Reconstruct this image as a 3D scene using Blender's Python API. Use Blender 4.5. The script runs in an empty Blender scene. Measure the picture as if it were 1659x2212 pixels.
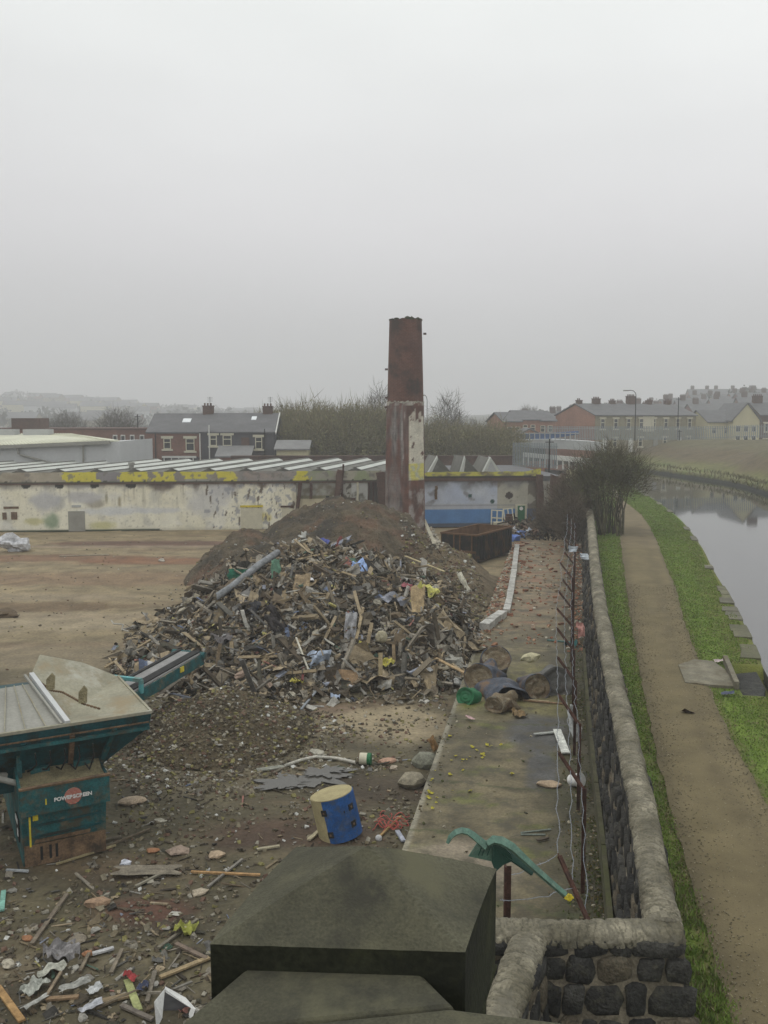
import bpy, math, random
import numpy as np
from mathutils import Vector, Matrix, noise
R = math.radians
rnd = random.Random(7)
sc = bpy.context.scene
col = sc.collection
# ------------------------------------------------------------------ camera
F = 1950.0; PITCH = math.atan(206/1950); EYE = 9.0
cam = bpy.data.cameras.new('camera'); camo = bpy.data.objects.new('camera', cam); col.objects.link(camo)
cam.sensor_fit = 'VERTICAL'; cam.sensor_height = 36; cam.lens = 36*F/2212
cam.clip_start = 0.1; cam.clip_end = 6000
camo.location = (0, 0, EYE); camo.rotation_euler = (math.pi/2-PITCH, 0, 0)
sc.camera = camo
# ------------------------------------------------------------------ world: overcast
SUN_EL, SUN_ROT = 66, 262
w = bpy.data.worlds.new('World'); sc.world = w; w.use_nodes = True
nt = w.node_tree; nt.nodes.clear()
out = nt.nodes.new('ShaderNodeOutputWorld')
sky = nt.nodes.new('ShaderNodeTexSky'); sky.sky_type = 'NISHITA'; sky.sun_disc = False
sky.sun_elevation = R(SUN_EL); sky.sun_rotation = R(SUN_ROT); sky.air_density = 1; sky.dust_density = 4
bg = nt.nodes.new('ShaderNodeBackground'); bg.inputs[1].default_value = 0.10
tc = nt.nodes.new('ShaderNodeTexCoord'); sp = nt.nodes.new('ShaderNodeSeparateXYZ')
nt.links.new(tc.outputs['Generated'], sp.inputs[0])
cr = nt.nodes.new('ShaderNodeValToRGB'); e = cr.color_ramp.elements
e[0].position = 0.0; e[0].color = (4.75, 4.62, 4.74, 1)
e[1].position = 1.0; e[1].color = (9.6, 9.9, 9.7, 1)
for p_, c_ in ((.06, (5.2, 5.08, 5.2)), (.2, (7.0, 6.88, 6.95)), (.42, (8.7, 8.9, 8.65))):
    k = e.new(p_); k.color = (*c_, 1)
nt.links.new(sp.outputs[2], cr.inputs[0])
# soft cloud unevenness of the overcast
nz = nt.nodes.new('ShaderNodeTexNoise'); nz.inputs['Scale'].default_value = 1.6; nz.inputs['Detail'].default_value = 3
mp = nt.nodes.new('ShaderNodeMapping'); mp.inputs['Scale'].default_value = (1, 1, 3)
nt.links.new(tc.outputs['Generated'], mp.inputs[0]); nt.links.new(mp.outputs[0], nz.inputs[0])
mr = nt.nodes.new('ShaderNodeMapRange'); mr.inputs[1].default_value = .3; mr.inputs[2].default_value = .7
mr.inputs[3].default_value = .93; mr.inputs[4].default_value = 1.07
nt.links.new(nz.outputs[0], mr.inputs[0])
gx = nt.nodes.new('ShaderNodeMath'); gx.operation = 'MULTIPLY_ADD'; gx.inputs[1].default_value = .14; gx.inputs[2].default_value = 1.0   # thinner cloud to the right
nt.links.new(sp.outputs[0], gx.inputs[0])
gm = nt.nodes.new('ShaderNodeMath'); gm.operation = 'MULTIPLY'; nt.links.new(gx.outputs[0], gm.inputs[0])
vm = nt.nodes.new('ShaderNodeVectorMath'); vm.operation = 'SCALE'
nt.links.new(cr.outputs[0], vm.inputs[0]); nt.links.new(mr.outputs[0], gm.inputs[1]); nt.links.new(gm.outputs[0], vm.inputs['Scale'])
mx = nt.nodes.new('ShaderNodeMix'); mx.data_type = 'RGBA'; mx.inputs[0].default_value = .92
nt.links.new(sky.outputs[0], mx.inputs[6]); nt.links.new(vm.outputs[0], mx.inputs[7])
nt.links.new(mx.outputs[2], bg.inputs[0]); nt.links.new(bg.outputs[0], out.inputs[0])
sl = bpy.data.lights.new('sun', 'SUN'); sl.energy = .6; sl.angle = R(25); sl.color = (1, .97, .92)
so = bpy.data.objects.new('sun', sl); col.objects.link(so)
_sd = Vector((math.sin(R(SUN_ROT))*math.cos(R(SUN_EL)), math.cos(R(SUN_ROT))*math.cos(R(SUN_EL)), math.sin(R(SUN_EL))))
so.rotation_euler = _sd.to_track_quat('Z', 'Y').to_euler()
sc.view_settings.view_transform = 'Standard'; sc.view_settings.look = 'None'
sc.view_settings.exposure = 0.22; sc.view_settings.gamma = 1; sc.view_settings.use_curve_mapping = False
sc.cycles.max_bounces = 6; sc.cycles.diffuse_bounces = 3; sc.cycles.volume_bounces = 2
# ------------------------------------------------------------------ survey helpers
_c, _s = math.cos(PITCH), math.sin(PITCH)
def ray(x, y):
    dx = (x-829.5)/F; dz = -(y-1106)/F
    return Vector((dx, dz*_s+_c, dz*_c-_s))
def at(x, y, z=0.0):
    d = ray(x, y); t = (z-EYE)/d.z
    return Vector((d.x*t, d.y*t, z))
def atY(x, y, Y):
    d = ray(x, y); t = Y/d.y
    return Vector((d.x*t, Y, EYE+d.z*t))
_a = math.atan(.2078); D = Vector((math.sin(_a), math.cos(_a), 0)); N = Vector((math.cos(_a), -math.sin(_a), 0))
def ST(s, t, z=0): return D*s + N*t + Vector((0, 0, z))
def lerp(a, b, t): return a+(b-a)*t
def interp(x, pts):
    if x <= pts[0][0]: return pts[0][1]
    for (x0, y0), (x1, y1) in zip(pts, pts[1:]):
        if x <= x1: return y0+(y1-y0)*(x-x0)/(x1-x0)
    return pts[-1][1]
def nz3(x, y, z=0, s=1.0): return noise.noise(Vector((x*s, y*s, z)))
def fbm(x, y, s=1.0, z=0, o=4):
    v = 0; a = 1; t = 0
    for i in range(o):
        v += a*noise.noise(Vector((x*s, y*s, z+i*7.3))); t += a; a *= .55; s *= 2.1
    return v/t
def cmix(a, b, t):
    t = min(1, max(0, t)); return tuple(a[i]+(b[i]-a[i])*t for i in range(3))
def sstep(a, b, x):
    t = min(1, max(0, (x-a)/(b-a))); return t*t*(3-2*t)
# ------------------------------------------------------------------ materials
M = {}
def mat(name, base, dark=None, scale=4.0, bump=.3, rough=.85, metal=0, attr=False, fine=40., amt=.5, spec=.3, stretch=(1, 1, 1), bdist=.02, brick=None, light=None, vor=0):
    m = bpy.data.materials.new(name); m.use_nodes = True; t = m.node_tree; b = t.nodes['Principled BSDF']
    L = t.links.new
    def nn(k): return t.nodes.new(k)
    co = nn('ShaderNodeTexCoord'); mpg = nn('ShaderNodeMapping'); mpg.inputs['Scale'].default_value = stretch
    L(co.outputs['Object'], mpg.inputs[0])
    n1 = nn('ShaderNodeTexNoise'); n1.inputs['Scale'].default_value = scale; n1.inputs['Detail'].default_value = 5; n1.inputs['Roughness'].default_value = .6
    L(mpg.outputs[0], n1.inputs[0])
    n2 = nn('ShaderNodeTexNoise'); n2.inputs['Scale'].default_value = fine; n2.inputs['Detail'].default_value = 3
    L(mpg.outputs[0], n2.inputs[0])
    if attr:
        a = nn('ShaderNodeAttribute'); a.attribute_name = 'col'; basec = a.outputs['Color']
    else:
        rg = nn('ShaderNodeRGB'); rg.outputs[0].default_value = (*base, 1); basec = rg.outputs[0]
    if brick:
        # brick = (brick width, mortar colour, colour 2, mode)
        s3 = nn('ShaderNodeSeparateXYZ'); L(co.outputs['Object'], s3.inputs[0])
        cb = nn('ShaderNodeCombineXYZ')
        if brick[3] == 'round':
            at2 = nn('ShaderNodeMath'); at2.operation = 'ARCTAN2'; L(s3.outputs[1], at2.inputs[0]); L(s3.outputs[0], at2.inputs[1])
            mu = nn('ShaderNodeMath'); mu.operation = 'MULTIPLY'; mu.inputs[1].default_value = 1.2; L(at2.outputs[0], mu.inputs[0]); L(mu.outputs[0], cb.inputs[0])
        else:
            ad = nn('ShaderNodeMath'); L(s3.outputs[0], ad.inputs[0]); L(s3.outputs[1], ad.inputs[1]); L(ad.outputs[0], cb.inputs[0])
        L(s3.outputs[2], cb.inputs[1])
        bt = nn('ShaderNodeTexBrick'); L(cb.outputs[0], bt.inputs[0])
        bt.inputs['Scale'].default_value = 1; bt.inputs['Brick Width'].default_value = brick[0]; bt.inputs['Row Height'].default_value = brick[0]/3
        bt.inputs['Mortar Size'].default_value = brick[0]*.05; bt.inputs['Color1'].default_value = (*base, 1); bt.inputs['Color2'].default_value = (*brick[2], 1); bt.inputs['Mortar'].default_value = (*brick[1], 1)
        basec = bt.outputs[0]
        if attr:
            mm = nn('ShaderNodeMix'); mm.data_type = 'RGBA'; mm.blend_type = 'MULTIPLY'; mm.inputs[0].default_value = .55
            L(a.outputs['Color'], mm.inputs[6]); L(bt.outputs[0], mm.inputs[7]); basec = mm.outputs[2]
    r = nn('ShaderNodeMapRange'); r.inputs[1].default_value = .3; r.inputs[2].default_value = .7; r.inputs[3].default_value = 1-amt; r.inputs[4].default_value = 1+amt*.6
    L(n1.outputs[0], r.inputs[0])
    r2 = nn('ShaderNodeMapRange'); r2.inputs[1].default_value = .3; r2.inputs[2].default_value = .7; r2.inputs[3].default_value = 1-amt*.6; r2.inputs[4].default_value = 1+amt*.5
    L(n2.outputs[0], r2.inputs[0])
    mu2 = nn('ShaderNodeMath'); mu2.operation = 'MULTIPLY'; L(r.outputs[0], mu2.inputs[0]); L(r2.outputs[0], mu2.inputs[1])
    sv = nn('ShaderNodeVectorMath'); sv.operation = 'SCALE'; L(basec, sv.inputs[0]); L(mu2.outputs[0], sv.inputs['Scale'])
    outc = sv.outputs[0]
    for cc, th, sd in ((dark, .56, 3.1), (light, .6, 9.7)):
        if cc:
            n3 = nn('ShaderNodeTexNoise'); n3.inputs['Scale'].default_value = scale*.8; n3.inputs['Detail'].default_value = 7; n3.inputs['Roughness'].default_value = .7
            ml = nn('ShaderNodeMapping'); ml.inputs['Location'].default_value = (sd, sd*2, sd); L(mpg.outputs[0], ml.inputs[0]); L(ml.outputs[0], n3.inputs[0])
            rr = nn('ShaderNodeMapRange'); rr.inputs[1].default_value = th-.06; rr.inputs[2].default_value = th+.08; L(n3.outputs[0], rr.inputs[0])
            m3 = nn('ShaderNodeMix'); m3.data_type = 'RGBA'; L(rr.outputs[0], m3.inputs[0]); L(outc, m3.inputs[6]); m3.inputs[7].default_value = (*cc, 1); outc = m3.outputs[2]
    L(outc, b.inputs['Base Color'])
    b.inputs['Roughness'].default_value = rough; b.inputs['Metallic'].default_value = metal
    b.inputs['Specular IOR Level'].default_value = spec
    if bump:
        h = n2.outputs[0]
        ad2 = nn('ShaderNodeMath'); L(n1.outputs[0], ad2.inputs[0]); L(n2.outputs[0], ad2.inputs[1]); h = ad2.outputs[0]
        if vor:
            v = nn('ShaderNodeTexVoronoi'); v.feature = 'DISTANCE_TO_EDGE'; v.inputs['Scale'].default_value = vor
            wv = nn('ShaderNodeVectorMath'); wv.operation = 'ADD'; L(mpg.outputs[0], wv.inputs[0])
            sn = nn('ShaderNodeVectorMath'); sn.operation = 'SCALE'; sn.inputs['Scale'].default_value = .25; L(n1.outputs[1], sn.inputs[0]); L(sn.outputs[0], wv.inputs[1])
            L(wv.outputs[0], v.inputs[0])
            vr = nn('ShaderNodeMapRange'); vr.inputs[2].default_value = .12; vr.inputs[4].default_value = 1.6; L(v.outputs['Distance'], vr.inputs[0])
            ad3 = nn('ShaderNodeMath'); L(h, ad3.inputs[0]); L(vr.outputs[0], ad3.inputs[1]); h = ad3.outputs[0]
        bp = nn('ShaderNodeBump'); bp.inputs['Strength'].default_value = bump; bp.inputs['Distance'].default_value = bdist
        L(h, bp.inputs['Height']); L(bp.outputs[0], b.inputs['Normal'])
    M[name] = m; return m
mat('ground', (.2, .15, .1), attr=True, scale=.8, fine=9, bump=.6, bdist=.06, amt=.35, rough=.8)
mat('heap', (.1, .08, .06), attr=True, scale=1.5, fine=11, bump=1, bdist=.12, amt=.5, rough=.95)
mat('slab', (.2, .18, .12), attr=True, scale=1.4, fine=17, bump=.5, bdist=.03, amt=.42, rough=.7, spec=.35, dark=(.075, .066, .042))
mat('debris', (.2, .2, .2), attr=True, scale=5, fine=30, bump=.5, amt=.4, rough=.85)
mat('paintwall', (.5, .5, .4), attr=True, scale=1.2, fine=8, bump=.25, amt=.12, rough=.9)
mat('chimneycol', (.8, .8, .8), attr=True, scale=1.6, fine=14, bump=.5, amt=.25, rough=.95, brick=(.3, (.75, .72, .68), (.55, .5, .48), 'flat'), bdist=.03)
mat('chimneybrick', (.135, .056, .04), scale=.8, fine=6, bump=.4, amt=.3, rough=.95, brick=(.3, (.14, .09, .07), (.11, .045, .034), 'round'), bdist=.03, dark=(.05, .035, .03))
mat('redbrick', (.22, .085, .06), scale=.5, fine=5, amt=.25, brick=(.3, (.2, .15, .12), (.17, .07, .05), 'flat'))
mat('orangebrick', (.34, .14, .08), scale=.4, fine=5, amt=.2, brick=(.3, (.3, .2, .15), (.27, .12, .07), 'flat'))
mat('brownbrick', (.12, .06, .045), scale=.5, fine=5, amt=.3, brick=(.3, (.12, .09, .07), (.09, .05, .04), 'flat'))
mat('darkrender', (.075, .075, .085), scale=.6, fine=6, amt=.25)
mat('stonefront', (.27, .235, .14), scale=.7, fine=5, amt=.25, brick=(.5, (.24, .22, .16), (.22, .19, .12), 'flat'))
mat('creamrender', (.52, .48, .31), scale=.5, fine=6, amt=.12)
mat('slate', (.12, .12, .125), scale=.6, fine=5, amt=.22, stretch=(1, 1, 3), rough=.7)
mat('slatelight', (.2, .2, .2), scale=.6, fine=5, amt=.2, rough=.7)
mat('whitepaint', (.62, .62, .58), scale=3, fine=20, amt=.12, bump=.1, rough=.6)
mat('creampaint', (.55, .52, .4), scale=3, fine=20, amt=.12, bump=.1, rough=.6)
mat('glass', (.03, .035, .04), scale=1, amt=.3, bump=0, rough=.08, spec=.8)
mat('skylight', (.75, .78, .8), scale=1, amt=.1, bump=0, rough=.2)
mat('roofsheet', (.17, .168, .15), scale=.5, fine=6, amt=.2, stretch=(1, 1, 1), rough=.9, dark=(.1, .1, .085))
mat('glazing', (.52, .54, .5), scale=.6, fine=5, amt=.12, rough=.5)
mat('warehouse', (.5, .51, .51), scale=.3, fine=4, amt=.08, rough=.7)
mat('warehouseroof', (.58, .58, .46), scale=.4, fine=4, amt=.15, rough=.8)
mat('shadestone', (.026, .028, .016), scale=2.5, fine=60, amt=.6, bump=.6, bdist=.006, rough=.95, dark=(.016, .017, .012), light=(.045, .048, .022))  # green stained stone for upright faces, their shade put into the colour
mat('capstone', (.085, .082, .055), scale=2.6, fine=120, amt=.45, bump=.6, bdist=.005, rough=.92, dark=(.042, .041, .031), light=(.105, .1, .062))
mat('coping', (.3, .275, .21), scale=3, fine=30, amt=.4, bump=.8, bdist=.02, rough=.95, dark=(.14, .13, .1), attr=True)
mat('wallstone', (.06, .06, .055), scale=4, fine=26, amt=.6, bump=1, bdist=.04, rough=.95, light=(.085, .08, .06), attr=True)
mat('mortar', (.22, .19, .14), scale=3, fine=24, amt=.45, bump=.8, bdist=.02, rough=.98, dark=(.1, .09, .065))
mat('steelrust', (.085, .04, .028), scale=6, fine=40, amt=.5, bump=.3, rough=.8, dark=(.035, .022, .018))
mat('wire', (.26, .28, .31), scale=20, fine=60, amt=.3, bump=.2, rough=.5, metal=.5)
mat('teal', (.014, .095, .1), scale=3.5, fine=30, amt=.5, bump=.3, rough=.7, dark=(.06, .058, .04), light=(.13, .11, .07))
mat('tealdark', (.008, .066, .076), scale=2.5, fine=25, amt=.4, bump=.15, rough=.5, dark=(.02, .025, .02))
mat('teallight', (.1, .36, .38), scale=2.5, fine=25, amt=.25, bump=.1, rough=.5, dark=(.12, .2, .18))
mat('dustplate', (.3, .285, .215), scale=1.1, fine=16, amt=.22, bump=.25, rough=.9, dark=(.27, .22, .14), light=(.4, .39, .33))
mat('greyplate', (.28, .275, .245), scale=1.2, fine=16, amt=.16, bump=.2, rough=.85)
mat('belt', (.25, .245, .24), scale=3, fine=30, amt=.25, bump=.1, rough=.8)
mat('sand', (.22, .19, .11), scale=4, fine=30, amt=.4, bump=.9, bdist=.05, rough=.98)
mat('rustmud', (.17, .11, .065), scale=3, fine=25, amt=.5, bump=.5, rough=.95, dark=(.05, .04, .03))
mat('yellow', (.62, .5, .04), scale=6, fine=40, amt=.3, bump=.1, rough=.7)
mat('red', (.42, .1, .08), scale=8, fine=40, amt=.3, bump=.1, rough=.6)
mat('white', (.7, .7, .68), scale=6, fine=30, amt=.15, bump=.1, rough=.6)
mat('black', (.02, .02, .02), scale=6, fine=30, amt=.4, bump=.2, rough=.8)
mat('bluedrum', (.015, .085, .27), scale=5, fine=30, amt=.35, bump=.2, rough=.6, dark=(.04, .07, .14), light=(.07, .12, .24))
mat('creamfoam', (.36, .31, .17), scale=5, fine=30, amt=.2, bump=.3, rough=.9)
mat('tank', (.075, .088, .115), scale=3, fine=20, amt=.5, bump=.4, rough=.55, metal=.3, dark=(.17, .105, .055))
mat('tankrust', (.19, .15, .095), scale=4.5, fine=25, amt=.5, bump=.5, rough=.8, metal=.15, dark=(.1, .062, .036), light=(.3, .28, .22))
mat('tankgrey', (.12, .118, .11), scale=3.5, fine=25, amt=.3, bump=.35, rough=.8, dark=(.1, .09, .08))
mat('greenplastic', (.10, .19, .145), scale=7, fine=40, amt=.35, dark=(.075, .13, .1), light=(.17, .24, .19), bump=.1, rough=.45)
mat('greendark', (.02, .065, .05), scale=5, fine=30, amt=.15, bump=.1, rough=.45)
mat('green', (.015, .13, .05), scale=4, fine=20, amt=.25, bump=.1, rough=.6)
mat('skipdark', (.013, .015, .014), scale=2, fine=15, amt=.4, bump=.3, rough=.8, dark=(.09, .045, .02))
mat('skiprust', (.13, .07, .033), scale=2, fine=15, amt=.35, bump=.4, rough=.9, dark=(.17, .09, .045))
mat('concrete', (.34, .33, .27), scale=2, fine=20, amt=.3, bump=.4, rough=.9)
mat('plinth', (.085, .08, .048), scale=2, fine=20, amt=.4, bump=.4, rough=.95, dark=(.07, .075, .03))
mat('apron', (.19, .175, .13), scale=2, fine=20, amt=.35, bump=.4, rough=.9, dark=(.13, .11, .07))
mat('pathgravel', (.2, .155, .095), attr=True, scale=1.2, fine=45, amt=.22, bump=.5, bdist=.015, rough=.95)
mat('grass', (.06, .11, .02), attr=True, scale=1.5, fine=24, amt=.3, bump=.7, bdist=.05, rough=.95)
mat('leafy', (.06, .11, .02), attr=True, scale=3, fine=30, amt=.3, bump=0, rough=.8)
mat('twig', (.1, .085, .05), attr=True, scale=2, fine=10, amt=.3, bump=0, rough=.95)
mat('hill', (.08, .085, .06), attr=True, scale=.02, fine=.1, amt=.4, bump=0, rough=1)
mat('ivy', (.04, .045, .02), scale=2, fine=20, amt=.4, bump=0, rough=.9)
mat('bluepaint', (.08, .15, .32), scale=2, fine=20, amt=.2, bump=.1, rough=.6)
mat('palegrey', (.42, .43, .43), scale=1, fine=10, amt=.12, bump=.1, rough=.8)
mat('fencegrey', (.24, .27, .28), scale=1, fine=10, amt=.15, bump=0, rough=.6)
mat('wood', (.3, .22, .13), attr=True, scale=3, fine=22, amt=.35, bump=.4, rough=.9, stretch=(1, 6, 6), bdist=.008)
# water
m = bpy.data.materials.new('water'); m.use_nodes = True; t = m.node_tree; b = t.nodes['Principled BSDF']
b.inputs['Base Color'].default_value = (.02, .022, .02, 1); b.inputs['Roughness'].default_value = .04; b.inputs['Specular IOR Level'].default_value = 1.0; b.inputs['IOR'].default_value = 1.6
n = t.nodes.new('ShaderNodeTexNoise'); n.inputs['Scale'].default_value = 2.2; n.inputs['Detail'].default_value = 2
c2 = t.nodes.new('ShaderNodeTexCoord'); t.links.new(c2.outputs['Object'], n.inputs[0])
bp = t.nodes.new('ShaderNodeBump'); bp.inputs['Strength'].default_value = .05; bp.inputs['Distance'].default_value = .02
t.links.new(n.outputs[0], bp.inputs['Height']); t.links.new(bp.outputs[0], b.inputs['Normal']); M['water'] = m
m = bpy.data.materials.new('puddle'); m.use_nodes = True; b = m.node_tree.nodes['Principled BSDF']
b.inputs['Base Color'].default_value = (.07, .065, .055, 1); b.inputs['Roughness'].default_value = .22; b.inputs['Specular IOR Level'].default_value = .45; M['puddle'] = m
# ------------------------------------------------------------------ object helpers
def tag(o, label=None, cat=None, group=None, kind=None):
    if label: o['label'] = label
    if cat: o['category'] = cat
    if group: o['group'] = group
    if kind: o['kind'] = kind
    return o
def empty(name, loc, label=None, cat=None, group=None, rz=0):
    o = bpy.data.objects.new(name, None); col.objects.link(o); o.location = loc; o.rotation_euler.z = rz
    o.empty_display_size = .3
    return tag(o, label, cat, group)
def copy_tree(o, parent=None):
    c = o.copy(); col.objects.link(c); c.parent = parent
    for ch in [x for x in o.children]: copy_tree(ch, c)
    return c
class MB:
    def __init__(s): s.v = []; s.f = []; s.m = []; s.c = []; s.cur = 0; s.col = (.5, .5, .5)
    def add(s, vs, fs, c=None):
        b = len(s.v); s.v += [tuple(p) for p in vs]
        for f in fs: s.f.append([b+i for i in f]); s.m.append(s.cur); s.c.append(c or s.col)
        return s
    def box(s, c, size, rot=None, c_=None, jit=0, taper=0):
        h = [k/2 for k in size]; vs = []
        for z in (-1, 1):
            for x, y in ((-1, -1), (1, -1), (1, 1), (-1, 1)):
                k = 1-taper*(z > 0)
                p = Vector((x*h[0]*k, y*h[1]*k, z*h[2]))
                if jit: p += Vector((rnd.uniform(-1, 1)*h[0], rnd.uniform(-1, 1)*h[1], rnd.uniform(-1, 1)*h[2]))*jit
                if rot is not None: p = rot @ p
                vs.append(p+Vector(c))
        return s.add(vs, [(3, 2, 1, 0), (4, 5, 6, 7), (0, 1, 5, 4), (1, 2, 6, 5), (2, 3, 7, 6), (3, 0, 4, 7)], c_)
    def bar(s, p, q, w, h, up=(0, 0, 1), c_=None, ext=0):
        p = Vector(p); q = Vector(q); d = (q-p); L = d.length or 1e-6; d /= L; u = Vector(up)
        x = d.cross(u)
        if x.length < 1e-3: x = d.cross(Vector((1, 0, 0)))
        x.normalize(); u = x.cross(d); p = p-d*ext; q = q+d*ext
        vs = [a+x*(sx*w/2)+u*(su*h/2) for a in (p, q) for sx, su in ((-1, -1), (1, -1), (1, 1), (-1, 1))]
        return s.add(vs, [(3, 2, 1, 0), (4, 5, 6, 7), (0, 1, 5, 4), (1, 2, 6, 5), (2, 3, 7, 6), (3, 0, 4, 7)], c_)
    def tube(s, pts, r, n=8, r2=None, c_=None, cap=True):
        pts = [Vector(p) for p in pts]; k = len(pts); vs = []; fs = []
        ref = Vector((0, 0, 1))
        for i, p in enumerate(pts):
            d = (pts[min(i+1, k-1)]-pts[max(i-1, 0)]).normalized()
            if abs(d.dot(ref)) > .95: ref = Vector((1, 0, 0)) if abs(d.x) < .9 else Vector((0, 1, 0))
            x = d.cross(ref).normalized(); y = d.cross(x)
            rr = r if r2 is None else lerp(r, r2, i/(k-1))
            vs += [p+(x*math.cos(a)+y*math.sin(a))*rr for a in [2*math.pi*j/n for j in range(n)]]
        for i in range(k-1):
            for j in range(n): fs.append((i*n+j, i*n+(j+1) % n, (i+1)*n+(j+1) % n, (i+1)*n+j))
        if cap: fs += [tuple(range(n)), tuple((k-1)*n+j for j in range(n-1, -1, -1))]
        return s.add(vs, fs, c_)
    def prism(s, poly, off, c_=None):
        poly = [Vector(p) for p in poly]; off = Vector(off); n = len(poly)
        return s.add(poly+[p+off for p in poly], [tuple(range(n-1, -1, -1)), tuple(range(n, 2*n))]+[(i, (i+1) % n, n+(i+1) % n, n+i) for i in range(n)], c_)
    def blob(s, c, r, rot=None, sub=1, rough=.25, c_=None, sd=None):
        # icosphere with noise
        global _ico
        vs0, fs0 = _ico[sub]; sd = rnd.random()*99 if sd is None else sd; vs = []
        for v in vs0:
            k = 1+rough*noise.noise(v*1.3+Vector((sd, sd, 0)))*2+rough*.5*noise.noise(v*3+Vector((sd, 0, sd)))
            p = Vector((v.x*r[0], v.y*r[1], v.z*r[2]))*k
            if rot is not None: p = rot @ p
            vs.append(p+Vector(c))
        return s.add(vs, fs0, c_)
    def rock(s, c, r, rot, sub=2, c_=None):
        vs0, fs0 = _ico[sub]; sd = rnd.random()*99; vs = []
        for v in vs0:
            q = Vector([math.copysign(abs(a)**.5, a) for a in v]); q *= 1+.34*noise.noise(v*1.5+Vector((sd, 0, sd)))
            vs.append((rot @ Vector((q.x*r[0], q.y*r[1], q.z*r[2])))+Vector(c))
        return s.add(vs, fs0, c_)
    def grid(s, fn, nu, nv, cf=None):
        b = len(s.v); P = []
        for j in range(nv+1):
            for i in range(nu+1): P.append(fn(i/nu, j/nv))
        s.v += [tuple(p) for p in P]
        for j in range(nv):
            for i in range(nu):
                a = j*(nu+1)+i; s.f.append([b+a, b+a+1, b+a+nu+2, b+a+nu+1]); s.m.append(s.cur)
                s.c.append(cf((i+.5)/nu, (j+.5)/nv) if cf else s.col)
        return s
    def build(s, name, mats, parent=None, smooth=False, loc=None, tagd=None):
        me = bpy.data.meshes.new(name)
        vs = s.v
        if loc is not None:
            L = Vector(loc); vs = [(p[0]-L.x, p[1]-L.y, p[2]-L.z) for p in vs]
        me.from_pydata(vs, [], s.f)
        for x in (mats if isinstance(mats, (list, tuple)) else [mats]): me.materials.append(M[x] if isinstance(x, str) else x)
        me.polygons.foreach_set('material_index', s.m)
        a = me.color_attributes.new('col', 'FLOAT_COLOR', 'CORNER')
        cnt = [len(f) for f in s.f]
        cc = np.repeat(np.array([(*c, 1) for c in s.c], dtype=np.float32), cnt, axis=0)
        a.data.foreach_set('color', cc.ravel())
        if smooth: me.polygons.foreach_set('use_smooth', [True]*len(s.f))
        o = bpy.data.objects.new(name, me); col.objects.link(o)
        if loc is not None: o.location = loc
        if parent is not None: o.parent = parent
        return o
def vcol(o, fn):
    "smooth per-vertex intrinsic colours"
    me = o.data; n = len(me.vertices); V = np.empty(n*3); me.vertices.foreach_get('co', V); V = V.reshape(-1, 3)
    C = np.array([(*fn(*p), 1) for p in V], dtype=np.float32)
    li = np.empty(len(me.loops), dtype=np.int32); me.loops.foreach_get('vertex_index', li)
    me.color_attributes['col'].data.foreach_set('color', C[li].ravel())
import bmesh
_ico = {}
for k_ in (1, 2, 3):
    bm_ = bmesh.new(); bmesh.ops.create_icosphere(bm_, subdivisions=k_, radius=1)
    _ico[k_] = ([v.co.copy() for v in bm_.verts], [tuple(v.index for v in f.verts) for f in bm_.faces]); bm_.free()
def rot3(rx, ry, rz): return Matrix.Rotation(rz, 3, 'Z') @ Matrix.Rotation(ry, 3, 'Y') @ Matrix.Rotation(rx, 3, 'X')
def rrot(tilt=.5): return rot3(rnd.uniform(-tilt, tilt), rnd.uniform(-tilt, tilt), rnd.uniform(0, 6.283))
# ------------------------------------------------------------------ heights
def bump(x, y, cx, cy, rx, ry, h, p=1.6, rz=0):
    dx, dy = x-cx, y-cy
    if rz: dx, dy = dx*math.cos(rz)+dy*math.sin(rz), -dx*math.sin(rz)+dy*math.cos(rz)
    r = math.hypot(dx/rx, dy/ry)
    return h*max(0, 1-r**p)
def t_of(x, y): return x*N.x+y*N.y
def s_of(x, y): return x*D.x+y*D.y
def edge_t(s): return interp(s, [(0, -3.05), (17, -3.15), (26.3, -3.32), (45, -3.6), (62.4, -3.8)])
def pile(x, y):
    h = max(bump(x, y, -2.6, 38, 7.0, 9.6, 3.25, 1.8),
            bump(x, y, -2.3, 53.2, 6.3, 8.0, 3.9, 3.0)*(1+.12*fbm(x*1.2, y*.6, .5, 77)),
            bump(x, y, -7.6, 50.5, 3.6, 5.5, 2.65, 1.9),
            bump(x, y, -5.2, 47, 5.0, 6, 2.6, 2.0),
            bump(x, y, -7.0, 32.6, 3.0, 3.8, 1.3, 1.5),
            bump(x, y, 3.0, 51.3, 3.2, 3.2, 1.75, 1.8),
            bump(x, y, 1.0, 34.0, 4.6, 5.2, 2.0, 1.7),
            bump(x, y, 1.5, 46.5, 6.5, 7.0, 1.35, 1.6),
            bump(x, y, -4.6, 25.2, 2.7, 3.0, 1.25, 1.2))
    e = edge_t(s_of(x, y))
    tt = t_of(x, y)
    h *= sstep(e+.35, e-1.6, tt)*.85+.15*sstep(e+.3, e-.2, tt)
    if h > .02: h += (fbm(x, y, .45, 3)*.6+fbm(x, y, 1.6, 8, 3)*.26-abs(fbm(x*1.6, y*.5, .8, 91))*.45*sstep(42, 46, y))*min(1, h/1.2)
    return max(0, h)
def yard_z(x, y): return fbm(x, y, .16, 1)*.16+fbm(x, y, .7, 5, 3)*.05-.02
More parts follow.
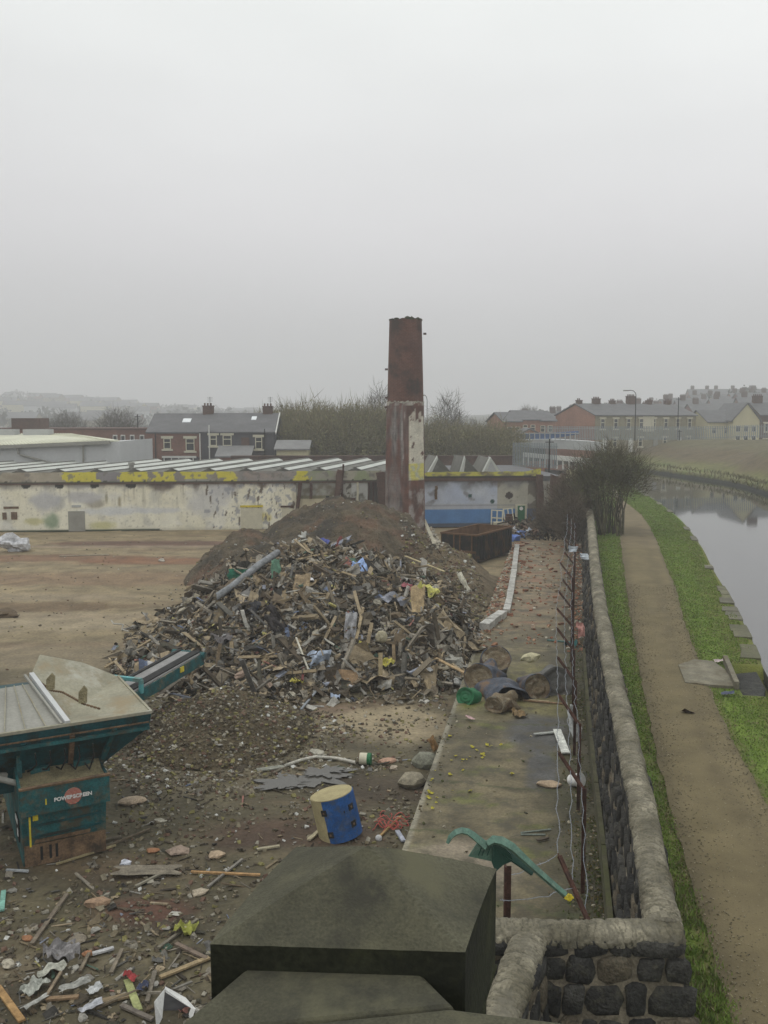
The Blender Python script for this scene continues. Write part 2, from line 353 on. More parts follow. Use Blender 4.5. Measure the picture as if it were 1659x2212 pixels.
# patches painted on the yard: the soil's own colours (centre px, size px, colour)
SOIL = [(at(330, 1173), (7.6, 1.5), (.115, .065, .045), .95), (at(120, 1205), (9, 1.7), (.17, .09, .05), .8), (at(380, 1212), (7, 1.6), (.19, .09, .045), .8),
        (at(170, 1250), (12, 2.2), (.2, .13, .075), .7), (at(60, 1310), (5, 1.2), (.13, .085, .045), .8), (at(200, 1330), (5, .5), (.15, .085, .04), .5),
        (at(300, 1180), (16, .5), (.25, .19, .14), .6), (at(120, 1340), (8, 2.0), (.3, .25, .17), .6), (at(60, 1290), (6, 1), (.27, .22, .15), .5),
        (at(160, 1415), (7, 2), (.25, .2, .13), .5),
        (at(830, 1560), (2.6, 1.7), (.27, .22, .14), .95), (at(620, 1800), (2.2, .8), (.075, .045, .03), .8), (at(310, 1965), (1.0, .5), (.1, .045, .03), .8),
        (at(840, 1700), (1.8, .9), (.06, .045, .03), .85), (at(700, 1530), (1.0, .5), (.19, .13, .09), .7), (at(560, 1620), (3, 2.2), (.13, .11, .07), .6)]
def soil_col(x, y, z):
    far = sstep(26, 40, y)
    base = cmix((.082, .07, .041), (.195, .155, .09), far)
    v = fbm(x*.35, y*1.3, .5, 2)
    c = cmix(base, tuple(k*1.35 for k in base), .5+v*1.6)
    if y < 34:
        c = cmix(c, (.05, .042, .028), sstep(-.05, .3, fbm(x*.8, y*.9, .7, 61))*.7*(1-far)); c = cmix(c, (.2, .17, .11), sstep(.12, .4, fbm(x*.6+y*.2, y-x*.3, .6, 71))*.6*(1-far))
        tr = abs(math.sin((y*1.1+x*.55+fbm(x, y, .2, 5)*3)*2.4)); c = cmix(c, (.05, .042, .03), sstep(.25, 0, tr)*.5*sstep(-.1, .3, fbm(x, y, .25, 88)))
    c = cmix(c, (.15, .1, .06), sstep(.05, .4, fbm(x*.3, y*1.5, .35, 17))*.6)
    c = cmix(c, tuple(k*.55 for k in base), sstep(.1, .45, fbm(x*.5, y*1.2, .9, 31))*.7)
    for p, (rx, ry), cc, a in SOIL:
        r = math.hypot((x-p.x)/rx, (y-p.y)/ry)+fbm(x, y, .9, 40)*.5
        if r < 1.25: c = cmix(c, cc, sstep(1.2, .65, r)*a)
    return c
def heap_col(x, y, z):
    c = cmix((.055, .044, .03), (.1, .08, .056), .5+fbm(x, y, .9, 3)*1.5)
    soil = sstep(42.5, 44.5, y+fbm(x, y, .3, 9)*4)
    sc_ = cmix((.1, .08, .052), (.135, .082, .052), sstep(.0, .25, fbm(x, y, .5, 22))*.8)
    sc_ = cmix(sc_, (.06, .052, .04), sstep(.05, .3, fbm(x, y, .4, 52)))
    c = cmix(c, sc_, soil)
    top = sstep(5.5, 3.5, math.hypot(x+2.8, (y-41.5)*1.4))
    c = cmix(c, (.14, .125, .1), top*.8)
    if y < 29: c = cmix(c, (.095, .075, .045), sstep(29, 27.5, y))
    if x > 1: c = cmix(c, (.15, .115, .07), sstep(1.2, 3, x)*sstep(37, 41, y))
    return c
# base ground, one sheet to the horizon
mb = MB(); mb.add([(-3000, -600, -.6), (3000, -600, -.6), (3000, 4500, -.6), (-3000, 4500, -.6)], [(0, 1, 2, 3)], (.12, .11, .08))
tag(mb.build('ground', 'ground'), kind='structure')
# yard
def yfn(u, v):
    y = lerp(-3, 78, v**1.15); x = lerp(-48, 14.5, u)
    tt = t_of(x, y)-edge_t(s_of(x, y)); z = yard_z(x, y)
    if tt > .3: z = lerp(z, -.3, min(1, (tt-.3)))
    return (x, y, z)
mb = MB(); mb.grid(yfn, 250, 300); o = mb.build('yard', 'ground', smooth=True); vcol(o, soil_col); tag(o, kind='structure')
def hfn(u, v):
    x = lerp(-12.5, 8.5, u); y = lerp(21.5, 63, v); h = pile(x, y)
    return (x, y, yard_z(x, y)+h-(.16 if h < .06 else 0))
mb = MB(); mb.grid(hfn, 170, 330); o = mb.build('soil_heap', 'heap', smooth=True); vcol(o, heap_col); tag(o, kind='structure')
def gz(x, y): return yard_z(x, y)+pile(x, y)
# puddles
for cx, cy, rx, ry, sd in ((672, 1686, 1.25, .36, 1), (610, 1700, .7, .16, 4), (700, 1672, .55, .22, 7)):
    p = at(cx, cy); q = []
    for k in range(60):
        a = 6.283*k/60; r = 1+.9*noise.noise(Vector((math.cos(a)*2.2, math.sin(a)*2.2, sd)))+.5*noise.noise(Vector((math.cos(a)*6, math.sin(a)*6, sd)))
        q.append((p.x+math.cos(a)*rx*r*.8, p.y+math.sin(a)*ry*r*1.3+.22*math.cos(a)*rx, yard_z(p.x, p.y)+.055+sd*.004))
    mb = MB(); mb.add(q, [tuple(range(60))]); tag(mb.build('puddle', 'puddle'), kind='structure')
# ------------------------------------------------------------------ slab (raised concrete loading platform)
def slab_col(x, y, z):
    s = s_of(x, y); tt = t_of(x, y); e = edge_t(s)
    c = cmix((.092, .078, .045), (.175, .145, .082), .5+fbm(x, y*1.3, .55, 4)*2.2)
    c = cmix(c, tuple(k*.6 for k in c), sstep(0, .35, fbm(x, y, 2.2, 91)))
    far = sstep(33, 41, s); c = cmix(c, (.235, .18, .11), far*.75)
    if s > 36: c = cmix(c, (.26, .12, .07), sstep(.02, .35, fbm(x, y, .8, 77))*.6)
    c = cmix(c, (.2, .18, .07), sstep(24.8, 26.5, s)*sstep(33, 30, s)*(.35+.6*sstep(-.1, .3, fbm(x, y, .7, 12))))      # mossy concrete
    c = cmix(c, (.12, .13, .03), sstep(.12, .3, fbm(x, y*1.5, .8, 60))*sstep(34, 28, s)*.8)
    c = cmix(c, (.05, .046, .022), sstep(-.75, .3, tt+fbm(x, y, .9, 33)*.9)*.95)      # damp moss near the wall
    c = cmix(c, (.085, .085, .085), sstep(1.25, .7, math.hypot((s-24.3)/1.6, (tt+.75)/.85)+fbm(x, y, 1.2, 3)*.4)*.9)   # wet
    c = cmix(c, (.085, .085, .085), sstep(1.2, .7, math.hypot((s-21.6)/1.3, (tt+.55)/.4)+fbm(x, y, 1.2, 3)*.4)*.9)
    c = cmix(c, (.24, .2, .145), sstep(1.2, .6, math.hypot((s-16.6)/1.1, (tt+1.9)/1.2)+fbm(x, y, 1.2, 8)*.5)*.9)
    c = cmix(c, (.21, .18, .14), sstep(1.2, .6, math.hypot((s-13)/1.3, (tt+.6)/.8)+fbm(x, y, 1.2, 8)*.5)*.8)
    if tt-e < .14: c = cmix(c, (.27, .25, .19), .8)
    # open joints
    for js in (8.3, 15.2, 17.8, 20.4, 24.9, 33.4, 38.8):
        if abs(s-js-fbm(x, y, .8, js)*.35) < .055: c = cmix(c, (.07, .075, .03), .8)
    return c
def slabtop(u, v):
    s = lerp(4, 63.5, v); e = edge_t(s); tt = lerp(e, .95, u)
    return ST(s, tt, .4+fbm(s, tt, .5, 3)*.025+(fbm(s, tt, 3, 9)*.02 if u > 0 else 0))
mb = MB(); mb.grid(slabtop, 56, 620); o = mb.build('concrete_slab', 'slab', smooth=True); vcol(o, slab_col); tag(o, kind='structure')
mb = MB()
ns = 90
for k in range(ns):
    s0, s1 = lerp(4, 63.5, k/ns), lerp(4, 63.5, (k+1)/ns)
    mb.add([ST(s0, edge_t(s0), .4), ST(s1, edge_t(s1), .4), ST(s1, edge_t(s1)-.02, -.4), ST(s0, edge_t(s0)-.02, -.4)], [(3, 2, 1, 0)], cmix((.13, .115, .085), (.2, .19, .14), .5+fbm(s0, 0, .6, 2)*2))
s0 = 63.5; mb.add([ST(s0, edge_t(s0), .4), ST(s0, 1, .4), ST(s0, 1, -.4), ST(s0, edge_t(s0), -.4)], [(0, 1, 2, 3)], (.14, .11, .08))
tag(mb.build('slab_edge', 'slab'), kind='structure')
# ------------------------------------------------------------------ towpath, banks, canal
ZP = 1.2; ZW = .82
PL = [(1700, 1650), (1606, 2280), (1585, 2212), (1438, 1707), (1372, 1397), (1350, 1244), (1335, 1122), (1331, 1085), (1318, 1055), (1290, 1035)]
PL = PL[1:]
PR = [(2100, 2280), (2020, 2212), (1640, 1707), (1497, 1397), (1448, 1244), (1393, 1122), (1345, 1080), (1325, 1053), (1295, 1033)]
WE = [(2900, 2280), (2200, 1800), (1800, 1640), (1668, 1500), (1621, 1397), (1578, 1310), (1540, 1244), (1510, 1185), (1460, 1122), (1396, 1076), (1352, 1052), (1300, 1033)]
def resamp(pts, n, z):
    P = [at(x, y, z) for x, y in pts]; L = [0]
    for a, b in zip(P, P[1:]): L.append(L[-1]+(b-a).length)
    # Catmull-Rom on arc length
    res = []
    for k in range(n+1):
        l = L[-1]*k/n; i = 0
        while i < len(L)-2 and L[i+1] < l: i += 1
        t = (l-L[i])/(L[i+1]-L[i]); p1, p2 = P[i], P[i+1]; p0 = P[max(0, i-1)]; p3 = P[min(len(P)-1, i+2)]
        q = .5*((2*p1)+(p2-p0)*t+(2*p0-5*p1+4*p2-p3)*t*t+(3*p1-p0-3*p2+p3)*t**3); q.z = z
        res.append(q)
    return res
def s_table(pts, z, n=160):
    return sorted((s_of(p.x, p.y), t_of(p.x, p.y)) for p in resamp(pts, n, z))
TPL, TPR, TWE = s_table(PL, ZP), s_table(PR, ZP), s_table(WE, ZW)
TPL = [(0, 2.05)]+[q for q in TPL if q[0] > 8]; TPR = [(0, 4.0)]+[q for q in TPR if q[0] > 11]; TWE = [(-10, 6.2), (10, 6.2), (17, 6.2)]+[q for q in TWE if q[0] > 20]
CW = [(1438, 2010), (1411, 1880), (1382, 1707), (1313, 1397), (1288, 1244), (1276, 1122), (1268.5, 1060), (1268, 1030)]
TCW = s_table(CW, 2.6)
def pl_t(s): return interp(s, TPL)
def pr_t(s): return interp(s, TPR)
def we_t(s): return interp(s, TWE)
def cw_t(s): return interp(max(s, 11.2), TCW)
S_END = 128
GREEN1, GREEN2, GREEN3 = (.09, .15, .018), (.14, .2, .03), (.1, .085, .035)
def grass_col(x, y, z):
    s = s_of(x, y); tt = t_of(x, y); c = cmix(GREEN1, GREEN2, .5+fbm(x, y, .6, 6)*2)
    k = tt-we_t(s)
    if s < 70: c = cmix(c, (.13, .12, .03), sstep(-1.5, -.5, k+fbm(x, y, 1.3, 5)*.7)*.7)
    d = min(abs(tt-pl_t(s)), abs(tt-pr_t(s)))
    c = cmix(c, (.12, .095, .045), sstep(.3, 0, d+fbm(x, y, 2.5, 11)*.3)*.75)
    if tt < pl_t(s): c = cmix(c, (.13, .1, .05), sstep(.05, .3, fbm(x, y, .8, 41))*.7*sstep(30, 22, s))
    return c
def bankfn(u, v):
    s = lerp(-12, S_END, v**1.5 if v > 0 else 0); t0 = cw_t(s)-.1; t1 = we_t(s)
    tt = lerp(t0, t1, u); z = ZP-.02+fbm(s, tt, .7, 2)*.05
    if u > .93: z = lerp(z, ZP-.06, (u-.93)/.07)
    if 26.5 < s < 29.5 and tt > 4.95: z = ZP-.5
    return ST(s, tt, z)
mb = MB(); mb.grid(bankfn, 60, 420); o = mb.build('canal_bank', 'grass', smooth=True); vcol(o, grass_col); tag(o, kind='structure')
def path_col(x, y, z):
    s = s_of(x, y); tt = t_of(x, y); a, b = pl_t(s), pr_t(s); u = (tt-a)/(b-a)
    c = cmix((.138, .112, .058), (.172, .14, .077), .5+fbm(x, y, .7, 6)*.8)
    c = cmix(c, (.1, .08, .045), sstep(.2, 0, abs(u-.68-fbm(s, 0, .2, 3)*.2))*.45*sstep(-.3, .3, fbm(s*.4, tt*2, 1, 8)+.2))
    c = cmix(c, (.09, .075, .045), sstep(.22, 0, u)*.5+sstep(.9, 1, u)*.5)
    if s > 55: c = cmix(c, (.2, .16, .1), .5)
    return c
def pathfn(u, v):
    s = lerp(-10, S_END-3, v**1.5 if v > 0 else 0); a, b = pl_t(s), pr_t(s)
    w_ = fbm(s, 7, .9, 1)*.12
    return ST(s, lerp(a+w_, b+fbm(s, 3, .8, 2)*.15, u), ZP+.045-.03*(2*u-1)**2+fbm(s, u*2, .8, 4)*.012)
mb = MB(); mb.grid(pathfn, 26, 420); o = mb.build('towpath', 'pathgravel', smooth=True); vcol(o, path_col); tag(o, kind='structure')
# stone edging of the canal
mb = MB(); s = 12.0
while s < 100:
    L = rnd.uniform(.7, 1.3)*(1 if s < 50 else 2)
    if 26.0 < s+L/2 < 30.2: s += L; continue
    w_ = .55 if s < 40 else .35
    t0, t1 = we_t(s), we_t(s+L-.02)
    c = cmix((.11, .105, .07), (.17, .16, .11), rnd.random())
    c = cmix(c, (.1, .1, .04), rnd.random()*.8)
    if s > 26 and rnd.random() < sstep(30, 44, s)*.6: s += L; continue
    mb.prism([ST(s, t0-w_*rnd.uniform(.85, 1.15), ZP-.45), ST(s, t0+.03, ZP-.45), ST(s+L-.03, t1+.03, ZP-.45), ST(s+L-.03, t1-w_*rnd.uniform(.85, 1.1), ZP-.45)], (0, 0, .47+rnd.uniform(-.02, .02)), c)
    s += L
tag(mb.build('canal_edging_stones', 'slab'), kind='structure')
mb = MB()
for k in range(220):
    s0, s1 = lerp(-10, S_END, k/220), lerp(-10, S_END, (k+1)/220)
    mb.add([ST(s0, we_t(s0), ZP-.07), ST(s1, we_t(s1), ZP-.07), ST(s1, we_t(s1)+.05, -.3), ST(s0, we_t(s0)+.05, -.3)], [(0, 1, 2, 3)], (.07, .07, .05))
tag(mb.build('canal_side', 'slab'), kind='structure')
# water
mb = MB(); mb.add([(-15, -30, ZW), (420, -30, ZW), (420, 200, ZW), (-15, 200, ZW)], [(0, 1, 2, 3)])
o = mb.build('canal_water', 'water'); tag(o, kind='structure')
o.data.clear_geometry()
vs = []; fs = []
nn_ = 200
for k in range(nn_+1):
    s0 = lerp(-20, 190, k/nn_); t0 = (we_t(s0) if s0 < S_END else we_t(S_END)-(s0-S_END)*.5)
    vs += [tuple(ST(s0, t0-.05, ZW)), tuple(ST(s0, 160, ZW))]
for k in range(nn_): fs.append((2*k, 2*k+1, 2*k+3, 2*k+2))
o.data.from_pydata(vs, [], fs)
# far bank rises to the houses
FBE = [(1295, 1012), (1345, 1016), (1400, 1020), (1500, 1035), (1560, 1044), (1600, 1052), (1640, 1064), (1700, 1085), (1800, 1130), (2000, 1180), (2400, 1300)]
FB = resamp(FBE, 110, ZW)
def fbfn(u, v):
    p = FB[min(len(FB)-1, int(round(v*110)))]
    dr = Vector((p.x, p.y, 0)).normalized(); dist = p.length
    ex = (u**1.4)*70
    q = p+dr*ex
    h = -.25+.95*sstep(0, 1.2, ex)+sstep(1, 42, ex)*3.55+fbm(q.x, q.y, .12, 5)*.5*min(1, ex/8)
    h = lerp(h, h*1.0, 1)
    bk = bump(q.x, q.y, at(1670, 1030, 1).x, at(1670, 1030, 1).y-8, 9, 12, 1.6, 1.5)
    return Vector((q.x, q.y, ZW+h+bk))
def fb_col(x, y, z):
    h = z-ZW
    v = fbm(x*.5, y, .12, 4)
    c = cmix((.15, .15, .05), (.13, .1, .055), sstep(1.0, 2.1, h+v*1.2))
    c = cmix(c, (.13, .115, .06), sstep(2.9, 3.6, h+v))
    c = cmix(c, (.11, .15, .03), sstep(.1, .3, fbm(x, y, .12, 13))*sstep(1.6, .6, h))
    c = cmix(c, (.03, .032, .025), sstep(.5, .3, h))
    c = cmix(c, tuple(k*.7 for k in c), sstep(0, .4, fbm(x, y, .5, 21)))
    return c
mb = MB(); mb.grid(fbfn, 90, 110); o = mb.build('far_bank', 'grass', smooth=True); vcol(o, fb_col); tag(o, kind='structure')
# land behind: gentle terrain out to the hills
def land(x, y):
    r = math.hypot(x, y); az = math.degrees(math.atan2(x, y))
    h = 1.6
    # hill on the right with terraces, rising to the right
    hr = interp(az, [(-3, 0), (4, 3), (10, 8.0), (17, 12.5), (23, 18.5), (30, 23), (45, 27)])
    h += hr*sstep(150, 420, r)
    hl = interp(az, [(-40, 42), (-23, 30), (-20, 27), (-14, 17), (-9, 12), (-3, 7), (4, 4)])
    h += hl*sstep(330, 1150, r)+fbm(x, y, .006, 4)*5*sstep(300, 600, r)
    return h
def landfn(u, v):
    az = R(lerp(-52, 58, u)); r = lerp(88, 1350, v**1.9)
    if az > R(4): r = max(r, lerp(88, 178, sstep(R(4), R(13), az)))
    x, y = r*math.sin(az), r*math.cos(az)
    return (x, y, land(x, y)-.4+(0 if v > 0 else -3))
def hill_col(x, y, z):
    c = cmix((.05, .055, .04), (.12, .115, .085), .5+fbm(x, y, .02, 5)*2)
    return cmix(c, (.03, .033, .025), sstep(0, .2, fbm(x, y*.5, .03, 15)))
mb = MB(); mb.grid(landfn, 130, 120); o = mb.build('hills', 'hill', smooth=True); vcol(o, hill_col); tag(o, kind='structure')
# haze
mb = MB(); mb.box((0, 640, 44), (2700, 1500, 94))
hz = bpy.data.materials.new('haze'); hz.use_nodes = True; ht = hz.node_tree; ht.nodes.clear()
ho = ht.nodes.new('ShaderNodeOutputMaterial'); pv = ht.nodes.new('ShaderNodeVolumePrincipled')
pv.inputs['Color'].default_value = (.96, .965, .98, 1); pv.inputs['Density'].default_value = .0015; pv.inputs['Anisotropy'].default_value = .3
ht.links.new(pv.outputs[0], ho.inputs['Volume']); M['haze'] = hz
tag(mb.build('haze', 'haze'), kind='stuff')
# ------------------------------------------------------------------ boundary walls
def rubble_wall(name, label, cat, cl, z0, z1, wl, batter_r=0.0, batter_l=0.0, capend=False, group=None, sides=(-1, 1), width=.4, detail=True):
    "cl: centre line points (world); masonry of rough dark stones in pale mortar under a cracked rounded coping"
    n = len(cl); root = empty(name, cl[0].xy.to_3d()+Vector((0, 0, z0)), label, cat, group); O = root.location.copy()
    def nor(i):
        d = (cl[min(i+1, n-1)]-cl[max(i-1, 0)]).normalized(); return Vector((d.y, -d.x, 0))
    Ls = [0]
    for a, b in zip(cl, cl[1:]): Ls.append(Ls[-1]+(b-a).length)
    def P(l):
        l = min(max(l, 0), Ls[-1]-1e-5); i = 0
        while Ls[i+1] < l: i += 1
        t = (l-Ls[i])/(Ls[i+1]-Ls[i])
        nn_ = (nor(i)*(1-t)+nor(i+1)*t).normalized()
        return cl[i].lerp(cl[i+1], t), nn_
    hw = width/2-.03
    mb = MB()
    nb = max(4, int(Ls[-1]/.25)) if detail else n*2
    ring = []
    for k in range(nb+1):
        p, nr = P(Ls[-1]*k/nb); ring.append([p-nr*(hw+batter_l)+Vector((0, 0, z0)), p-nr*hw+Vector((0, 0, z1)), p+nr*hw+Vector((0, 0, z1)), p+nr*(hw+batter_r)+Vector((0, 0, z0))])
    vs = [Vector((q.x, q.y, 0))+Vector((0, 0, q.z)) for r_ in ring for q in r_]
    fs = [(4*k+a, 4*k+a+1, 4*k+5+a, 4*k+4+a) for k in range(nb) for a in range(3)]+[(0, 3, 2, 1), (4*nb, 4*nb+1, 4*nb+2, 4*nb+3)]
    mb.add([v-O for v in vs], fs); mb.build('mortar_core', 'mortar', root)
    mb = MB(); H = z1-z0
    for side in sides:
        bt = batter_r if side > 0 else batter_l
        l = 0.0; row = 0; z = z0
        while z < z1-.1:
            rh = rnd.uniform(.26, .46); l = rnd.uniform(-.3, 0)
            if z+rh > z1: rh = z1-z
            while l < Ls[-1]:
                far = l > 22
                w_ = rnd.choice((.22, .32, .42, .58))*rnd.uniform(.85, 1.2)*(1.5 if far else 1)
                p, nr = P(l+w_/2); zc = z+rh/2; off = hw+bt*(z1-zc)/H
                tdir = Vector((-nr.y, nr.x, 0))
                ax = Matrix((tdir, nr*side, Vector((0, 0, 1)))).transposed()
                c = cmix((.022, .022, .022), (.06, .058, .052), rnd.random())
                if rnd.random() < .12: c = (.12, .1, .07)
                mb.rock(p+nr*side*(off-.03)+Vector((0, 0, zc))-O, (w_*.5, rnd.uniform(.05, .12), rh*rnd.uniform(.42, .54)), ax @ Matrix.Rotation(rnd.uniform(-.12, .12), 3, 'Y'), 1 if far else 2, c)
                l += w_*1.02
            z += rh*1.01
    if capend:
        for (p, dr) in ((cl[0], (cl[0]-cl[1]).normalized()),):
            nr = Vector((dr.y, -dr.x, 0))
    mb.build('masonry', 'wallstone', root, smooth=True)
    # coping
    mb = MB(); ku = 22; nb = int(Ls[-1]/.016); nb = min(nb, 1700)
    def crack(p, l, u):
        d, _ = noise.voronoi(Vector((l*8.5+.35*noise.noise(Vector((l*3, u*3, 0))), u*5.0+noise.noise(Vector((l*2, u, 4))), 2.0)), distance_metric='DISTANCE')
        q = l/.17+1.5*noise.noise(Vector((l*1.9, u*1.8, 7)))+.5*noise.noise(Vector((l*6, u*5, 3))); fr = q-math.floor(q); j_ = (.5-abs(fr-.5))*.9+max(0, .35*noise.noise(Vector((l*2.6, u*4, 11)))+.06)
        return min(d[1]-d[0]+.05, j_)
    pw = 1.6 if detail and Ls[-1] > 20 else 1
    def cf(u, v):
        l = Ls[-1]*v**pw; p, nr = P(l)
        a = lerp(-.62*math.pi, .62*math.pi, u); rr = width/2+.03
        crk = crack(p, l, u)
        r = rr*(1+.13*noise.noise(Vector((l*1.1, u*2, 0)))+.06*noise.noise(Vector((l*7, u*5, 3))))-.034*max(0, .2-crk)/.2
        zz = max(math.cos(a), -.4)
        return p+nr*math.sin(a)*r*(1.02)+Vector((0, 0, z1-.03+zz*r*.72))-O
    def cc(u, v):
        l = Ls[-1]*v**pw; p, nr = P(l); crk = crack(p, l, u)
        c = cmix((.12, .108, .074), (.28, .255, .19), .5+noise.noise(Vector((l*1.3, u*3, 5))))
        return cmix((.075, .07, .05), c, min(1, crk/.22+.15)) if l < 30 else c
    mb.grid(cf, ku, nb, cc)
    # rounded end
    for e_, dv in ((0.0, -1), (1.0, 1)):
        v0 = len(mb.v); ring_ = [cf(i/ku, e_) for i in range(ku+1)]
        mb.add(ring_, [tuple(range(ku+1))] if dv > 0 else [tuple(range(ku, -1, -1))], (.28, .26, .2))
    mb.build('coping', 'coping', root, smooth=True)
    return root
cw = []
for s in list(np.arange(11.35, 45, 1.2))+list(np.arange(45, 88, 3)):
    cw.append(ST(s, cw_t(s)))
rubble_wall('stone_wall', 'long black rubble stone wall with pale rounded coping beside the towpath', 'wall', cw, .0, 2.55, 'L', batter_r=.38, batter_l=.32)
pA = ST(11.35, cw_t(11.35)+.2); pB = at(1010, 1995, 2.6); pB.z = 0
cwx = [lerp(pB, pA, k/8) for k in range(9)]
rubble_wall('cross_wall', 'short rubble stone wall with cracked pale coping joining the corner to the gate pier', 'wall', cwx, .0, 2.5, 'C', batter_r=.12, batter_l=.05)
p1 = at(1146, 2008, 2.6); p2 = at(1040, 2260, 2.6); p1.z = p2.z = 0
rubble_wall('spur_wall', 'stone spur wall with knobbly pale coping running down from the cross wall beside the pier', 'wall', [lerp(p2, p1, k/5) for k in range(6)], .0, 2.48, 'S', batter_r=.12, batter_l=.05)
# ------------------------------------------------------------------ bridge pier and parapet
c_fl, c_fr = at(452, 2040, 7.6), at(1005, 2057, 7.6); c_br, c_bl = at(1073, 1877, 7.6), at(640, 1829, 7.6)
cen = (c_fl+c_fr+c_br+c_bl)/4
U = (c_fr-c_fl).normalized(); V = Vector((-U.y, U.x, 0)); W = (c_fr-c_fl).length
root = empty('gate_pier', (cen.x, cen.y, 0), 'massive green stained stone pier with pyramid cap and shade-darkened sides in the foreground', 'pier')
corners = [c_fl, c_fr, c_br, c_bl]
def pcap(u, v):
    a = c_fl.lerp(c_fr, u); b_ = c_bl.lerp(c_br, u); p = a.lerp(b_, v)
    uu, vv = 2*u-1, 2*v-1
    p.z = 7.6+.012*(1-vv*vv)+.15*(1-max(abs(uu), abs(vv)))
    p.z += .0015*noise.noise(Vector((u*14, v*14, 0)))
    return p-root.location
mb = MB(); mb.grid(pcap, 40, 40); 
rim = [(i/40, 0) for i in range(40)]+[(1, i/40) for i in range(40)]+[(1-i/40, 1) for i in range(40)]+[(0, 1-i/40) for i in range(40)]
top = [pcap(*q) for q in rim]; bot = [Vector((p.x, p.y, 7.28)) for p in top]
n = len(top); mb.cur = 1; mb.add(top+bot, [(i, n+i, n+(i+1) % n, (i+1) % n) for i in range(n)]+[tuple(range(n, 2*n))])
o = mb.build('cap_stone', ['capstone', 'shadestone'], root, smooth=False)
bv = o.modifiers.new('bevel', 'BEVEL'); bv.width = .006; bv.segments = 2; bv.limit_method = 'ANGLE'; bv.angle_limit = R(50)
mb = MB(); sh = [root.location*-1+cen+(p-cen)*.93 for p in corners]
sh = [Vector((p.x, p.y, 0)) for p in sh]; z = 7.278
k = 0
while z > .1:
    h = rnd.uniform(.42, .5); ins = 1 if k % 2 == 0 else .985
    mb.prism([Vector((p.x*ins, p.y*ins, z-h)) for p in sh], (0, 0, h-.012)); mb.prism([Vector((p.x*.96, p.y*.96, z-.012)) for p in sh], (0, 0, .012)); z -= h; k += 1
mb.build('shaft', 'shadestone', root)
def coping_stone(name, label, poly, z, inset, parent=None):
    "flat topped stone with weathered chamfer; poly world xy at top"
    poly = [Vector((p.x, p.y, z)) for p in poly]; c = sum(poly, Vector())/len(poly); O = Vector((c.x, c.y, 0))
    def ring(k, dz): 
        r = []
        n = len(poly)
        for i, p in enumerate(poly):
            a = (p-poly[i-1]).normalized(); b = (poly[(i+1) % n]-p).normalized(); m = (Vector((a.y, -a.x, 0))+Vector((b.y, -b.x, 0)))
            m = m/max(.5, m.length_squared)*2*.5*2 if False else m.normalized()
            r.append(p+m*k+Vector((0, 0, dz)))
        return r
    rs = [ring(0, 0), ring(.012, -.006), ring(inset*.7, -.055), ring(inset, -.1), ring(inset, -.34)]
    mb = MB(); n = len(poly); vs = [p-O for r in rs for p in r]
    fs = [tuple(range(n))]
    for k in range(len(rs)-1): fs += [(k*n+i, (k+1)*n+i, (k+1)*n+(i+1) % n, k*n+(i+1) % n) for i in range(n)]
    fs.append(tuple(range(4*n+n-1, 4*n-1, -1)))
    mb.add(vs, fs)
    return mb.build(name, 'capstone', parent, loc=None), O
zc = 7.53
ro = empty('bridge_parapet', (0, 0, 0), 'dark weathered stone bridge parapet with flat coping slabs at the bottom edge', 'wall')
A_, B_ = at(540, 2092, zc), at(905, 2108, zc); J1, J2 = at(380, 2226, zc), at(968, 2168, zc)
L1 = at(438, 2180, zc)
o, O = coping_stone('coping_stone', '', [J1, J2, B_, A_], zc, .075, ro); o.location = O
dn = (J1-J2).normalized(); off = Vector((dn.y, -dn.x, 0))
if off.y > 0: off = -off
g = off*.022
K1, K2 = at(1240, 2212, zc), at(1330, 2330, zc)
o, O = coping_stone('coping_stone', '', [at(300, 2420, zc), at(1150, 2500, zc), K2, K1, J2+g, J1+g-(J2-J1)*.15], zc-.004, .06, ro); o.location = O
mb = MB(); core = [at(420, 2440, zc), at(1180, 2430, zc), at(1190, 2230, zc), at(950, 2180, zc), at(890, 2125, zc), at(560, 2110, zc), at(440, 2220, zc)]
mb.prism([Vector((p.x, p.y, 0)) for p in core], (0, 0, zc-.342)); mb.build('parapet_wall', 'shadestone', ro)
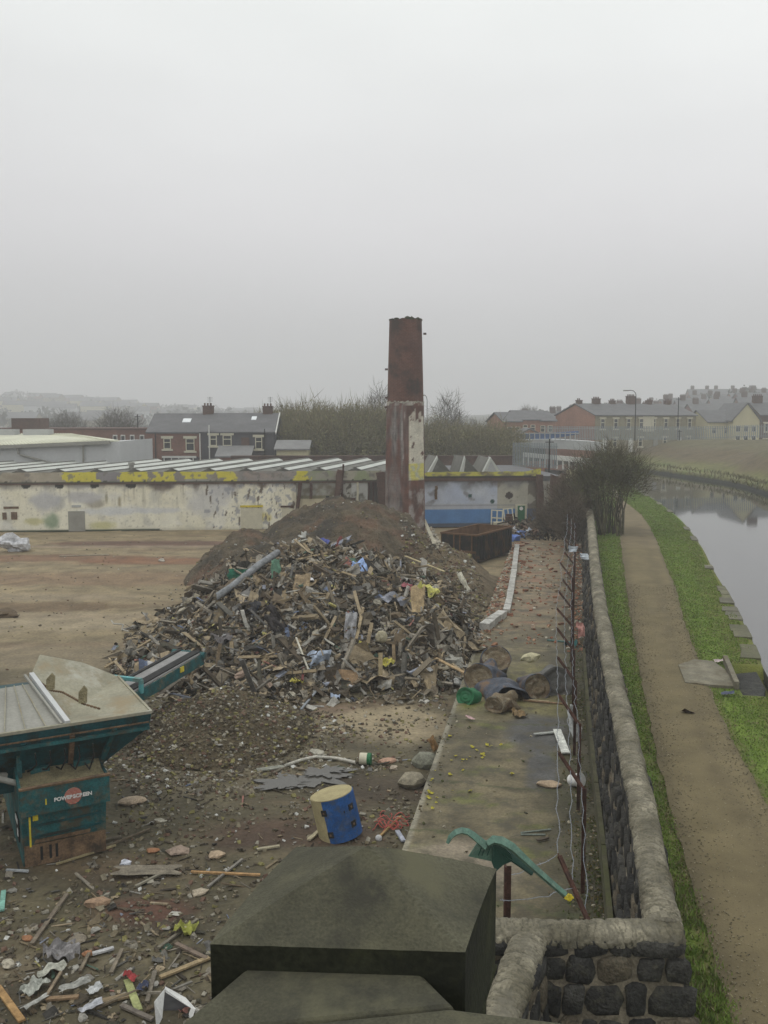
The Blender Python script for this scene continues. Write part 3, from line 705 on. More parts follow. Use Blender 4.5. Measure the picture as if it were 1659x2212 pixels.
# ------------------------------------------------------------------ yard-side plinth and barbed wire fence
mb = MB(); s = 11.0
while s < 31:
    L = 2.95
    t_ = cw_t(s)-.5
    mb.prism([ST(s, t_-.04, .38), ST(s, t_+.05, .38), ST(s+L, cw_t(s+L)-.45, .38), ST(s+L, cw_t(s+L)-.54, .38)], (0, 0, .5))
    s += 3.0
tag(mb.build('concrete_plinth', 'plinth'), 'low weathered concrete plinth running under the barbed wire fence', 'kerb')
fence = empty('barbed_wire_fence', ST(12, .4, .4), 'rusty cranked angle iron fence with barbed wire beside the dark stone wall', 'fence'); FO = fence.location.copy()
tips = []
for k, s in enumerate([12.35, 16.0, 19.5, 22.8, 25.9, 28.9, 31.8, 34.5, 37.7, 41.5, 45.5, 49.5, 53.5, 57.5]):
    tb = cw_t(s)-.93+.03*rnd.uniform(-1, 1) if s > 15 else .42
    dl = rnd.uniform(-.1, .1)
    base = ST(s-.02, tb, .35); bend = ST(s+dl*.3, tb-.01, 2.36); tip = ST(s+.25+dl, tb-.47+rnd.uniform(-.05, .05), 2.9+rnd.uniform(-.06, .06))
    if k == 0: bend = ST(11.75, .36, 2.25); base = ST(11.62, .42, .35); tip = ST(12.3, -.07, 2.92)
    mb = MB()
    mb.bar(base-FO, bend-FO, .075, .015, N); mb.bar(base-FO+N*.03, bend-FO+N*.03, .015, .075, N)
    mb.bar(bend-FO, tip-FO, .075, .015, N); mb.bar(bend-FO+N*.02-Vector((0, 0, .03)), tip-FO+N*.02-Vector((0, 0, .03)), .015, .07, N)
    mb.build('fence_post', 'steelrust', fence); tips.append((base, bend, tip))
def barb(mb, p, q, sag=.03, n=10):
    pts = [p.lerp(q, k/n)+Vector((rnd.uniform(-.03, .03), rnd.uniform(-.02, .02), -sag*4*(k/n)*(1-k/n)+rnd.uniform(-.012, .012))) if 0 < k < n else p.lerp(q, k/n) for k in range(n+1)]
    # smooth wiggle
    fine = []
    for i in range(n):
        for j in range(3): fine.append(pts[i].lerp(pts[i+1], j/3))
    fine.append(pts[-1]); far = max(0, s_of(p.x, p.y)-14)/30
    mb.tube(fine, .0055+.006*far, 4, cap=False)
    L = (q-p).length; k = int(L/.11)
    for i in range(k):
        c = p.lerp(q, (i+.5)/k); j = min(len(fine)-1, int((i+.5)/k*(len(fine)-1))); c = fine[j]
        a = Vector((rnd.uniform(-1, 1), rnd.uniform(-1, 1), rnd.uniform(-1, 1))).normalized()*.022
        mb.bar(c-a, c+a, .004, .004)
for row, fr in enumerate((1.0, .5, .04)):
    mb = MB(); prev = None
    for (b, k, t) in tips:
        p = k.lerp(t, fr)-FO
        if prev is not None: barb(mb, prev, p, .06)
        prev = p
    # tail to the corner post behind the pier
    p0 = tips[0][1].lerp(tips[0][2], fr)-FO
    ends = [(1095, 1893, 11.5), (1080, 1944, 11.2), (1230, 2001, 11.2)]
    e_ = atY(*ends[row])-FO
    barb(mb, e_, p0, .05, 8)
    mb.build('barbed_wire', 'wire', fence)
# corner post
cp = atY(1092, 1870, 11.45); 
mb = MB(); mb.bar((0, 0, 0), (0, 0, cp.z-.4), .085, .03, (1, 0, 0)); mb.bar((.04, .03, 0), (.04, .03, cp.z-.42), .012, .085, (1, 0, 0))
tag(mb.build('steel_post', 'steelrust', loc=None), 'dark rusty steel post holding the green plastic chair beside the pier', 'post').location = (cp.x, cp.y, .4)
# ------------------------------------------------------------------ factory wall
WA, WB = at(-60, 1150.5), at(1168, 1136); WB2 = at(830, 1149)
def wallpt(x, y=1100):  # point on the wall plane seen at px x,y
    d = ray(x, y); n_ = Vector((-(WB-WA).y, (WB-WA).x, 0)); o_ = Vector((0, 0, EYE))
    t = (WA-o_).dot(n_)/d.dot(n_); return o_+d*t
fw = empty('factory_wall', (WA.x, WA.y, 0), 'long low whitewashed brick wall of a single storey factory with peeling yellow band', 'building')
WX = (WB-WA).normalized(); WN = Vector((WX.y, -WX.x, 0))   # WN towards the camera
def wl(x, y=1100): p = wallpt(x, y); return ((p-WA).dot(WX), p.z)
WLEN = (WB-WA).length; XCH = wl(832)[0]; XR = wl(918)[0]
def near(l, z, px, py, rx, ry, sd=0):
    a, b = wl(px, py); return math.hypot((l-a)/rx, (z-b)/ry)+fbm(l, z, 1.4, sd)*.55
def wall_col(l, z):
    cream = cmix((.76, .72, .56), (.82, .8, .68), .5+fbm(l, z, .25, 3)*1.5)
    c = cmix(cream, (.36, .37, .36), sstep(.12, .34, fbm(l, z, .55, 9))*.45)
    c = cmix(c, (.74, .73, .68), sstep(.1, .25, fbm(l, z*2, .4, 19))*.5)
    if z < .13 and l < wl(345)[0]: return (.04, .06, .03)
    c = cmix(c, (.3, .28, .2), sstep(.35, 0, z)*.4)
    c = cmix(c, (.3, .27, .2), sstep(.1, .35, fbm(l*2.6, z*.25, 1.1, 121))*.55*sstep(.5, 3.5, z)); c = cmix(c, (.2, .18, .14), sstep(.2, .35, fbm(l*3, z*3, 1.5, 131, 5))*.5)
    # high damage under the band
    c = cmix(c, (.19, .18, .2), sstep(3.25, 3.75, z+fbm(l, z, .9, 5)*.9)*.6)
    c = cmix(c, (.12, .06, .045), sstep(3.45, 3.7, z+fbm(l, z, .8, 50)*.9-.15)*sstep(.1, .2, fbm(l, 0, .22, 70)))
    for px in (57, 128, 205, 283):
        if near(l, z, px, 1048, .45, .35, px) < .8: c = (.03, .03, .025)
    for px, py, rx, ry, cc in ((348, 1047, 1.1, .6, (.07, .035, .03)), (500, 1048, .35, .5, (.1, .06, .05)), (425, 1050, .3, .5, (.13, .09, .07)), (567, 1047, .5, .3, (.1, .06, .05)),
                               (205, 1088, .8, .35, (.3, .27, .22)), (100, 1083, 1.2, .9, (.42, .43, .47)), (180, 1075, 1.5, .5, (.45, .45, .48)), (112, 1125, .7, .6, (.13, .24, .13)),
                               (75, 1126, .9, .3, (.5, .47, .2)), (225, 1135, 1.1, .35, (.5, .48, .2)), (230, 1077, .12, .5, (.27, .24, .15)), (258, 1084, .14, .5, (.25, .2, .1)),
                               (176, 1126, .2, .2, (.15, .22, .15)), (240, 1104, 2.6, .35, (.62, .64, .66)), (340, 1103, 2.0, .25, (.6, .61, .62)), (575, 1117, .5, .4, (.6, .52, .15)),
                               (480, 1060, 1.2, .8, (.5, .5, .52)), (445, 1085, 1.6, 1.2, (.55, .55, .55))):
        c = cmix(c, cc, sstep(1.3, .5, near(l, z, px, py, rx, ry, px))*.75)
    # flaked patches towards the right
    if l > wl(440)[0]:
        f = sstep(wl(440)[0], wl(560)[0], l)
        if fbm(l*1.2, z, 1.7, 90, 5) > .2-.1*f: c = cmix(c, (.28, .29, .33), .75)
        if fbm(l*2.5, z*.6, 1.4, 95, 5) > .3-.08*f: c = (.16, .13, .1)
    # bays right of the leaning post
    L1_, L2_, L3_ = wl(640)[0], wl(720)[0], wl(735)[0]
    if L1_ < l < L3_:
        low = z < wl(640, 1078)[1]
        c = cmix((.52, .47, .33), (.56, .5, .36), rnd.random()*.3) if low else cmix((.34, .34, .3), (.17, .15, .11), sstep(0, .3, fbm(l, z, .8, 44)+.12))
        if not low and z < wl(640, 1070)[1]: c = cmix(c, (.14, .13, .06), .7)
    if L3_ <= l < wl(760)[0] and z < 4: c = cmix((.42, .41, .37), (.1, .09, .07), sstep(.02, .12, fbm(l*2, z*2, 1.1, 66)))
    if wl(760)[0] <= l < XCH-.2: c = cmix((.55, .56, .54), (.2, .19, .16), sstep(.1, .3, fbm(l, z, 1, 69)))
    if l > wl(795)[0] and l < XR: c = (.09, .08, .07)
    # right of the chimney: pale blue over bright blue
    if l >= XR-.3:
        pale = cmix((.44, .49, .6), (.52, .55, .6), .5+fbm(l, z, .5, 3)*1.5); zb = wl(1000, 1101)[1]
        c = pale
        if l > wl(1073)[0]: c = cmix((.47, .45, .38), (.4, .38, .3), .5+fbm(l, z, .6, 4))
        if z < zb: c = cmix((.07, .19, .43), (.1, .24, .48), .5+fbm(l, z, .7, 5))
        if zb < z < zb+.45 and l < wl(1073)[0]: c = cmix(c, (.42, .42, .43), .6)
        dk = sstep(2.9, 3.7, z+fbm(l, z, .7, 7)*1.4); c = cmix(c, (.16, .16, .165), dk*.75)
        c = cmix(c, (.11, .08, .06), sstep(.15, .3, fbm(l, z, .9, 23))*.75*sstep(zb, zb+.8, z)*.8)
        for px, py in ((1016, 1071), (1064, 1083)):
            if near(l, z, px, py, .16, .16, px) < 1: c = (.02, .07, .06)
        if near(l, z, 1100, 1070, .28, .28, 5) < 1: c = (.05, .035, .03)
        if abs(z-wl(1000, 1091)[1]+.02) < .06: c = cmix(c, (.15, .17, .22), .5)
        if l > wl(1140)[0]: c = cmix(c, (.1, .08, .06), .75 if fbm(l, z, .8, 8) > -.15 else .2)
        if z < .35: c = cmix(c, (.07, .06, .05), .8)
    return c
zt = wl(0, 1043)[1]; zt0 = wl(0, 1021)[1]
mb = MB(); HW = zt
mb.grid(lambda u, v: Vector((u*WLEN, 0, v*HW)), 620, 44)
o = mb.build('wall', 'paintwall', fw); o.rotation_euler.z = math.atan2(WX.y, WX.x); vcol(o, lambda x, y, z: wall_col(x, z))
ang = math.atan2(WX.y, WX.x)
def wpart(mb, name, m, **k): o = mb.build(name, m, fw, **k); o.rotation_euler.z = ang; return o
mb = MB(); mb.box((WLEN/2, .35, HW/2-.02), (WLEN, .6, HW-.04)); wpart(mb, 'wall_core', 'brownbrick')
# top band (parapet) with ragged yellow paint
def band_col(l, z):
    px = 0
    c = cmix((.33, .31, .27), (.24, .22, .18), .5+fbm(l, z, .7, 3)*2)
    n_ = fbm(l, z*1.5, .9, 11); l0_ = l; l = l+fbm(l, z, 1.6, 37)*1.3
    def seg(a, b): return wl(a)[0] < l < wl(b)[0]
    yel = (.6, .54, .07)
    if seg(-80, 134): c = cmix((.42, .38, .3), (.3, .26, .2), .5+n_*2)
    if seg(136, 215): c = yel
    if seg(215, 258): c = (.25, .24, .25)
    if seg(258, 320): c = yel if n_ > -.3 else (.3, .28, .24)
    if seg(320, 400): c = yel if n_ > 0.0 else (.24, .22, .2)
    if seg(400, 452): c = yel if z > zt+.2 or n_ > .2 else (.3, .3, .28)
    if seg(452, 478): c = yel if n_ > .1 else c
    if seg(478, 512): c = yel
    if seg(512, 640): c = cmix((.33, .27, .24), (.25, .25, .24), .5+n_*2)
    if seg(640, 662): c = yel
    if seg(662, 728): c = cmix((.3, .29, .24), (.24, .3, .15), .5+n_*2)
    if seg(736, 815): c = cmix((.42, .4, .32), (.3, .34, .2), sstep(-.1, .25, n_))
    if seg(918, 1180): c = cmix((.55, .52, .1), (.2, .17, .1), sstep(-.12, .2, n_))
    if fbm(l0_, z*1.3, 1.5, 57) > .2: c = cmix(c, (.2, .19, .17), .8)
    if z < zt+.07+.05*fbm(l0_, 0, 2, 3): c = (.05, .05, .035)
    return c
mb = MB(); mb.grid(lambda u, v: Vector((u*(XCH-.3), -.12-.01*math.sin(u*90), lerp(zt-.1, zt0+fbm(u*80, 0, .5, 2)*.07*(v > .9), v))), 420, 10)
o = wpart(mb, 'band', 'paintwall'); vcol(o, lambda x, y, z: band_col(x, z))
mb = MB(); mb.box(((XCH-.3)/2, .02, zt-.12), (XCH-.3, .3, .1)); mb.box(((XCH-.3)/2, .15, zt0-.25), (XCH-.3, .5, .4)); 
wpart(mb, 'band_ledge', 'brownbrick')
zr0, zr1 = wl(1000, 1031)[1], wl(1000, 1019)[1]
mb = MB(); mb.grid(lambda u, v: Vector((lerp(XR-.5, WLEN-.1, u), -.12, lerp(zr0-.05, zr1+.22*sstep(.85, 1, u)+fbm(u*20, 0, .8, 2)*.08*(v > .9), v))), 120, 8)
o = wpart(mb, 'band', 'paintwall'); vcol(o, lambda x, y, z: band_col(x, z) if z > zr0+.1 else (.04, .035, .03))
mb = MB(); mb.box(((XR+WLEN)/2-.3, .1, zr0-.15), (WLEN-XR, .42, .32)); wpart(mb, 'band_ledge', 'brownbrick')
# doors, boarded openings, posts
def wrect(mb, x0, y0, x1, y1, out=.04, dep=.06):
    a, b = wl(x0, y1); c, d = wl(x1, y0); b = max(b, .01)
    mb.box(((a+c)/2, -out, (b+d)/2), (abs(c-a), dep, abs(d-b)))
mb = MB(); wrect(mb, 149, 1104, 183, 1152); wpart(mb, 'door', 'greyplate')
for r_ in ((6, 1107, 14, 1122), (25, 1106, 37, 1122)):
    mb = MB(); wrect(mb, *r_); wpart(mb, 'boarded_window', 'rustmud')
mb = MB(); wrect(mb, 8, 1094, 40, 1099, .03); wpart(mb, 'faded_sign', 'rustmud')
mb = MB(); wrect(mb, 155, 1091, 175, 1096, .03)
wpart(mb, 'faded_sign', 'palegrey')
mb = MB(); wrect(mb, 519, 1091, 568, 1096, .06); wpart(mb, 'lintel', 'yellow')
mb = MB(); wrect(mb, 521, 1097, 566, 1142, .045); wpart(mb, 'door', 'creampaint')
mb = MB(); wrect(mb, 606, 1092, 634, 1096, .05); wpart(mb, 'lintel', 'steelrust')
mb = MB(); wrect(mb, 609, 1098, 633, 1130, .045); wpart(mb, 'door', 'creampaint')
def wpost(x0, y0, x1, y1, w_, m='steelrust', out=.25, name='post'):
    mb = MB(); a, b = wl(x0, y0); c, d = wl(x1, y1)
    n_ = 6; pts = [Vector((lerp(a, c, k/n_)+rnd.uniform(-.04, .04), -out, lerp(b, d, k/n_))) for k in range(n_+1)]
    for p, q in zip(pts, pts[1:]): mb.bar(p, q, w_, w_, (0, 1, 0), ext=.02)
    wpart(mb, name, m)
wpost(649, 1040, 638, 1135, .3); wpost(672, 1042, 672, 1076, .22); wpost(734, 1015, 725, 1090, .45, 'brownbrick'); wpost(741, 1003, 737, 1092, .14, 'steelrust')
wpost(772, 1042, 773, 1092, .16, 'creampaint'); wpost(797, 1040, 795, 1092, .12, 'steelrust'); wpost(806, 1040, 806, 1092, .12, 'steelrust'); wpost(820, 1020, 826, 1095, .6, 'brownbrick'); wpost(735, 1043, 733, 1092, .12, 'palegrey')
wpost(1163, 1025, 1165, 1134, .5, 'brownbrick', .3); wpost(942, 1050, 942, 1078, .2, 'rustmud', .06)
mb = MB(); wrect(mb, 757, 1075, 768, 1083, .05); wpart(mb, 'sign', 'brownbrick')
mb = MB(); wrect(mb, 704, 1071, 711, 1079, .05); wpart(mb, 'vent', 'black')
# green door in its frame and white window frames leaning on the wall
mb = MB(); wrect(mb, 1112, 1089, 1138, 1136, .05, .1); d_ = wpart(mb, 'door_frame', 'creampaint')
mb = MB(); wrect(mb, 1117, 1092, 1133, 1136, .12, .06); wpart(mb, 'door', 'green')
mb = MB(); a, b = wl(1125, 1098); mb.tube([(a, -.15, b), (a, -.17, b)], .16, 14); wpart(mb, 'door_sign', 'white')
# debris shelf
def frame(px0, py0, px1, py1, nx, ny, name, label, tilt):
    a, b = wl(px0, py1); c, d = wl(px1, py0); b = max(b, .02); w_, h = c-a, d-b
    mb = MB(); t_ = .09
    for i in range(nx+1): mb.box((w_*i/nx, 0, h/2), (t_, .06, h))
    for j in range(ny+1): mb.box((w_/2, .004, h*j/ny), (w_+t_, .05, t_))
    o = mb.build(name, 'creampaint'); p = WA+WX*a+WN*.9; o.location = (p.x, p.y, b); o.rotation_euler = (R(-12), tilt, ang)
    tag(o, label, 'window frame')
frame(1056, 1099, 1080, 1132, 2, 2, 'window_frame', 'pale bare window frame leaning on the blue wall left of the green door', R(4))
frame(1086, 1097, 1105, 1131, 2, 1, 'window_frame', 'narrow pale window frame tilted against the blue wall next to the green door', R(-5))
p = WA+WX*wl(1090)[0]+WN*1.6; mb = MB(); mb.tube([(0, 0, 0), (0.02, 0, .5), (0, 0, 1.0)], .32, 10); mb.box((0, 0, 1.05), (.5, .2, .3), None)
tag(mb.build('rusty_bin', 'steelrust', loc=None), 'dark rusty bin standing before the window frames at the blue wall', 'bin').location = p
mb = MB(); a0, a1 = wl(1060)[0], wl(1112)[0]; mb.box(((a0+a1)/2, -1.1, .25), (a1-a0, .5, .5), None, None, .03)
o = mb.build('timber_bench', 'creampaint'); o.location = (WA.x, WA.y, 0); o.rotation_euler.z = ang; tag(o, 'low pale timber box below the window frames at the blue wall', 'box')
# ------------------------------------------------------------------ shed roofs
DR = Vector((math.sin(_a), math.cos(_a), 0))
ridge_px = [-140, -60, 20, 98, 119+40, 200, 277, 360, 440, 511, 602, 688, 767]
rb = 2.75
def roof_bay(l0, length, zr, zv, half, glz, label=None):
    o_ = WA+WX*l0-WN*.75
    r = empty('roof_bay', (o_.x, o_.y, 0))
    a, b, c = (-WX*half+Vector((0, 0, zv))), Vector((0, 0, zr)), (WX*half+Vector((0, 0, zv))); Dv = DR*length
    mb = MB()
    mb.add([a, b, b+Dv, a+Dv], [(3, 2, 1, 0)]); mb.add([b, c, c+Dv, b+Dv], [(3, 2, 1, 0)])
    mb.add([a, c, b], [(0, 1, 2)]); mb.add([a+Dv, b+Dv, c+Dv], [(0, 1, 2)])
    o = mb.build('roof_slope', 'roofsheet', r)
    mb = MB(); up = Vector((0, 0, .05))
    k0, k1 = glz
    A0, A1 = b.lerp(c, k0)+up, b.lerp(c, k1)+up
    mb.prism([A0, A1, A1+Dv*.995, A0+Dv*.995], (0, 0, .03)); mb.build('glazing_strip', 'glazing', r)
    mb = MB(); mb.bar(b+Vector((0, 0, .04)), b+Dv+Vector((0, 0, .04)), .3, .08); mb.build('ridge_cap', 'roofsheet', r)
    return r
prev = None
ls = [wl(x, 1015)[0] for x in (119, 200, 277, 360, 440, 511, 600, 688, 767)]
stp = (ls[-1]-ls[0])/8
ridx = [ls[0]+stp*(k-5) for k in range(14)]
shed = empty('sawtooth_shed', (WA.x, WA.y, 0), 'row of low grey shed roofs with white glazing strips behind the white wall', 'building')
for l0 in ridx:
    r = roof_bay(l0, 17.5, 4.86, 4.25, stp/2, (.02, .38)); r.name = 'roof_bay'
    for ch in list(r.children):
        ch.parent = shed; ch.location = r.location-shed.location
    bpy.data.objects.remove(r)
for k, (px, hb) in enumerate(((948, 27), (1008, 30), (1064, 32))):
    l0, _z = wl(px, 1013); o_ = WA+WX*l0-WN*.8; half = wl(px+33)[0]-wl(px)[0]; zr = wl(px, 990+2*(k > 1)-2)[1]
    r = empty('rooflight', (o_.x, o_.y, 0), ['grey gabled rooflight with white left slope nearest the chimney', 'grey gabled rooflight standing between two others right of the chimney', 'small white edged gabled rooflight nearest the palisade fence'][k], 'rooflight', 'gabled rooflights on the shed right of the chimney')
    zv = 4.15; tl = [.72, .35, .6][k]; a = -WX*half*tl+Vector((0, 0, zv)); b = Vector((0, 0, zr)); c = WX*half*[1.1, 1.1, .8][k]+Vector((0, 0, zv)); Dv = -WN*5
    mb = MB(); mb.prism([a, c, b], Dv); mb.build('roof', 'roofsheet', r)
    mb = MB(); mb.prism([a+WN*.05, a+WN*.05+WX*.25*half, b+WN*.05+Vector((0, 0, -.18))+WX*.05, b+WN*.05+Vector((0, 0, .05))], Dv*.1+Vector((0, 0, .04))); mb.build('verge', 'glazing', r)
    if k == 2:
        mb = MB(); mb.prism([c+WN*.05, b+WN*.05+Vector((0, 0, .05)), b+WN*.05+Vector((0, 0, -.2)), c+WN*.05-WX*.3], Dv*.2+Vector((0, 0, .04))); mb.build('verge', 'glazing', r)
        mb = MB(); mb.prism([a+WN*.02, c+WN*.02, b+WN*.02], -WN*.01); mb.build('gable', 'palegrey', r)
mb = MB(); mb.box(((XR+WLEN)/2, 9, 3.6), (WLEN-XR+4, 17, .4)); o = mb.build('flat_roof', 'slate'); o.location = (WA.x, WA.y, .3); o.rotation_euler.z = ang; tag(o, 'dark flat roof of the factory right of the chimney', 'roof')
pA, pB = atY(500, 1000, 96), atY(1112, 1000, 96)
mb = MB(); mb.box(((pA.x+pB.x)/2, 96, 2.2), (pB.x-pA.x, .5, 5.1)); mb.box(((pA.x+pB.x)/2, 96, 4.82), (pB.x-pA.x, .7, .14))
tag(mb.build('boundary_wall', 'brownbrick'), 'long dark brown brick wall behind the shed roofs', 'wall')
# ------------------------------------------------------------------ chimney
CH = Vector(((875-829.5)/1950*68.5, 68, 0))
ch = empty('chimney', CH, 'tall tapering red brick factory chimney on a peeling octagonal base', 'chimney')
zs = atY(872, 868, 68).z; ztp = atY(870, 692, 68).z
rb0, rb1 = 1.56, 1.42
def octr(a): # radius factor of octagon in direction a (flats offset)
    k = math.pi/4; a = (a+math.pi/8+.12) % k-k/2; return math.cos(k/2)/math.cos(a)*1.03
def chf(u, v):
    a = u*2*math.pi; z = v*zs; r = lerp(rb0, rb1, v)*octr(a); r += .03*fbm(a*3, z, 1, 3)
    return Vector((math.cos(a)*r, math.sin(a)*r, z))
def chc(x, y, z):
    a = math.degrees(math.atan2(y, x)); a = a if a < 90 else a-360   # -90 faces camera; 0 = right
    n_ = fbm(x*2, z*.8+y*2, .9, 4); st_ = fbm((x+y)*5, z*.35, .8, 14)
    c = cmix((.135, .062, .046), (.08, .046, .038), .5+n_*2)
    if a < -100: c = cmix(c, (.17, .16, .155), sstep(-.25, .15, st_)*.95)
    elif a < -78: c = cmix(c, (.15, .11, .1), sstep(-.1, .15, st_)*.7)
    if a < -78: c = cmix(c, (.4, .39, .37), sstep(.22, .36, st_)*.7); c = cmix(c, (.05, .045, .045), sstep(.15, .3, fbm((x-y)*4, z*.5, .8, 34))*.8)
    if -80 < a < -8:
        if z > 4.3: 
            top = 8.7+n_*1.5
            c = (.52, .5, .42) if (z < top and fbm(x*3, z*2, .9, 44) < .33) else c
            if z < 5.5: c = cmix((.53, .5, .15), (.4, .42, .33), sstep(-.05, .2, fbm(x*4, z*3, .7, 81)))
            if z > 8.6 and fbm(x*2, z, 1.2, 47) > .08: c = (.4, .37, .31)
        elif z < 3.6: c = cmix(c, (.27, .25, .24), sstep(-.1, .2, fbm(x*2, z*1.5, .7, 61)))
    if z > zs-.25: c = cmix(c, (.4, .38, .34), sstep(-.1, .2, n_))
    return tuple(k_*1.4 for k_ in c)
mb = MB(); mb.grid(chf, 96, 90); mb.add([chf(k/96, 1) for k in range(96)], [tuple(range(96))]); o = mb.build('octagonal_base', 'chimneycol', ch, smooth=False); vcol(o, chc)
r0, r1 = 1.36, 1.2
mb = MB()
def stf(u, v):
    a = u*2*math.pi; z = lerp(zs-.05, ztp+.12*noise.noise(Vector((math.cos(a)*2.5, math.sin(a)*2.5, 0))) if v > .97 else ztp, v); r = lerp(r0, r1, v)
    return Vector((math.cos(a)*r, math.sin(a)*r, z))
mb.grid(stf, 72, 40)
mb.grid(lambda u, v: Vector((stf(u, 1).x*lerp(.98, .72, v), stf(u, 1).y*lerp(.98, .72, v), stf(u, 1).z-v*.5)), 72, 2)
mb.build('round_stack', 'chimneybrick', ch, smooth=True)
mb = MB()
for k in range(46):
    a = rnd.uniform(0, 6.28); mb.blob((math.cos(a)*r1*.93, math.sin(a)*r1*.93, ztp+.03), (.22, .12, rnd.uniform(.03, .17)), Matrix.Rotation(a+1.57, 3, 'Z'), 1, .3)
mb.build('ragged_rim', 'ivy', ch)
mb = MB()
for k in range(60):
    a = 6.283*k/60; mb.blob((math.cos(a)*(rb1-.12), math.sin(a)*(rb1-.12), zs-rnd.uniform(0, .12)), (.16, .12, rnd.uniform(.03, .14)), Matrix.Rotation(a+1.57, 3, 'Z'), 1, .3)
mb.build('broken_ledge', 'concrete', ch)
for z_, a_ in ((ztp-1.0, 0), (ztp-3.6, 180), (zs-.4, 180), (zs+.3, 182)):
    mb = MB(); a = R(a_); mb.box((math.cos(a)*1.42, math.sin(a)*1.42-.2, z_), (.22, .1, .14)); mb.build('iron_bracket', 'steelrust', ch)
# broken wall end beside the blue wall
bw = MB(); p = WA+WX*(WLEN+.2)+WN*1.5
prof = [(0, 0), (2.1, 0), (2.0, .8), (2.35, 1.2), (2.0, 1.6), (2.5, 2.6), (2.4, 3.2), (1.9, 3.9), (1.0, 4.3), (.8, 3.9), (.1, 4.2)]
bw.prism([p+WX*x+Vector((0, 0, z+.2)) for x, z in prof], WN*.45)
tag(bw.build('broken_wall', 'brownbrick'), 'jagged broken wall stub at the right end of the blue wall', 'wall')
mb = MB(); prof = [(.35, .3), (1.2, .5), (1.5, 1.2), (1.9, 2.2), (2.0, 2.7), (1.0, 2.6), (.9, 1.9), (.4, 1.5)]
mb.prism([p+WX*(x)+WN*.46+Vector((0, 0, z+.1)) for x, z in prof], WN*.06); 
tag(mb.build('painted_wall_panel', 'creamrender'), 'ragged cream yellow painted wall remnant right of the green door', 'wall')
mb = MB(); mb.box(p+WX*1.7+WN*.5+Vector((0, 0, 4.1)), (.9, .3, 1.2), Matrix.Rotation(ang, 3, 'Z'), None, .12); tag(mb.build('masonry_lump', 'creamrender'), 'pale lump of broken masonry on top of the wall stub', 'masonry')
# ------------------------------------------------------------------ houses
def gable_house(name, label, O, ang, L, Dp, z0, ze, zr, wallm, roofm, cat='house', group=None, over=.25, chims=(), wins=(), chm='brownbrick', verge=None):
    "O = front left ground corner; local x along the front, y into depth"
    r = empty(name, (O[0], O[1], 0), label, cat, group, ang)
    mb = MB()
    mb.add([(0, 0, z0), (L, 0, z0), (L, 0, ze), (0, 0, ze)], [(0, 1, 2, 3)]); mb.add([(0, Dp, z0), (L, Dp, z0), (L, Dp, ze), (0, Dp, ze)], [(3, 2, 1, 0)])
    for x, o_ in ((0, (4, 3, 2, 1, 0)), (L, (0, 1, 2, 3, 4))): mb.add([(x, 0, z0), (x, Dp, z0), (x, Dp, ze), (x, Dp/2, zr), (x, 0, ze)], [o_])
    mb.build('wall', wallm, r)
    mb = MB(); sl = (zr-ze)/(Dp/2)
    y0 = -over; z_ = ze-over*sl+.06
    mb.prism([(-over, y0, z_), (-over, Dp/2, zr+.06), (-over, Dp-y0, z_), (-over, Dp-y0, z_+.15), (-over, Dp/2, zr+.22), (-over, y0, z_+.15)], (L+2*over, 0, 0))
    rf = mb.build('roof', roofm, r)
    for cx, cw, h in chims:
        mb = MB(); mb.box((cx, Dp/2, zr+h/2-.3), (cw, .6, h+.6)); mb.box((cx, Dp/2, zr+h), (cw+.12, .72, .12))
        for k in range(int(cw/.35)): mb.tube([(cx-cw/2+.2+k*.35, Dp/2, zr+h), (cx-cw/2+.2+k*.35, Dp/2, zr+h+.35)], .1, 6)
        mb.build('chimney', chm, rf)
    for (x, z, w_, h, kind) in wins:
        mb = MB()
        if kind == 'door':
            mb.box((x, -.05, z+h/2), (w_, .1, h)); mb.build('door', 'whitepaint' if rnd.random() < .5 else 'greyplate', r); continue
        t_ = .09
        for sx in (-1, 1): mb.box((x+sx*(w_/2-t_/2), -.05, z+h/2), (t_, .12, h))
        for zz in (z+t_/2, z+h-t_/2, z+h*.62): mb.box((x, -.045, zz), (w_-.02, .1, t_))
        if w_ > 1: mb.box((x, -.043, z+h*.3), (t_, .1, h*.6))
        if kind == 'trim': mb.box((x, -.07, z+h+.12), (w_+.5, .14, .26)); mb.box((x, -.07, z-.1), (w_+.4, .16, .2))
        f = mb.build('window', 'creampaint', r)
        mb = MB(); mb.box((x, -.012, z+h/2), (w_-.02, .03, h-.02)); mb.build('pane', 'glass', f)
    return r, rf
# the pair of houses on the left
a_, b_ = atY(318, 940, 100), atY(592, 940, 100)
LH = b_.x-a_.x; px2 = lambda px: atY(px, 940, 100).x-a_.x; pz = lambda py: atY(500, py, 100).z
xs = px2(434)
O1 = (a_.x, 100); ze = pz(936); zr = atY(500, 897, 104).z; z0 = 1.2
def W4(x0, x1, y0, y1, kind): return (px2((x0+x1)/2), pz(y1), px2(x1)-px2(x0), pz(y0)-pz(y1), kind)
h1, rf = gable_house('brick_house', 'red brick house with slate roof and two cream framed windows behind the shed roofs', O1, 0, xs, 8, z0, ze, zr, 'redbrick', 'slate', chims=(), wins=(W4(353, 369, 947, 970, 'trim'), W4(401, 420, 947, 974, 'trim')), over=.15)
mb = MB(); A = (px2(388), pz(921), 0); 
def skyl(rf, x0, x1, f0, f1, xo=0):
    ya, yb = 8/2*f0, 8/2*f1; za, zb = lerp(ze, zr, f0)+.26, lerp(ze, zr, f1)+.26
    mb = MB(); mb.prism([(x0-xo, ya, za), (x1-xo, ya, za), (x1-xo, yb, zb), (x0-xo, yb, zb)], (0, 0, .06)); mb.build('skylight', 'skylight', rf)
skyl(rf, px2(386), px2(404), .46, .66)
mb = MB()
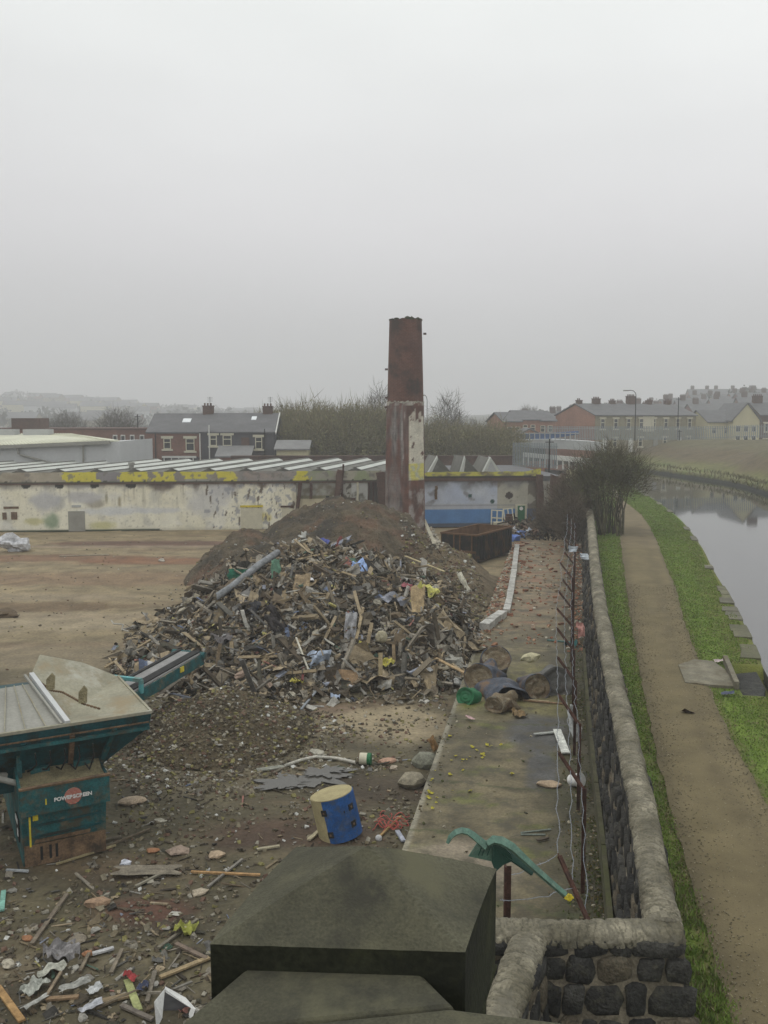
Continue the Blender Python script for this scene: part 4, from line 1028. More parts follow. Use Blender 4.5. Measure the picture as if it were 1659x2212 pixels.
for k in range(5): mb.box((px2(360+k*15.5), -1.4, pz(994)), (.1, .1, 1.0))
mb.box((px2(392), -1.4, pz(986)), (px2(428)-px2(355), .12, .22)); mb.build('porch_frame', 'whitepaint', h1)
mb = MB(); mb.box((px2(392), -.75, pz(997)), (px2(428)-px2(355), 1.2, 1.1)); mb.build('porch', 'darkrender', h1)
mb = MB(); mb.tube([(xs-.1, -.1, z0), (xs-.1, -.1, ze)], .07, 6); mb.build('downpipe', 'whitepaint', h1)
mb = MB(); mb.tube([(px2(336), -.1, z0), (px2(336), -.1, ze)], .06, 6); mb.build('downpipe', 'black', h1)
h2, rf = gable_house('rendered_house', 'dark grey rendered house with slate roof joined to the red brick house', (a_.x+xs+.01, 100), 0, LH-xs, 8, z0, ze+.03, zr+.04, 'darkrender', 'slate', over=.15,
    chims=((.1, 1.2, 1.0), (px2(569)-xs, 1.1, .95)), wins=[(w_[0]-xs,)+w_[1:] for w_ in (W4(453, 468, 940, 963, 'trim'), W4(481, 500, 940, 963, 'trim'), W4(551, 566, 944, 970, 'trim'))])
skyl(rf, px2(536), px2(547), .6, .78, xs)
mb = MB(); w_ = W4(521, 538, 945, 962, 0); mb.box((w_[0]-xs, -.02, w_[1]+w_[3]/2), (w_[2], .08, w_[3])); mb.build('boarded_window', 'brownbrick', h2)
mb = MB(); mb.prism([(px2(472)-xs, -2.6, pz(986)), (px2(549)-xs, -2.6, pz(986)), (px2(549)-xs, -.05, pz(965)), (px2(472)-xs, -.05, pz(965))], (0, 0, .14)); mb.build('lean_to_roof', 'slatelight', h2)
mb = MB(); mb.box(((px2(472)+px2(549))/2-xs, -1.3, pz(986)-1.0), (px2(549)-px2(472)-.3, 2.4, 2.0)); mb.build('lean_to_wall', 'redbrick', h2)
mb = MB(); mb.bar((LH-xs+.2, -.2, ze), (LH-xs+.2, 4, zr+.25), .1, .25, ); mb.build('verge_board', 'whitepaint', h2)
mb = MB(); mb.tube([(px2(452)-xs, -.12, z0), (px2(452)-xs, -.12, ze+.9)], .07, 6); mb.build('downpipe', 'whitepaint', h2)
mb = MB(); mb.tube([(px2(558.5)+.6-xs, -.12, z0), (px2(560)+.6-xs, -.12, ze+.5)], .06, 6); mb.build('downpipe', 'black', h2)
for px, r_ in ((434, rf), (569, rf)):
    mb = MB(); x = px2(px)-xs+.3; mb.tube([(x, 4, zr+1), (x, 4, zr+2.1)], .025, 4); 
    for k in range(4): mb.bar((x-.3, 4, zr+1.6+k*.14), (x+.3, 4, zr+1.6+k*.14), .02, .02)
    mb.build('aerial', 'black', rf)
# brown brick building and warehouse
a, b = atY(-40, 930, 112), atY(321, 930, 112)
bb = empty('brick_works', (a.x, 112, 0), 'long flat topped red brown brick building left of the houses', 'building')
mb = MB(); top = atY(200, 928, 112).z; mb.box(((b.x-a.x)/2, 5, (top+1)/2), (b.x-a.x, 10, top-1)); mb.build('wall', 'redbrick', bb)
mb = MB(); mb.box(((b.x-a.x)/2, 5, top+.08), (b.x-a.x+.2, 10.2, .16)); mb.build('roof', 'brownbrick', bb)
for px, hh in ((266, 1), (286, 1), (307, 1), (249, 1.2)):
    x = atY(px, 950, 112).x-a.x; z = atY(px, 962, 112).z
    mb = MB(); mb.box((x, -.03, z+.5), (.55, .1, 1.6)); f = mb.build('window', 'whitepaint', bb); mb = MB(); mb.box((x, -.09, z+.5), (.38, .04, 1.3)); mb.build('pane', 'glass', f)
mb = MB(); mb.box((atY(46, 930, 112).x-a.x, 3, top+.7), (3.6, 3, 1.4)); mb.build('roof_box', 'brownbrick', bb)
Y1 = 84
wh = empty('warehouse', (atY(258, 960, Y1).x, Y1, 0), 'white clad warehouse with pale ribbed low pitched roof at the far left', 'warehouse'); WO = wh.location.copy()
x0 = atY(-60, 960, Y1).x-WO.x; zE0 = atY(60, 966, Y1).z; 
xr_ = 0
mb = MB()
zt1 = atY(235, 956, Y1).z; zt0_ = atY(0, 966, Y1).z
mb.prism([(x0, 0, 0), (0, 0, 0), (0, 0, zt1+.1), (atY(235, 956, Y1).x-WO.x, 0, zt1), (x0, 0, zt0_-.1)], (0, 12, 0)); mb.build('wall', 'warehouse', wh)
mb = MB()
e1_, e0_ = atY(238, 954, Y1-.3), atY(-60, 967, Y1-.3); r1_, r0_ = atY(158, 939.5, Y1+12), atY(-60, 939.5, Y1+12); c1_ = atY(259, 953.5, Y1+6)
P_ = [e0_-WO, e1_-WO, c1_-WO, r1_-WO, r0_-WO]
mb.prism(P_, (0, 0, .12)); mb.build('roof', 'warehouseroof', wh)
mb = MB()
for k in range(40):
    u = k/39; a = P_[0].lerp(P_[1], u); b = P_[4].lerp(P_[3], u)
    if u > .99: continue
    mb.bar(a+Vector((0, 0, .15)), b+Vector((0, 0, .15)), .09, .07)
mb.build('roof_ribs', 'warehouseroof', wh)
mb = MB(); mb.bar(e0_-WO+Vector((0, -.1, -.05)), e1_-WO+Vector((0, -.1, -.05)), .25, .3); mb.build('gutter', 'greyplate', wh)
mb = MB(); mb.tube([atY(38, 968, Y1-.2)-WO, atY(40, 980, Y1-.2)-WO, atY(46, 983, Y1-.2)-WO, atY(122, 1003, Y1-.2)-WO], .1, 6); mb.tube([atY(180, 960, Y1-.2)-WO, atY(180, 1010, Y1-.2)-WO], .09, 6); mb.build('downpipe', 'greyplate', wh)
for px in (9, 83):
    p = atY(px, 937, Y1+10)-WO; mb = MB(); mb.box(p, (2.6, 1.6, .9)); mb.build('roof_vent', 'palegrey', wh)
mb = MB(); p = atY(284, 1005, 76); mb.tube([(p.x, 76, 3.6), (p.x, 76, p.z)], .2, 8); mb.tube([(p.x, 76, p.z), (p.x, 76, p.z+.25)], .28, 8); tag(mb.build('roof_cowl', 'greyplate'), 'small grey metal cowl sticking up from the shed roof', 'roof cowl')
# white hip roofed outbuilding right of the dark house
a, b = atY(597, 975, 97), atY(664, 975, 97)
gable_house('outbuilding', 'low cream outbuilding with pale corrugated roof beside the dark grey house', (a.x, 97.0), 0, b.x-a.x, 5, 1, atY(600, 972, 97).z, atY(600, 955, 99).z, 'creamrender', 'slatelight', cat='outbuilding')
# ---- right side: stone terrace with brick gable
c0 = atY(1286, 900, 150); zE = atY(1286, 898, 150).z; zR = atY(1246, 876, 152).z
ga = R(-18)
rnd2 = random.Random(5)
Lt = 23.5
wins = []
for k in range(8):
    x = 1.6+k*2.9; wins.append((x, zE-2.2, .95, 1.7, 'trim')); wins.append((x-.1, 3.9, .95, 1.5, 'trim') if k % 2 else (x+.6, 3.0, 1.0, 2.4, 'door'))
ga = R(29)
t1, rf = gable_house('stone_terrace', 'buff stone terrace of houses with red brick gable end above the canal', (c0.x, 150), ga, Lt, 10, 2, zE, zR+.2, 'stonefront', 'slate', chims=[(.8, 1.0, .7), (4.6, 1.5, 1.0), (8.3, 1.1, .7), (12.6, 1.8, 1.5), (17, 1.1, .8), (21.5, 1.2, .8)], wins=wins, cat='terrace')
mb = MB(); mb.add([(-.06, -.02, 2), (-.06, 10, 2), (-.06, 10, zE), (-.06, 5, zR+.15), (-.06, -.02, zE)], [(4, 3, 2, 1, 0)]); mb.build('brick_gable', 'orangebrick', t1)
for k in (3.9, 4.3):
    mb = MB(); x = (k-3.9)*20+12.0; mb.box((x, -.03, zE-1.4), (2.6, .06, 2.6)); mb.build('painted_front', 'creampaint', t1)
    break
# cream houses to the right
a = atY(1508, 930, 165); 
gable_house('cream_cottage', 'low cream rendered cottages with grey roofs right of the stone terrace', (a.x, 160), R(10), 8.5, 8, 2, atY(1540, 912, 165).z, atY(1540, 888, 168).z, 'creamrender', 'slate', wins=((1.2, 6.0, .9, 1.1, ''), (3.6, 6.0, .9, 1.1, ''), (6.3, 6.0, .9, 1.1, ''), (2.3, 3.2, .9, 1.1, ''), (5, 3.2, .9, 1.1, '')), cat='cottage')
# gable fronted cream house: ridge runs away from the camera
a, b = atY(1584, 905, 158), atY(1641, 905, 158); W_ = b.x-a.x
r = empty('cream_gable_house', (a.x, 158, 0), 'tall cream rendered house with steep front gable near the right edge', 'house')
zE2, zA = atY(1600, 907, 158).z, atY(1615, 873, 158).z
mb = MB(); mb.prism([(0, 0, 2), (W_, 0, 2), (W_, 0, zE2), (W_*.52, 0, zA), (0, 0, zE2)], (0, 11, 0)); mb.build('wall', 'creamrender', r)
mb = MB(); mb.prism([(-.35, 0, zE2-.35), (W_*.52, 0, zA+.05), (W_+.35, 0, zE2-.35), (W_+.35, 0, zE2-.1), (W_*.52, 0, zA+.32), (-.35, 0, zE2-.1)], (0, 11.2, 0)); o = mb.build('roof', 'slate', r); o.location.y = -.2
for x, y in ((.2, 0), (.5, 0), (.8, 0), (.2, 1), (.5, 1), (.8, 1)):
    z = lerp(atY(1600, 914, 158).z-1, atY(1600, 936, 158).z-.9, y); mb = MB(); mb.box((W_*x, -.03, z), (.8, .1, 1.1)); f = mb.build('window', 'whitepaint', r); mb = MB(); mb.box((W_*x, -.09, z), (.6, .04, .9)); mb.build('pane', 'glass', f)
a = atY(1643, 905, 164)
gable_house('dark_brick_house', 'dark brick house with slate roof cut by the right edge', (a.x, 164), R(4), 12, 8, 2, atY(1650, 897, 164).z, atY(1650, 872, 168).z, 'brownbrick', 'slate', chims=((1.2, 1.8, 1.4), (7, 1.8, 1.4)), wins=((1.4, 6.3, 1.3, 1.5, 'trim'), (1.4, 3.4, 1.3, 1.5, 'trim')))
# orange brick gabled houses left of the terrace
for px0, px1, ye, yr, Y, lab in ((1088, 1128, 912, 893, 140, 'leftmost orange brick house with grey roof beyond the scrub'), (1122, 1168, 908, 889, 146, 'red brick gable fronted house left of the stone terrace'), (1160, 1203, 910, 890, 150, 'orange brick house with two white windows touching the terrace gable')):
    a, b = atY(px0, ye, Y), atY(px1, ye, Y)
    gable_house('orange_brick_house', lab, (a.x, Y), R(12), (b.x-a.x), 8, 1, a.z, atY(px0, yr, Y+4).z, 'orangebrick', 'slate', wins=((1.0, a.z-1.8, .8, 1.1, ''), (2.3, a.z-1.8, .8, 1.1, '')))
a, b = atY(1112, 945, 132), atY(1178, 945, 132); W_ = b.x-a.x; zz0, zz1 = atY(1112, 946, 132).z, atY(1140, 928, 132).z
r = empty('orange_gable', (a.x, 132, 0), 'low orange brick gabled building in front of the red brick houses', 'building')
mb = MB(); mb.prism([(0, 0, 0), (W_, 0, 0), (W_, 0, zz0), (W_/2, 0, zz1), (0, 0, zz0)], (0, 6, 0)); mb.build('wall', 'orangebrick', r)
mb = MB(); mb.prism([(-.3, -.2, zz0-.1), (W_/2, -.2, zz1+.05), (W_+.3, -.2, zz0-.1), (W_+.3, -.2, zz0+.12), (W_/2, -.2, zz1+.25), (-.3, -.2, zz0+.12)], (0, 6.4, 0)); mb.build('roof', 'slate', r)
# canal road bridge with blue parapet
Yb = 118
br = empty('road_bridge', (atY(1105, 960, Yb).x, Yb, 0), 'pale concrete road bridge with blue grey parapet behind the bare bush', 'bridge'); BO = br.location.copy()
def q(px, py, Y=Yb): return atY(px, py, Y)-BO
mb = MB(); mb.prism([q(1098, 966), q(1215, 970), q(1300, 975), q(1300, 955), q(1190, 949), q(1098, 950)], (0, 8, 0)); mb.build('deck', 'palegrey', br)
mb = MB(); mb.prism([q(1098, 949), q(1190, 948), q(1250, 938), q(1250, 931), q(1190, 935), q(1098, 938)], (0, .3, 0)); mb.build('parapet', 'bluepaint', br)
mb = MB()
for px in range(1100, 1250, 11): mb.bar(q(px, 951, Yb-.1), q(px, 934, Yb-.1), .12, .12)
mb.bar(q(1098, 936, Yb-.1), q(1250, 936, Yb-.1), .12, .12)
o = mb.build('railing', 'palegrey', br)
mb = MB(); mb.prism([q(1128, 972), q(1178, 970), q(1178, 996), q(1128, 996)], (0, 5, 0)); mb.build('abutment', 'ivy', br)
mb = MB(); mb.bar(atY(1130, 982, 104)-BO, atY(1300, 998, 92)-BO, .2, .5)
for k in range(14): p = atY(1130, 982, 104).lerp(atY(1300, 998, 92), k/13)-BO; mb.bar(p, p-Vector((0, 0, 1.2)), .15, .15)
mb.build('handrail', 'whitepaint', br)
# palisade fences
def palisade(name, label, P, h, gap, wd=.07):
    r = empty(name, (P[0].x, P[0].y, P[0].z), label, 'fence'); O = r.location.copy(); mb = MB(); rl = MB()
    for a, b in zip(P, P[1:]):
        n_ = max(1, int((b-a).length/gap))
        for k in range(n_):
            p = a.lerp(b, k/n_)-O; mb.bar(p, p+Vector((0, 0, h)), wd, .02, (0, 1, 0))
        for z in (.3, h-.35): rl.bar(a-O+Vector((0, .06, z)), b-O+Vector((0, .06, z)), .06, .06)
    mb.build('pales', 'fencegrey', r); rl.build('rails', 'fencegrey', r)
FP = [atY(1178, 952, 132), atY(1290, 951, 136), atY(1500, 950, 142), atY(1560, 949, 143), atY(1720, 943, 143)]
palisade('palisade_fence', 'long grey steel palisade fence along the top of the far bank', FP, 2.1, .3, .13)
palisade('palisade_fence', 'short grey palisade fence beyond the factory flat roof', [atY(1108, 1008, 90), atY(1205, 1012, 86)], 2.4, .2, .1)
# lamps and poles
def lamp(px, ybase, ytop, Y, arm, label, r_=.09):
    b = atY(px, ybase, Y); t = atY(px, ytop, Y); r = empty('street_lamp', b, label, 'street lamp'); h = t.z-b.z; mb = MB()
    mb.tube([(0, 0, 0), (0, 0, h-.8)], r_, 6, r_*.7)
    pts = [(0, 0, h-.8)]+[(arm*(1-math.cos(a))*.5, 0, h-.8+.8*math.sin(a)) for a in (.3, .6, .9, 1.2, 1.57)]+[(arm, 0, h-.05)]
    mb.tube(pts, r_*.6, 6); mb.build('pole', 'black', r)
    mb = MB(); mb.box((arm, 0, h-.05), (.75, .25, .16)); mb.build('lamp_head', 'greyplate', r)
lamp(1371, 952, 843, 134, -1.5, 'tall curved street lamp rising in front of the stone terrace roof')
lamp(922, 1000, 853, 112, -.7, 'thin street lamp just right of the chimney', .06)
for px, yb, yt, Y, lab in ((1463, 950, 858, 143, 'thin dark pole in front of the stone terrace'), (1186, 1020, 948, 84, 'dark pole beside the factory right end and the bare bush'), (1467, 951, 928, 141, 'short grey post at the palisade fence'), (300, 1000, 895, 118, 'telegraph pole above the brown brick building')):
    b = atY(px, yb, Y); t = atY(px, yt, Y); mb = MB(); mb.tube([(0, 0, 0), (0, 0, t.z-b.z)], .09, 6, .07); mb.bar((-.4, 0, t.z-b.z-.3), (.4, 0, t.z-b.z-.3), .08, .08)
    tag(mb.build('pole', 'black'), lab, 'pole').location = b
# ---- rows of houses on the hill
rh = random.Random(11)
k = 0
rows = [(1395, 1505, 884, 205), (1290, 1372, 884, 215), (1380, 1470, 873, 245), (1500, 1590, 873, 235), (1330, 1400, 878, 235), (1440, 1530, 863, 290), (1540, 1640, 862, 270), (1600, 1700, 858, 250), (1500, 1600, 853, 330), (1585, 1690, 849, 320), (1440, 1500, 860, 330),
        (1120, 1180, 899, 210), (1180, 1250, 893, 225), (1230, 1300, 888, 245), (1300, 1350, 883, 265), (1350, 1400, 876, 300), (1490, 1700, 841, 400), (1200, 1260, 889, 290), (1400, 1440, 868, 340)]
for _k in range(16):
    _x = 1250+_k*27; _y = interp(_x, [(1200, 893), (1400, 872), (1500, 856), (1659, 838)]); rows.append((_x, _x+rh.uniform(45, 80), _y+rh.uniform(1, 12), 300+rh.uniform(-50, 70)))
CN = {'redbrick': 'red brick', 'orangebrick': 'orange brick', 'stonefront': 'buff stone', 'creamrender': 'cream rendered', 'brownbrick': 'brown brick'}
def whereR(x, y):
    a = 'at the right edge' if x > 1600 else 'above the cream gable house' if x > 1545 else 'above the cream cottages' if x > 1490 else 'above the right half of the stone terrace' if x > 1400 else 'behind the stone terrace and tall lamp' if x > 1320 else 'above the red brick gable' if x > 1230 else 'left of the red brick gable'
    return ('on the skyline ' if y < interp(x, [(1200, 894), (1659, 846)]) else 'on the slope ')+a

for (x0, x1, yr, Y) in rows:
    a, b = atY(x0, yr, Y), atY(x1, yr, Y); L = b.x-a.x; zr_ = a.z; wm = rh.choice(['redbrick', 'orangebrick', 'stonefront', 'creamrender', 'brownbrick'])
    wn = [(1.5+j*3.2, zr_-4.2, 1.1, 1.3, '') for j in range(int(L/3.2))]
    lab_ = 'hazy %s terrace %s' % (CN[wm], whereR((x0+x1)/2, yr)); LU = globals().setdefault('LU', {}); LU[lab_] = LU.get(lab_, 0)+1
    if LU[lab_] > 1: lab_ = ['', '', 'second ', 'third ', 'fourth ', 'fifth '][min(5, LU[lab_])]+lab_
    gable_house('hillside_terrace', lab_, (a.x, Y), R(rh.uniform(-8, 14)), L, 8, zr_-9, zr_-2.3, zr_, wm, 'slate', cat='terrace', group='terraces on the hazy right hillside', chims=[(2+j*rh.uniform(5, 7), 1.5, 1.5) for j in range(max(1, int(L/7)))], wins=wn)
# distant houses on the left hill
for j in range(46):
    az = R(rh.uniform(-25, -8)); r_ = rh.uniform(420, 950); x, y = r_*math.sin(az), r_*math.cos(az); z = land(x, y)-.5
    gable_house('distant_house', 'tiny distant house on the misty left hillside', (x, y), rh.uniform(-.5, .5), rh.uniform(8, 26), 8, z, z+5.5, z+8.2, rh.choice(['stonefront', 'warehouse', 'redbrick', 'creamrender']), 'slate', group='houses on the misty left hillside')
# ------------------------------------------------------------------ vegetation
def twig_mass(mb, c, rx, ry, rz, n, L, wd, cols, up=.7, base=None):
    for _ in range(n):
        th = rnd.uniform(0, 6.283); rr = rnd.random()**.42; ph = rnd.uniform(-.6, 1)
        k = (1-ph*ph)**.5 if abs(ph) < 1 else 0
        dv = Vector((math.cos(th)*k, math.sin(th)*k, ph))
        lump = 1+.38*noise.noise(dv*2.1+Vector((c.x, 0, 0)))+.18*noise.noise(dv*5)
        p = Vector(c)+Vector((dv.x*rx, dv.y*ry, dv.z*rz))*rr*lump
        d = Vector((dv.x*.55+rnd.gauss(0, .4), dv.y*.55+rnd.gauss(0, .4), up+rnd.gauss(0, .4))).normalized()
        l = L*rnd.uniform(.5, 1.4); q_ = p+d*l; m_ = p.lerp(q_, .5)+Vector((rnd.gauss(0, .06), rnd.gauss(0, .06), rnd.gauss(0, .06)))*l
        x = d.cross(Vector((rnd.gauss(0, 1), rnd.gauss(0, 1), rnd.gauss(0, 1)))).normalized()*wd*.5
        cc = rnd.choice(cols)
        mb.add([p-x, p+x, m_+x*.7, m_-x*.7, q_], [(0, 1, 2, 3), (3, 2, 4)], cc)
def limbs(mb, base, top, spread, n, r0):
    for k in range(n):
        a = rnd.uniform(0, 6.28); e_ = Vector((math.cos(a)*spread*rnd.uniform(.4, 1), math.sin(a)*spread*rnd.uniform(.4, 1), top*rnd.uniform(.7, 1)))
        st = Vector(base)+Vector((math.cos(a)*.15*spread, math.sin(a)*.15*spread, 0)); m1 = st.lerp(Vector(base)+e_, .35)+Vector((rnd.gauss(0, .1)*spread, rnd.gauss(0, .1)*spread, 0)); m1.z += .08*top
        m2 = st.lerp(Vector(base)+e_, .7)+Vector((rnd.gauss(0, .08)*spread, rnd.gauss(0, .08)*spread, 0)); mb.tube([st, m1, m2, Vector(base)+e_], r0*rnd.uniform(.6, 1), 5, r0*.15)
        for j in range(5):
            s_ = m1.lerp(Vector(base)+e_, rnd.random()); d = Vector((rnd.gauss(0, .6), rnd.gauss(0, .6), rnd.uniform(.2, 1)))*spread*.35; mb.tube([s_, s_+d*.5+Vector((0, 0, .03)), s_+d], r0*.3, 4, r0*.08)
def scrub(name, label, cat, p, rx, rz, n, cols, L=1.1, wd=.05, leaves=0, lc=(), trunks=6, h0=0, group=None, ry=None, r0=.09, lsize=.16):
    r = empty(name, p, label, cat, group)
    mb = MB(); mb.col = (.06, .05, .035); limbs(mb, (0, 0, -.6), rz*1.75+h0+.6, rx*.8, trunks, r0); mb.build('trunk', 'twig', r)
    mb = MB(); twig_mass(mb, Vector((0, 0, h0+rz)), rx, ry or rx, rz, n, L, wd, cols)
    for _ in range(leaves):
        th = rnd.uniform(0, 6.283); ph = rnd.uniform(-.7, 1); k = math.sqrt(max(0, 1-ph*ph)); rr = rnd.random()**.4
        dv = Vector((math.cos(th)*k, math.sin(th)*k, ph)); lump = 1+.3*noise.noise(dv*2.1)
        c = Vector((dv.x*rx*rr, dv.y*(ry or rx)*rr, dv.z*rz*rr))*lump+Vector((0, 0, h0+rz)); a = Vector((rnd.gauss(0, 1), rnd.gauss(0, 1), rnd.gauss(0, 1))).normalized()*lsize; b = a.cross(Vector((rnd.gauss(0, 1), rnd.gauss(0, 1), 1))).normalized()*lsize*.6
        mb.add([c-a, c+b, c+a, c-b], [(0, 1, 2, 3)], rnd.choice(lc))
    mb.build('crown', 'twig', r)
    return r
OL = [(.17, .15, .08), (.21, .185, .1), (.13, .12, .07), (.24, .21, .12)]
LF = [(.2, .2, .085), (.16, .155, .07), (.25, .24, .11)]
protos = [scrub('willow_scrub', 'hazy olive brown bare scrub tree in the belt behind the shed roofs', 'tree', (0, 0, 0), 4.2, 3.9, 2300, OL, 1.4, .06, 1900, LF, 8, 0, 'scrub trees behind the shed roofs') for k in range(3)]
pos = [(600, 893, 116, 1), (618, 888, 112, .9), (640, 886, 108, 1), (662, 880, 113, 1.1), (688, 882, 107, 1), (705, 878, 116, 1.1), (730, 884, 106, .95), (748, 880, 112, 1.05), (772, 882, 107, 1), (795, 888, 110, 1), (818, 884, 106, .9), (842, 892, 112, 1),
       (926, 902, 110, .85), (950, 906, 107, .8), (975, 903, 113, .9), (1000, 905, 108, .85), (1025, 906, 106, .8), (1048, 907, 112, .85), (1072, 910, 107, .85), (640, 905, 104, .8), (700, 905, 103, .8), (760, 905, 103, .8), (1095, 914, 111, .7), (570, 897, 128, 1)]
SCL = [('nearest the dark grey house, %s' % a if px < 660 else 'midway between dark house and chimney, %s' % a if px < 735 else 'just left of the chimney, %s' % a if px < 860 else 'just right of the chimney, %s' % a if px < 990 else 'right of the thin lamp towards the bridge, %s' % a) for (px, _, Y, _2), a in zip(pos, ['tall one behind', 'second one in', 'broad one', 'tallest crown', 'front one', 'back one', 'front right one', 'middle one', 'front left one', 'back middle one', 'front one', 'one touching the brick', 'one touching the brick', 'short one', 'back one', 'gap side one', 'first one', 'second one', 'third one', 'lowest front one', 'low front one', 'low front one', 'last low one', 'one behind its roof'])]
for k, (px, yt, Y, sc_) in enumerate(pos):
    o = protos[k] if k < 3 else copy_tree(protos[k % 3]); o['label'] = 'hazy olive bare scrub tree %s' % SCL[k]
    yt += 9 if px > 900 else 0; p = atY(px, yt, Y); hh = 8.2*sc_; o.location = (p.x, Y, p.z-hh); o.scale = (sc_*rnd.uniform(.75, 1.1), sc_, sc_*rnd.uniform(.9, 1.12)); o.rotation_euler.z = rnd.uniform(0, 6.28)
# tall bare trees
for px, yt, Y, w_, lab in ((816, 838, 118, 2.0, 'tall thin bare tree just left of the chimney'), (968, 853, 122, 2.2, 'tall faint bare tree right of the chimney'), (143, 893, 150, 3.4, 'round topped bare tree above the brown brick building on the left'), (252, 888, 140, 3.4, 'spreading bare tree above the brown brick building near the telegraph pole'), (1140, 880, 240, 3.5, 'hazy round tree on the hill skyline left of the terrace')):
    p = atY(px, yt, Y); h = 11.0 if w_ < 3 else 8
    r = scrub('bare_tree', lab, 'tree', (p.x, Y, p.z-h), w_, h*.42, 1500 if w_ < 3 else 2600, [(.08, .07, .055), (.1, .09, .07)], 1.3, .045, 0, (), 5, h*.16, r0=.1)
# dark bush beside the wall on the towpath bank
pb = at(1302, 1158, ZP)
DK = [(.08, .073, .04), (.105, .095, .052), (.13, .115, .06), (.06, .055, .035)]
scrub('bare_bush', 'dark bare thorn bush growing on the grass between wall and towpath', 'bush', pb+Vector((.75, 1.5, 0)), 2.45, 2.15, 3300, DK, 1.3, .026, 2600, [(.12, .13, .05), (.085, .095, .04)], 26, 1.4, r0=.05, lsize=.07)
mb = MB()
r = bpy.data.objects['bare_bush']
for k in range(44):
    a = rnd.uniform(0, 6.28); q0 = Vector((math.cos(a)*.8, math.sin(a)*1.0-.6, 0)); q1 = Vector((math.cos(a)*1.5*rnd.random(), math.sin(a)*1.2, rnd.uniform(2.4, 4.2))); mb.col = rnd.choice(DK); mb.tube([q0, q0.lerp(q1, .5)+Vector((rnd.gauss(0, .15), rnd.gauss(0, .15), 0)), q1], rnd.uniform(.02, .05), 4, .015)
mb.build('stems', 'twig', r)
pi_ = atY(1232, 1150, 64)
scrub('dead_thicket', 'dense brown dead thicket covering the wall end left of the dark bush', 'thicket', (pi_.x, 63, .2), 1.9, 2.5, 4500, [(.13, .1, .07), (.1, .08, .055), (.16, .125, .085)], .6, .04, 1500, [(.06, .05, .03)], 14, 0, r0=.05, lsize=.07)
pi_ = atY(1212, 1150, 61)
scrub('dead_thicket', 'low brown tangle of dead stems at the far end of the slab', 'thicket', (pi_.x, 65, .2), 1.3, 1.3, 2000, [(.14, .11, .075), (.11, .088, .06)], .5, .035, 600, [(.07, .06, .04)], 10, 0, r0=.04, lsize=.06)
scrub('dead_thicket', 'brown overhanging dead stems drooping against the wall above the slab', 'thicket', ST(58.5, cw_t(58)-1.2, .3), .9, 1.9, 2200, [(.13, .1, .07), (.1, .08, .055)], .55, .03, 800, [(.07, .06, .035)], 10, 0, r0=.04, lsize=.06)
# skyline trees on the hills (too many to count, one mass)
mb = MB()
for k in range(520):
    if k < 380: az = R(rh.uniform(-27, -2)); r_ = rh.uniform(380, 1100)
    else: az = R(rh.uniform(4, 26)); r_ = rh.uniform(215, 420)
    x, y = r_*math.sin(az), r_*math.cos(az); z = land(x, y); s_ = rh.uniform(2, 4.2)*(1 if k < 380 else .38)
    for j in range(26):
        c = Vector((x+rh.gauss(0, .6)*s_, y+rh.gauss(0, .6)*s_, z+s_*(.9+rh.gauss(0, .45))))
        a = Vector((rh.gauss(0, 1), rh.gauss(0, 1), rh.gauss(0, 1))).normalized()*s_*.38; b = a.cross(Vector((rh.gauss(0, 1), 1, 0))).normalized()*s_*.3
        mb.add([c-a, c+b, c+a, c-b], [(0, 1, 2, 3)], (.05, .052, .035))
tag(mb.build('hillside_trees', 'twig'), 'hazy distant trees scattered over both hillsides', 'trees', kind='stuff')
# grass blades
mb = MB()
for k in range(135000):
    s = 9+rnd.random()**2.0*112
    a0, a1 = cw_t(s)+.3, pl_t(s)-.02; b0, b1 = pr_t(s)+.02, we_t(s)-.15
    a1 += abs(rnd.gauss(0, .09)); b0 -= abs(rnd.gauss(0, .1))
    if rnd.random() < .36: tt = rnd.uniform(a0, a1); bare = .45
    else: tt = rnd.uniform(b0, b1); bare = .1
    if s < 22 and tt < pl_t(s) and fbm(s, tt, .8, 41) > .12 and rnd.random() < .8: continue
    if 26.2 < s < 29.8 and tt > 4.75: continue
    p = ST(s, tt, ZP-.02+fbm(s, tt, .7, 2)*.05); h = rnd.uniform(.02, .06)*(1+1.0*(s < 15)); d = Vector((rnd.gauss(0, .5), rnd.gauss(0, .5), 1)).normalized()*h; x = Vector((rnd.gauss(0, 1), rnd.gauss(0, 1), 0)).normalized()*(.008+s*.0006)
    c = cmix((.12, .2, .03), (.2, .27, .055), rnd.random())
    if rnd.random() < .1+bare*.25+.2*(fbm(s, tt, 1.2, 52) > .1): c = rnd.choice([(.2, .18, .08), (.13, .12, .05), (.26, .24, .12)])
    mb.add([p-x, p+x, p+d], [(0, 1, 2)], c)
tag(mb.build('grass', 'leafy'), 'short bright green grass along both sides of the towpath', 'grass', kind='stuff')
mb = MB()
for k in range(1200):
    v_ = rnd.random(); i = int(v_*109); p = FB[i]; dr = Vector((p.x, p.y, 0)).normalized(); ex = rnd.uniform(.2, 2.6); c = cmix((.12, .11, .05), (.17, .15, .07), rnd.random())
    q0 = p+dr*ex; q0.z = ZW+.2+.75*sstep(0, 1.2, ex); d = Vector((rnd.gauss(0, .3), rnd.gauss(0, .3), rnd.uniform(.2, .7))); x = Vector((.07, 0, 0)); mb.add([q0-x, q0+x, q0+d], [(0, 1, 2)], c)
tag(mb.build('bank_reeds', 'leafy'), 'dead brown reeds fringing the far canal bank', 'reeds', kind='stuff')
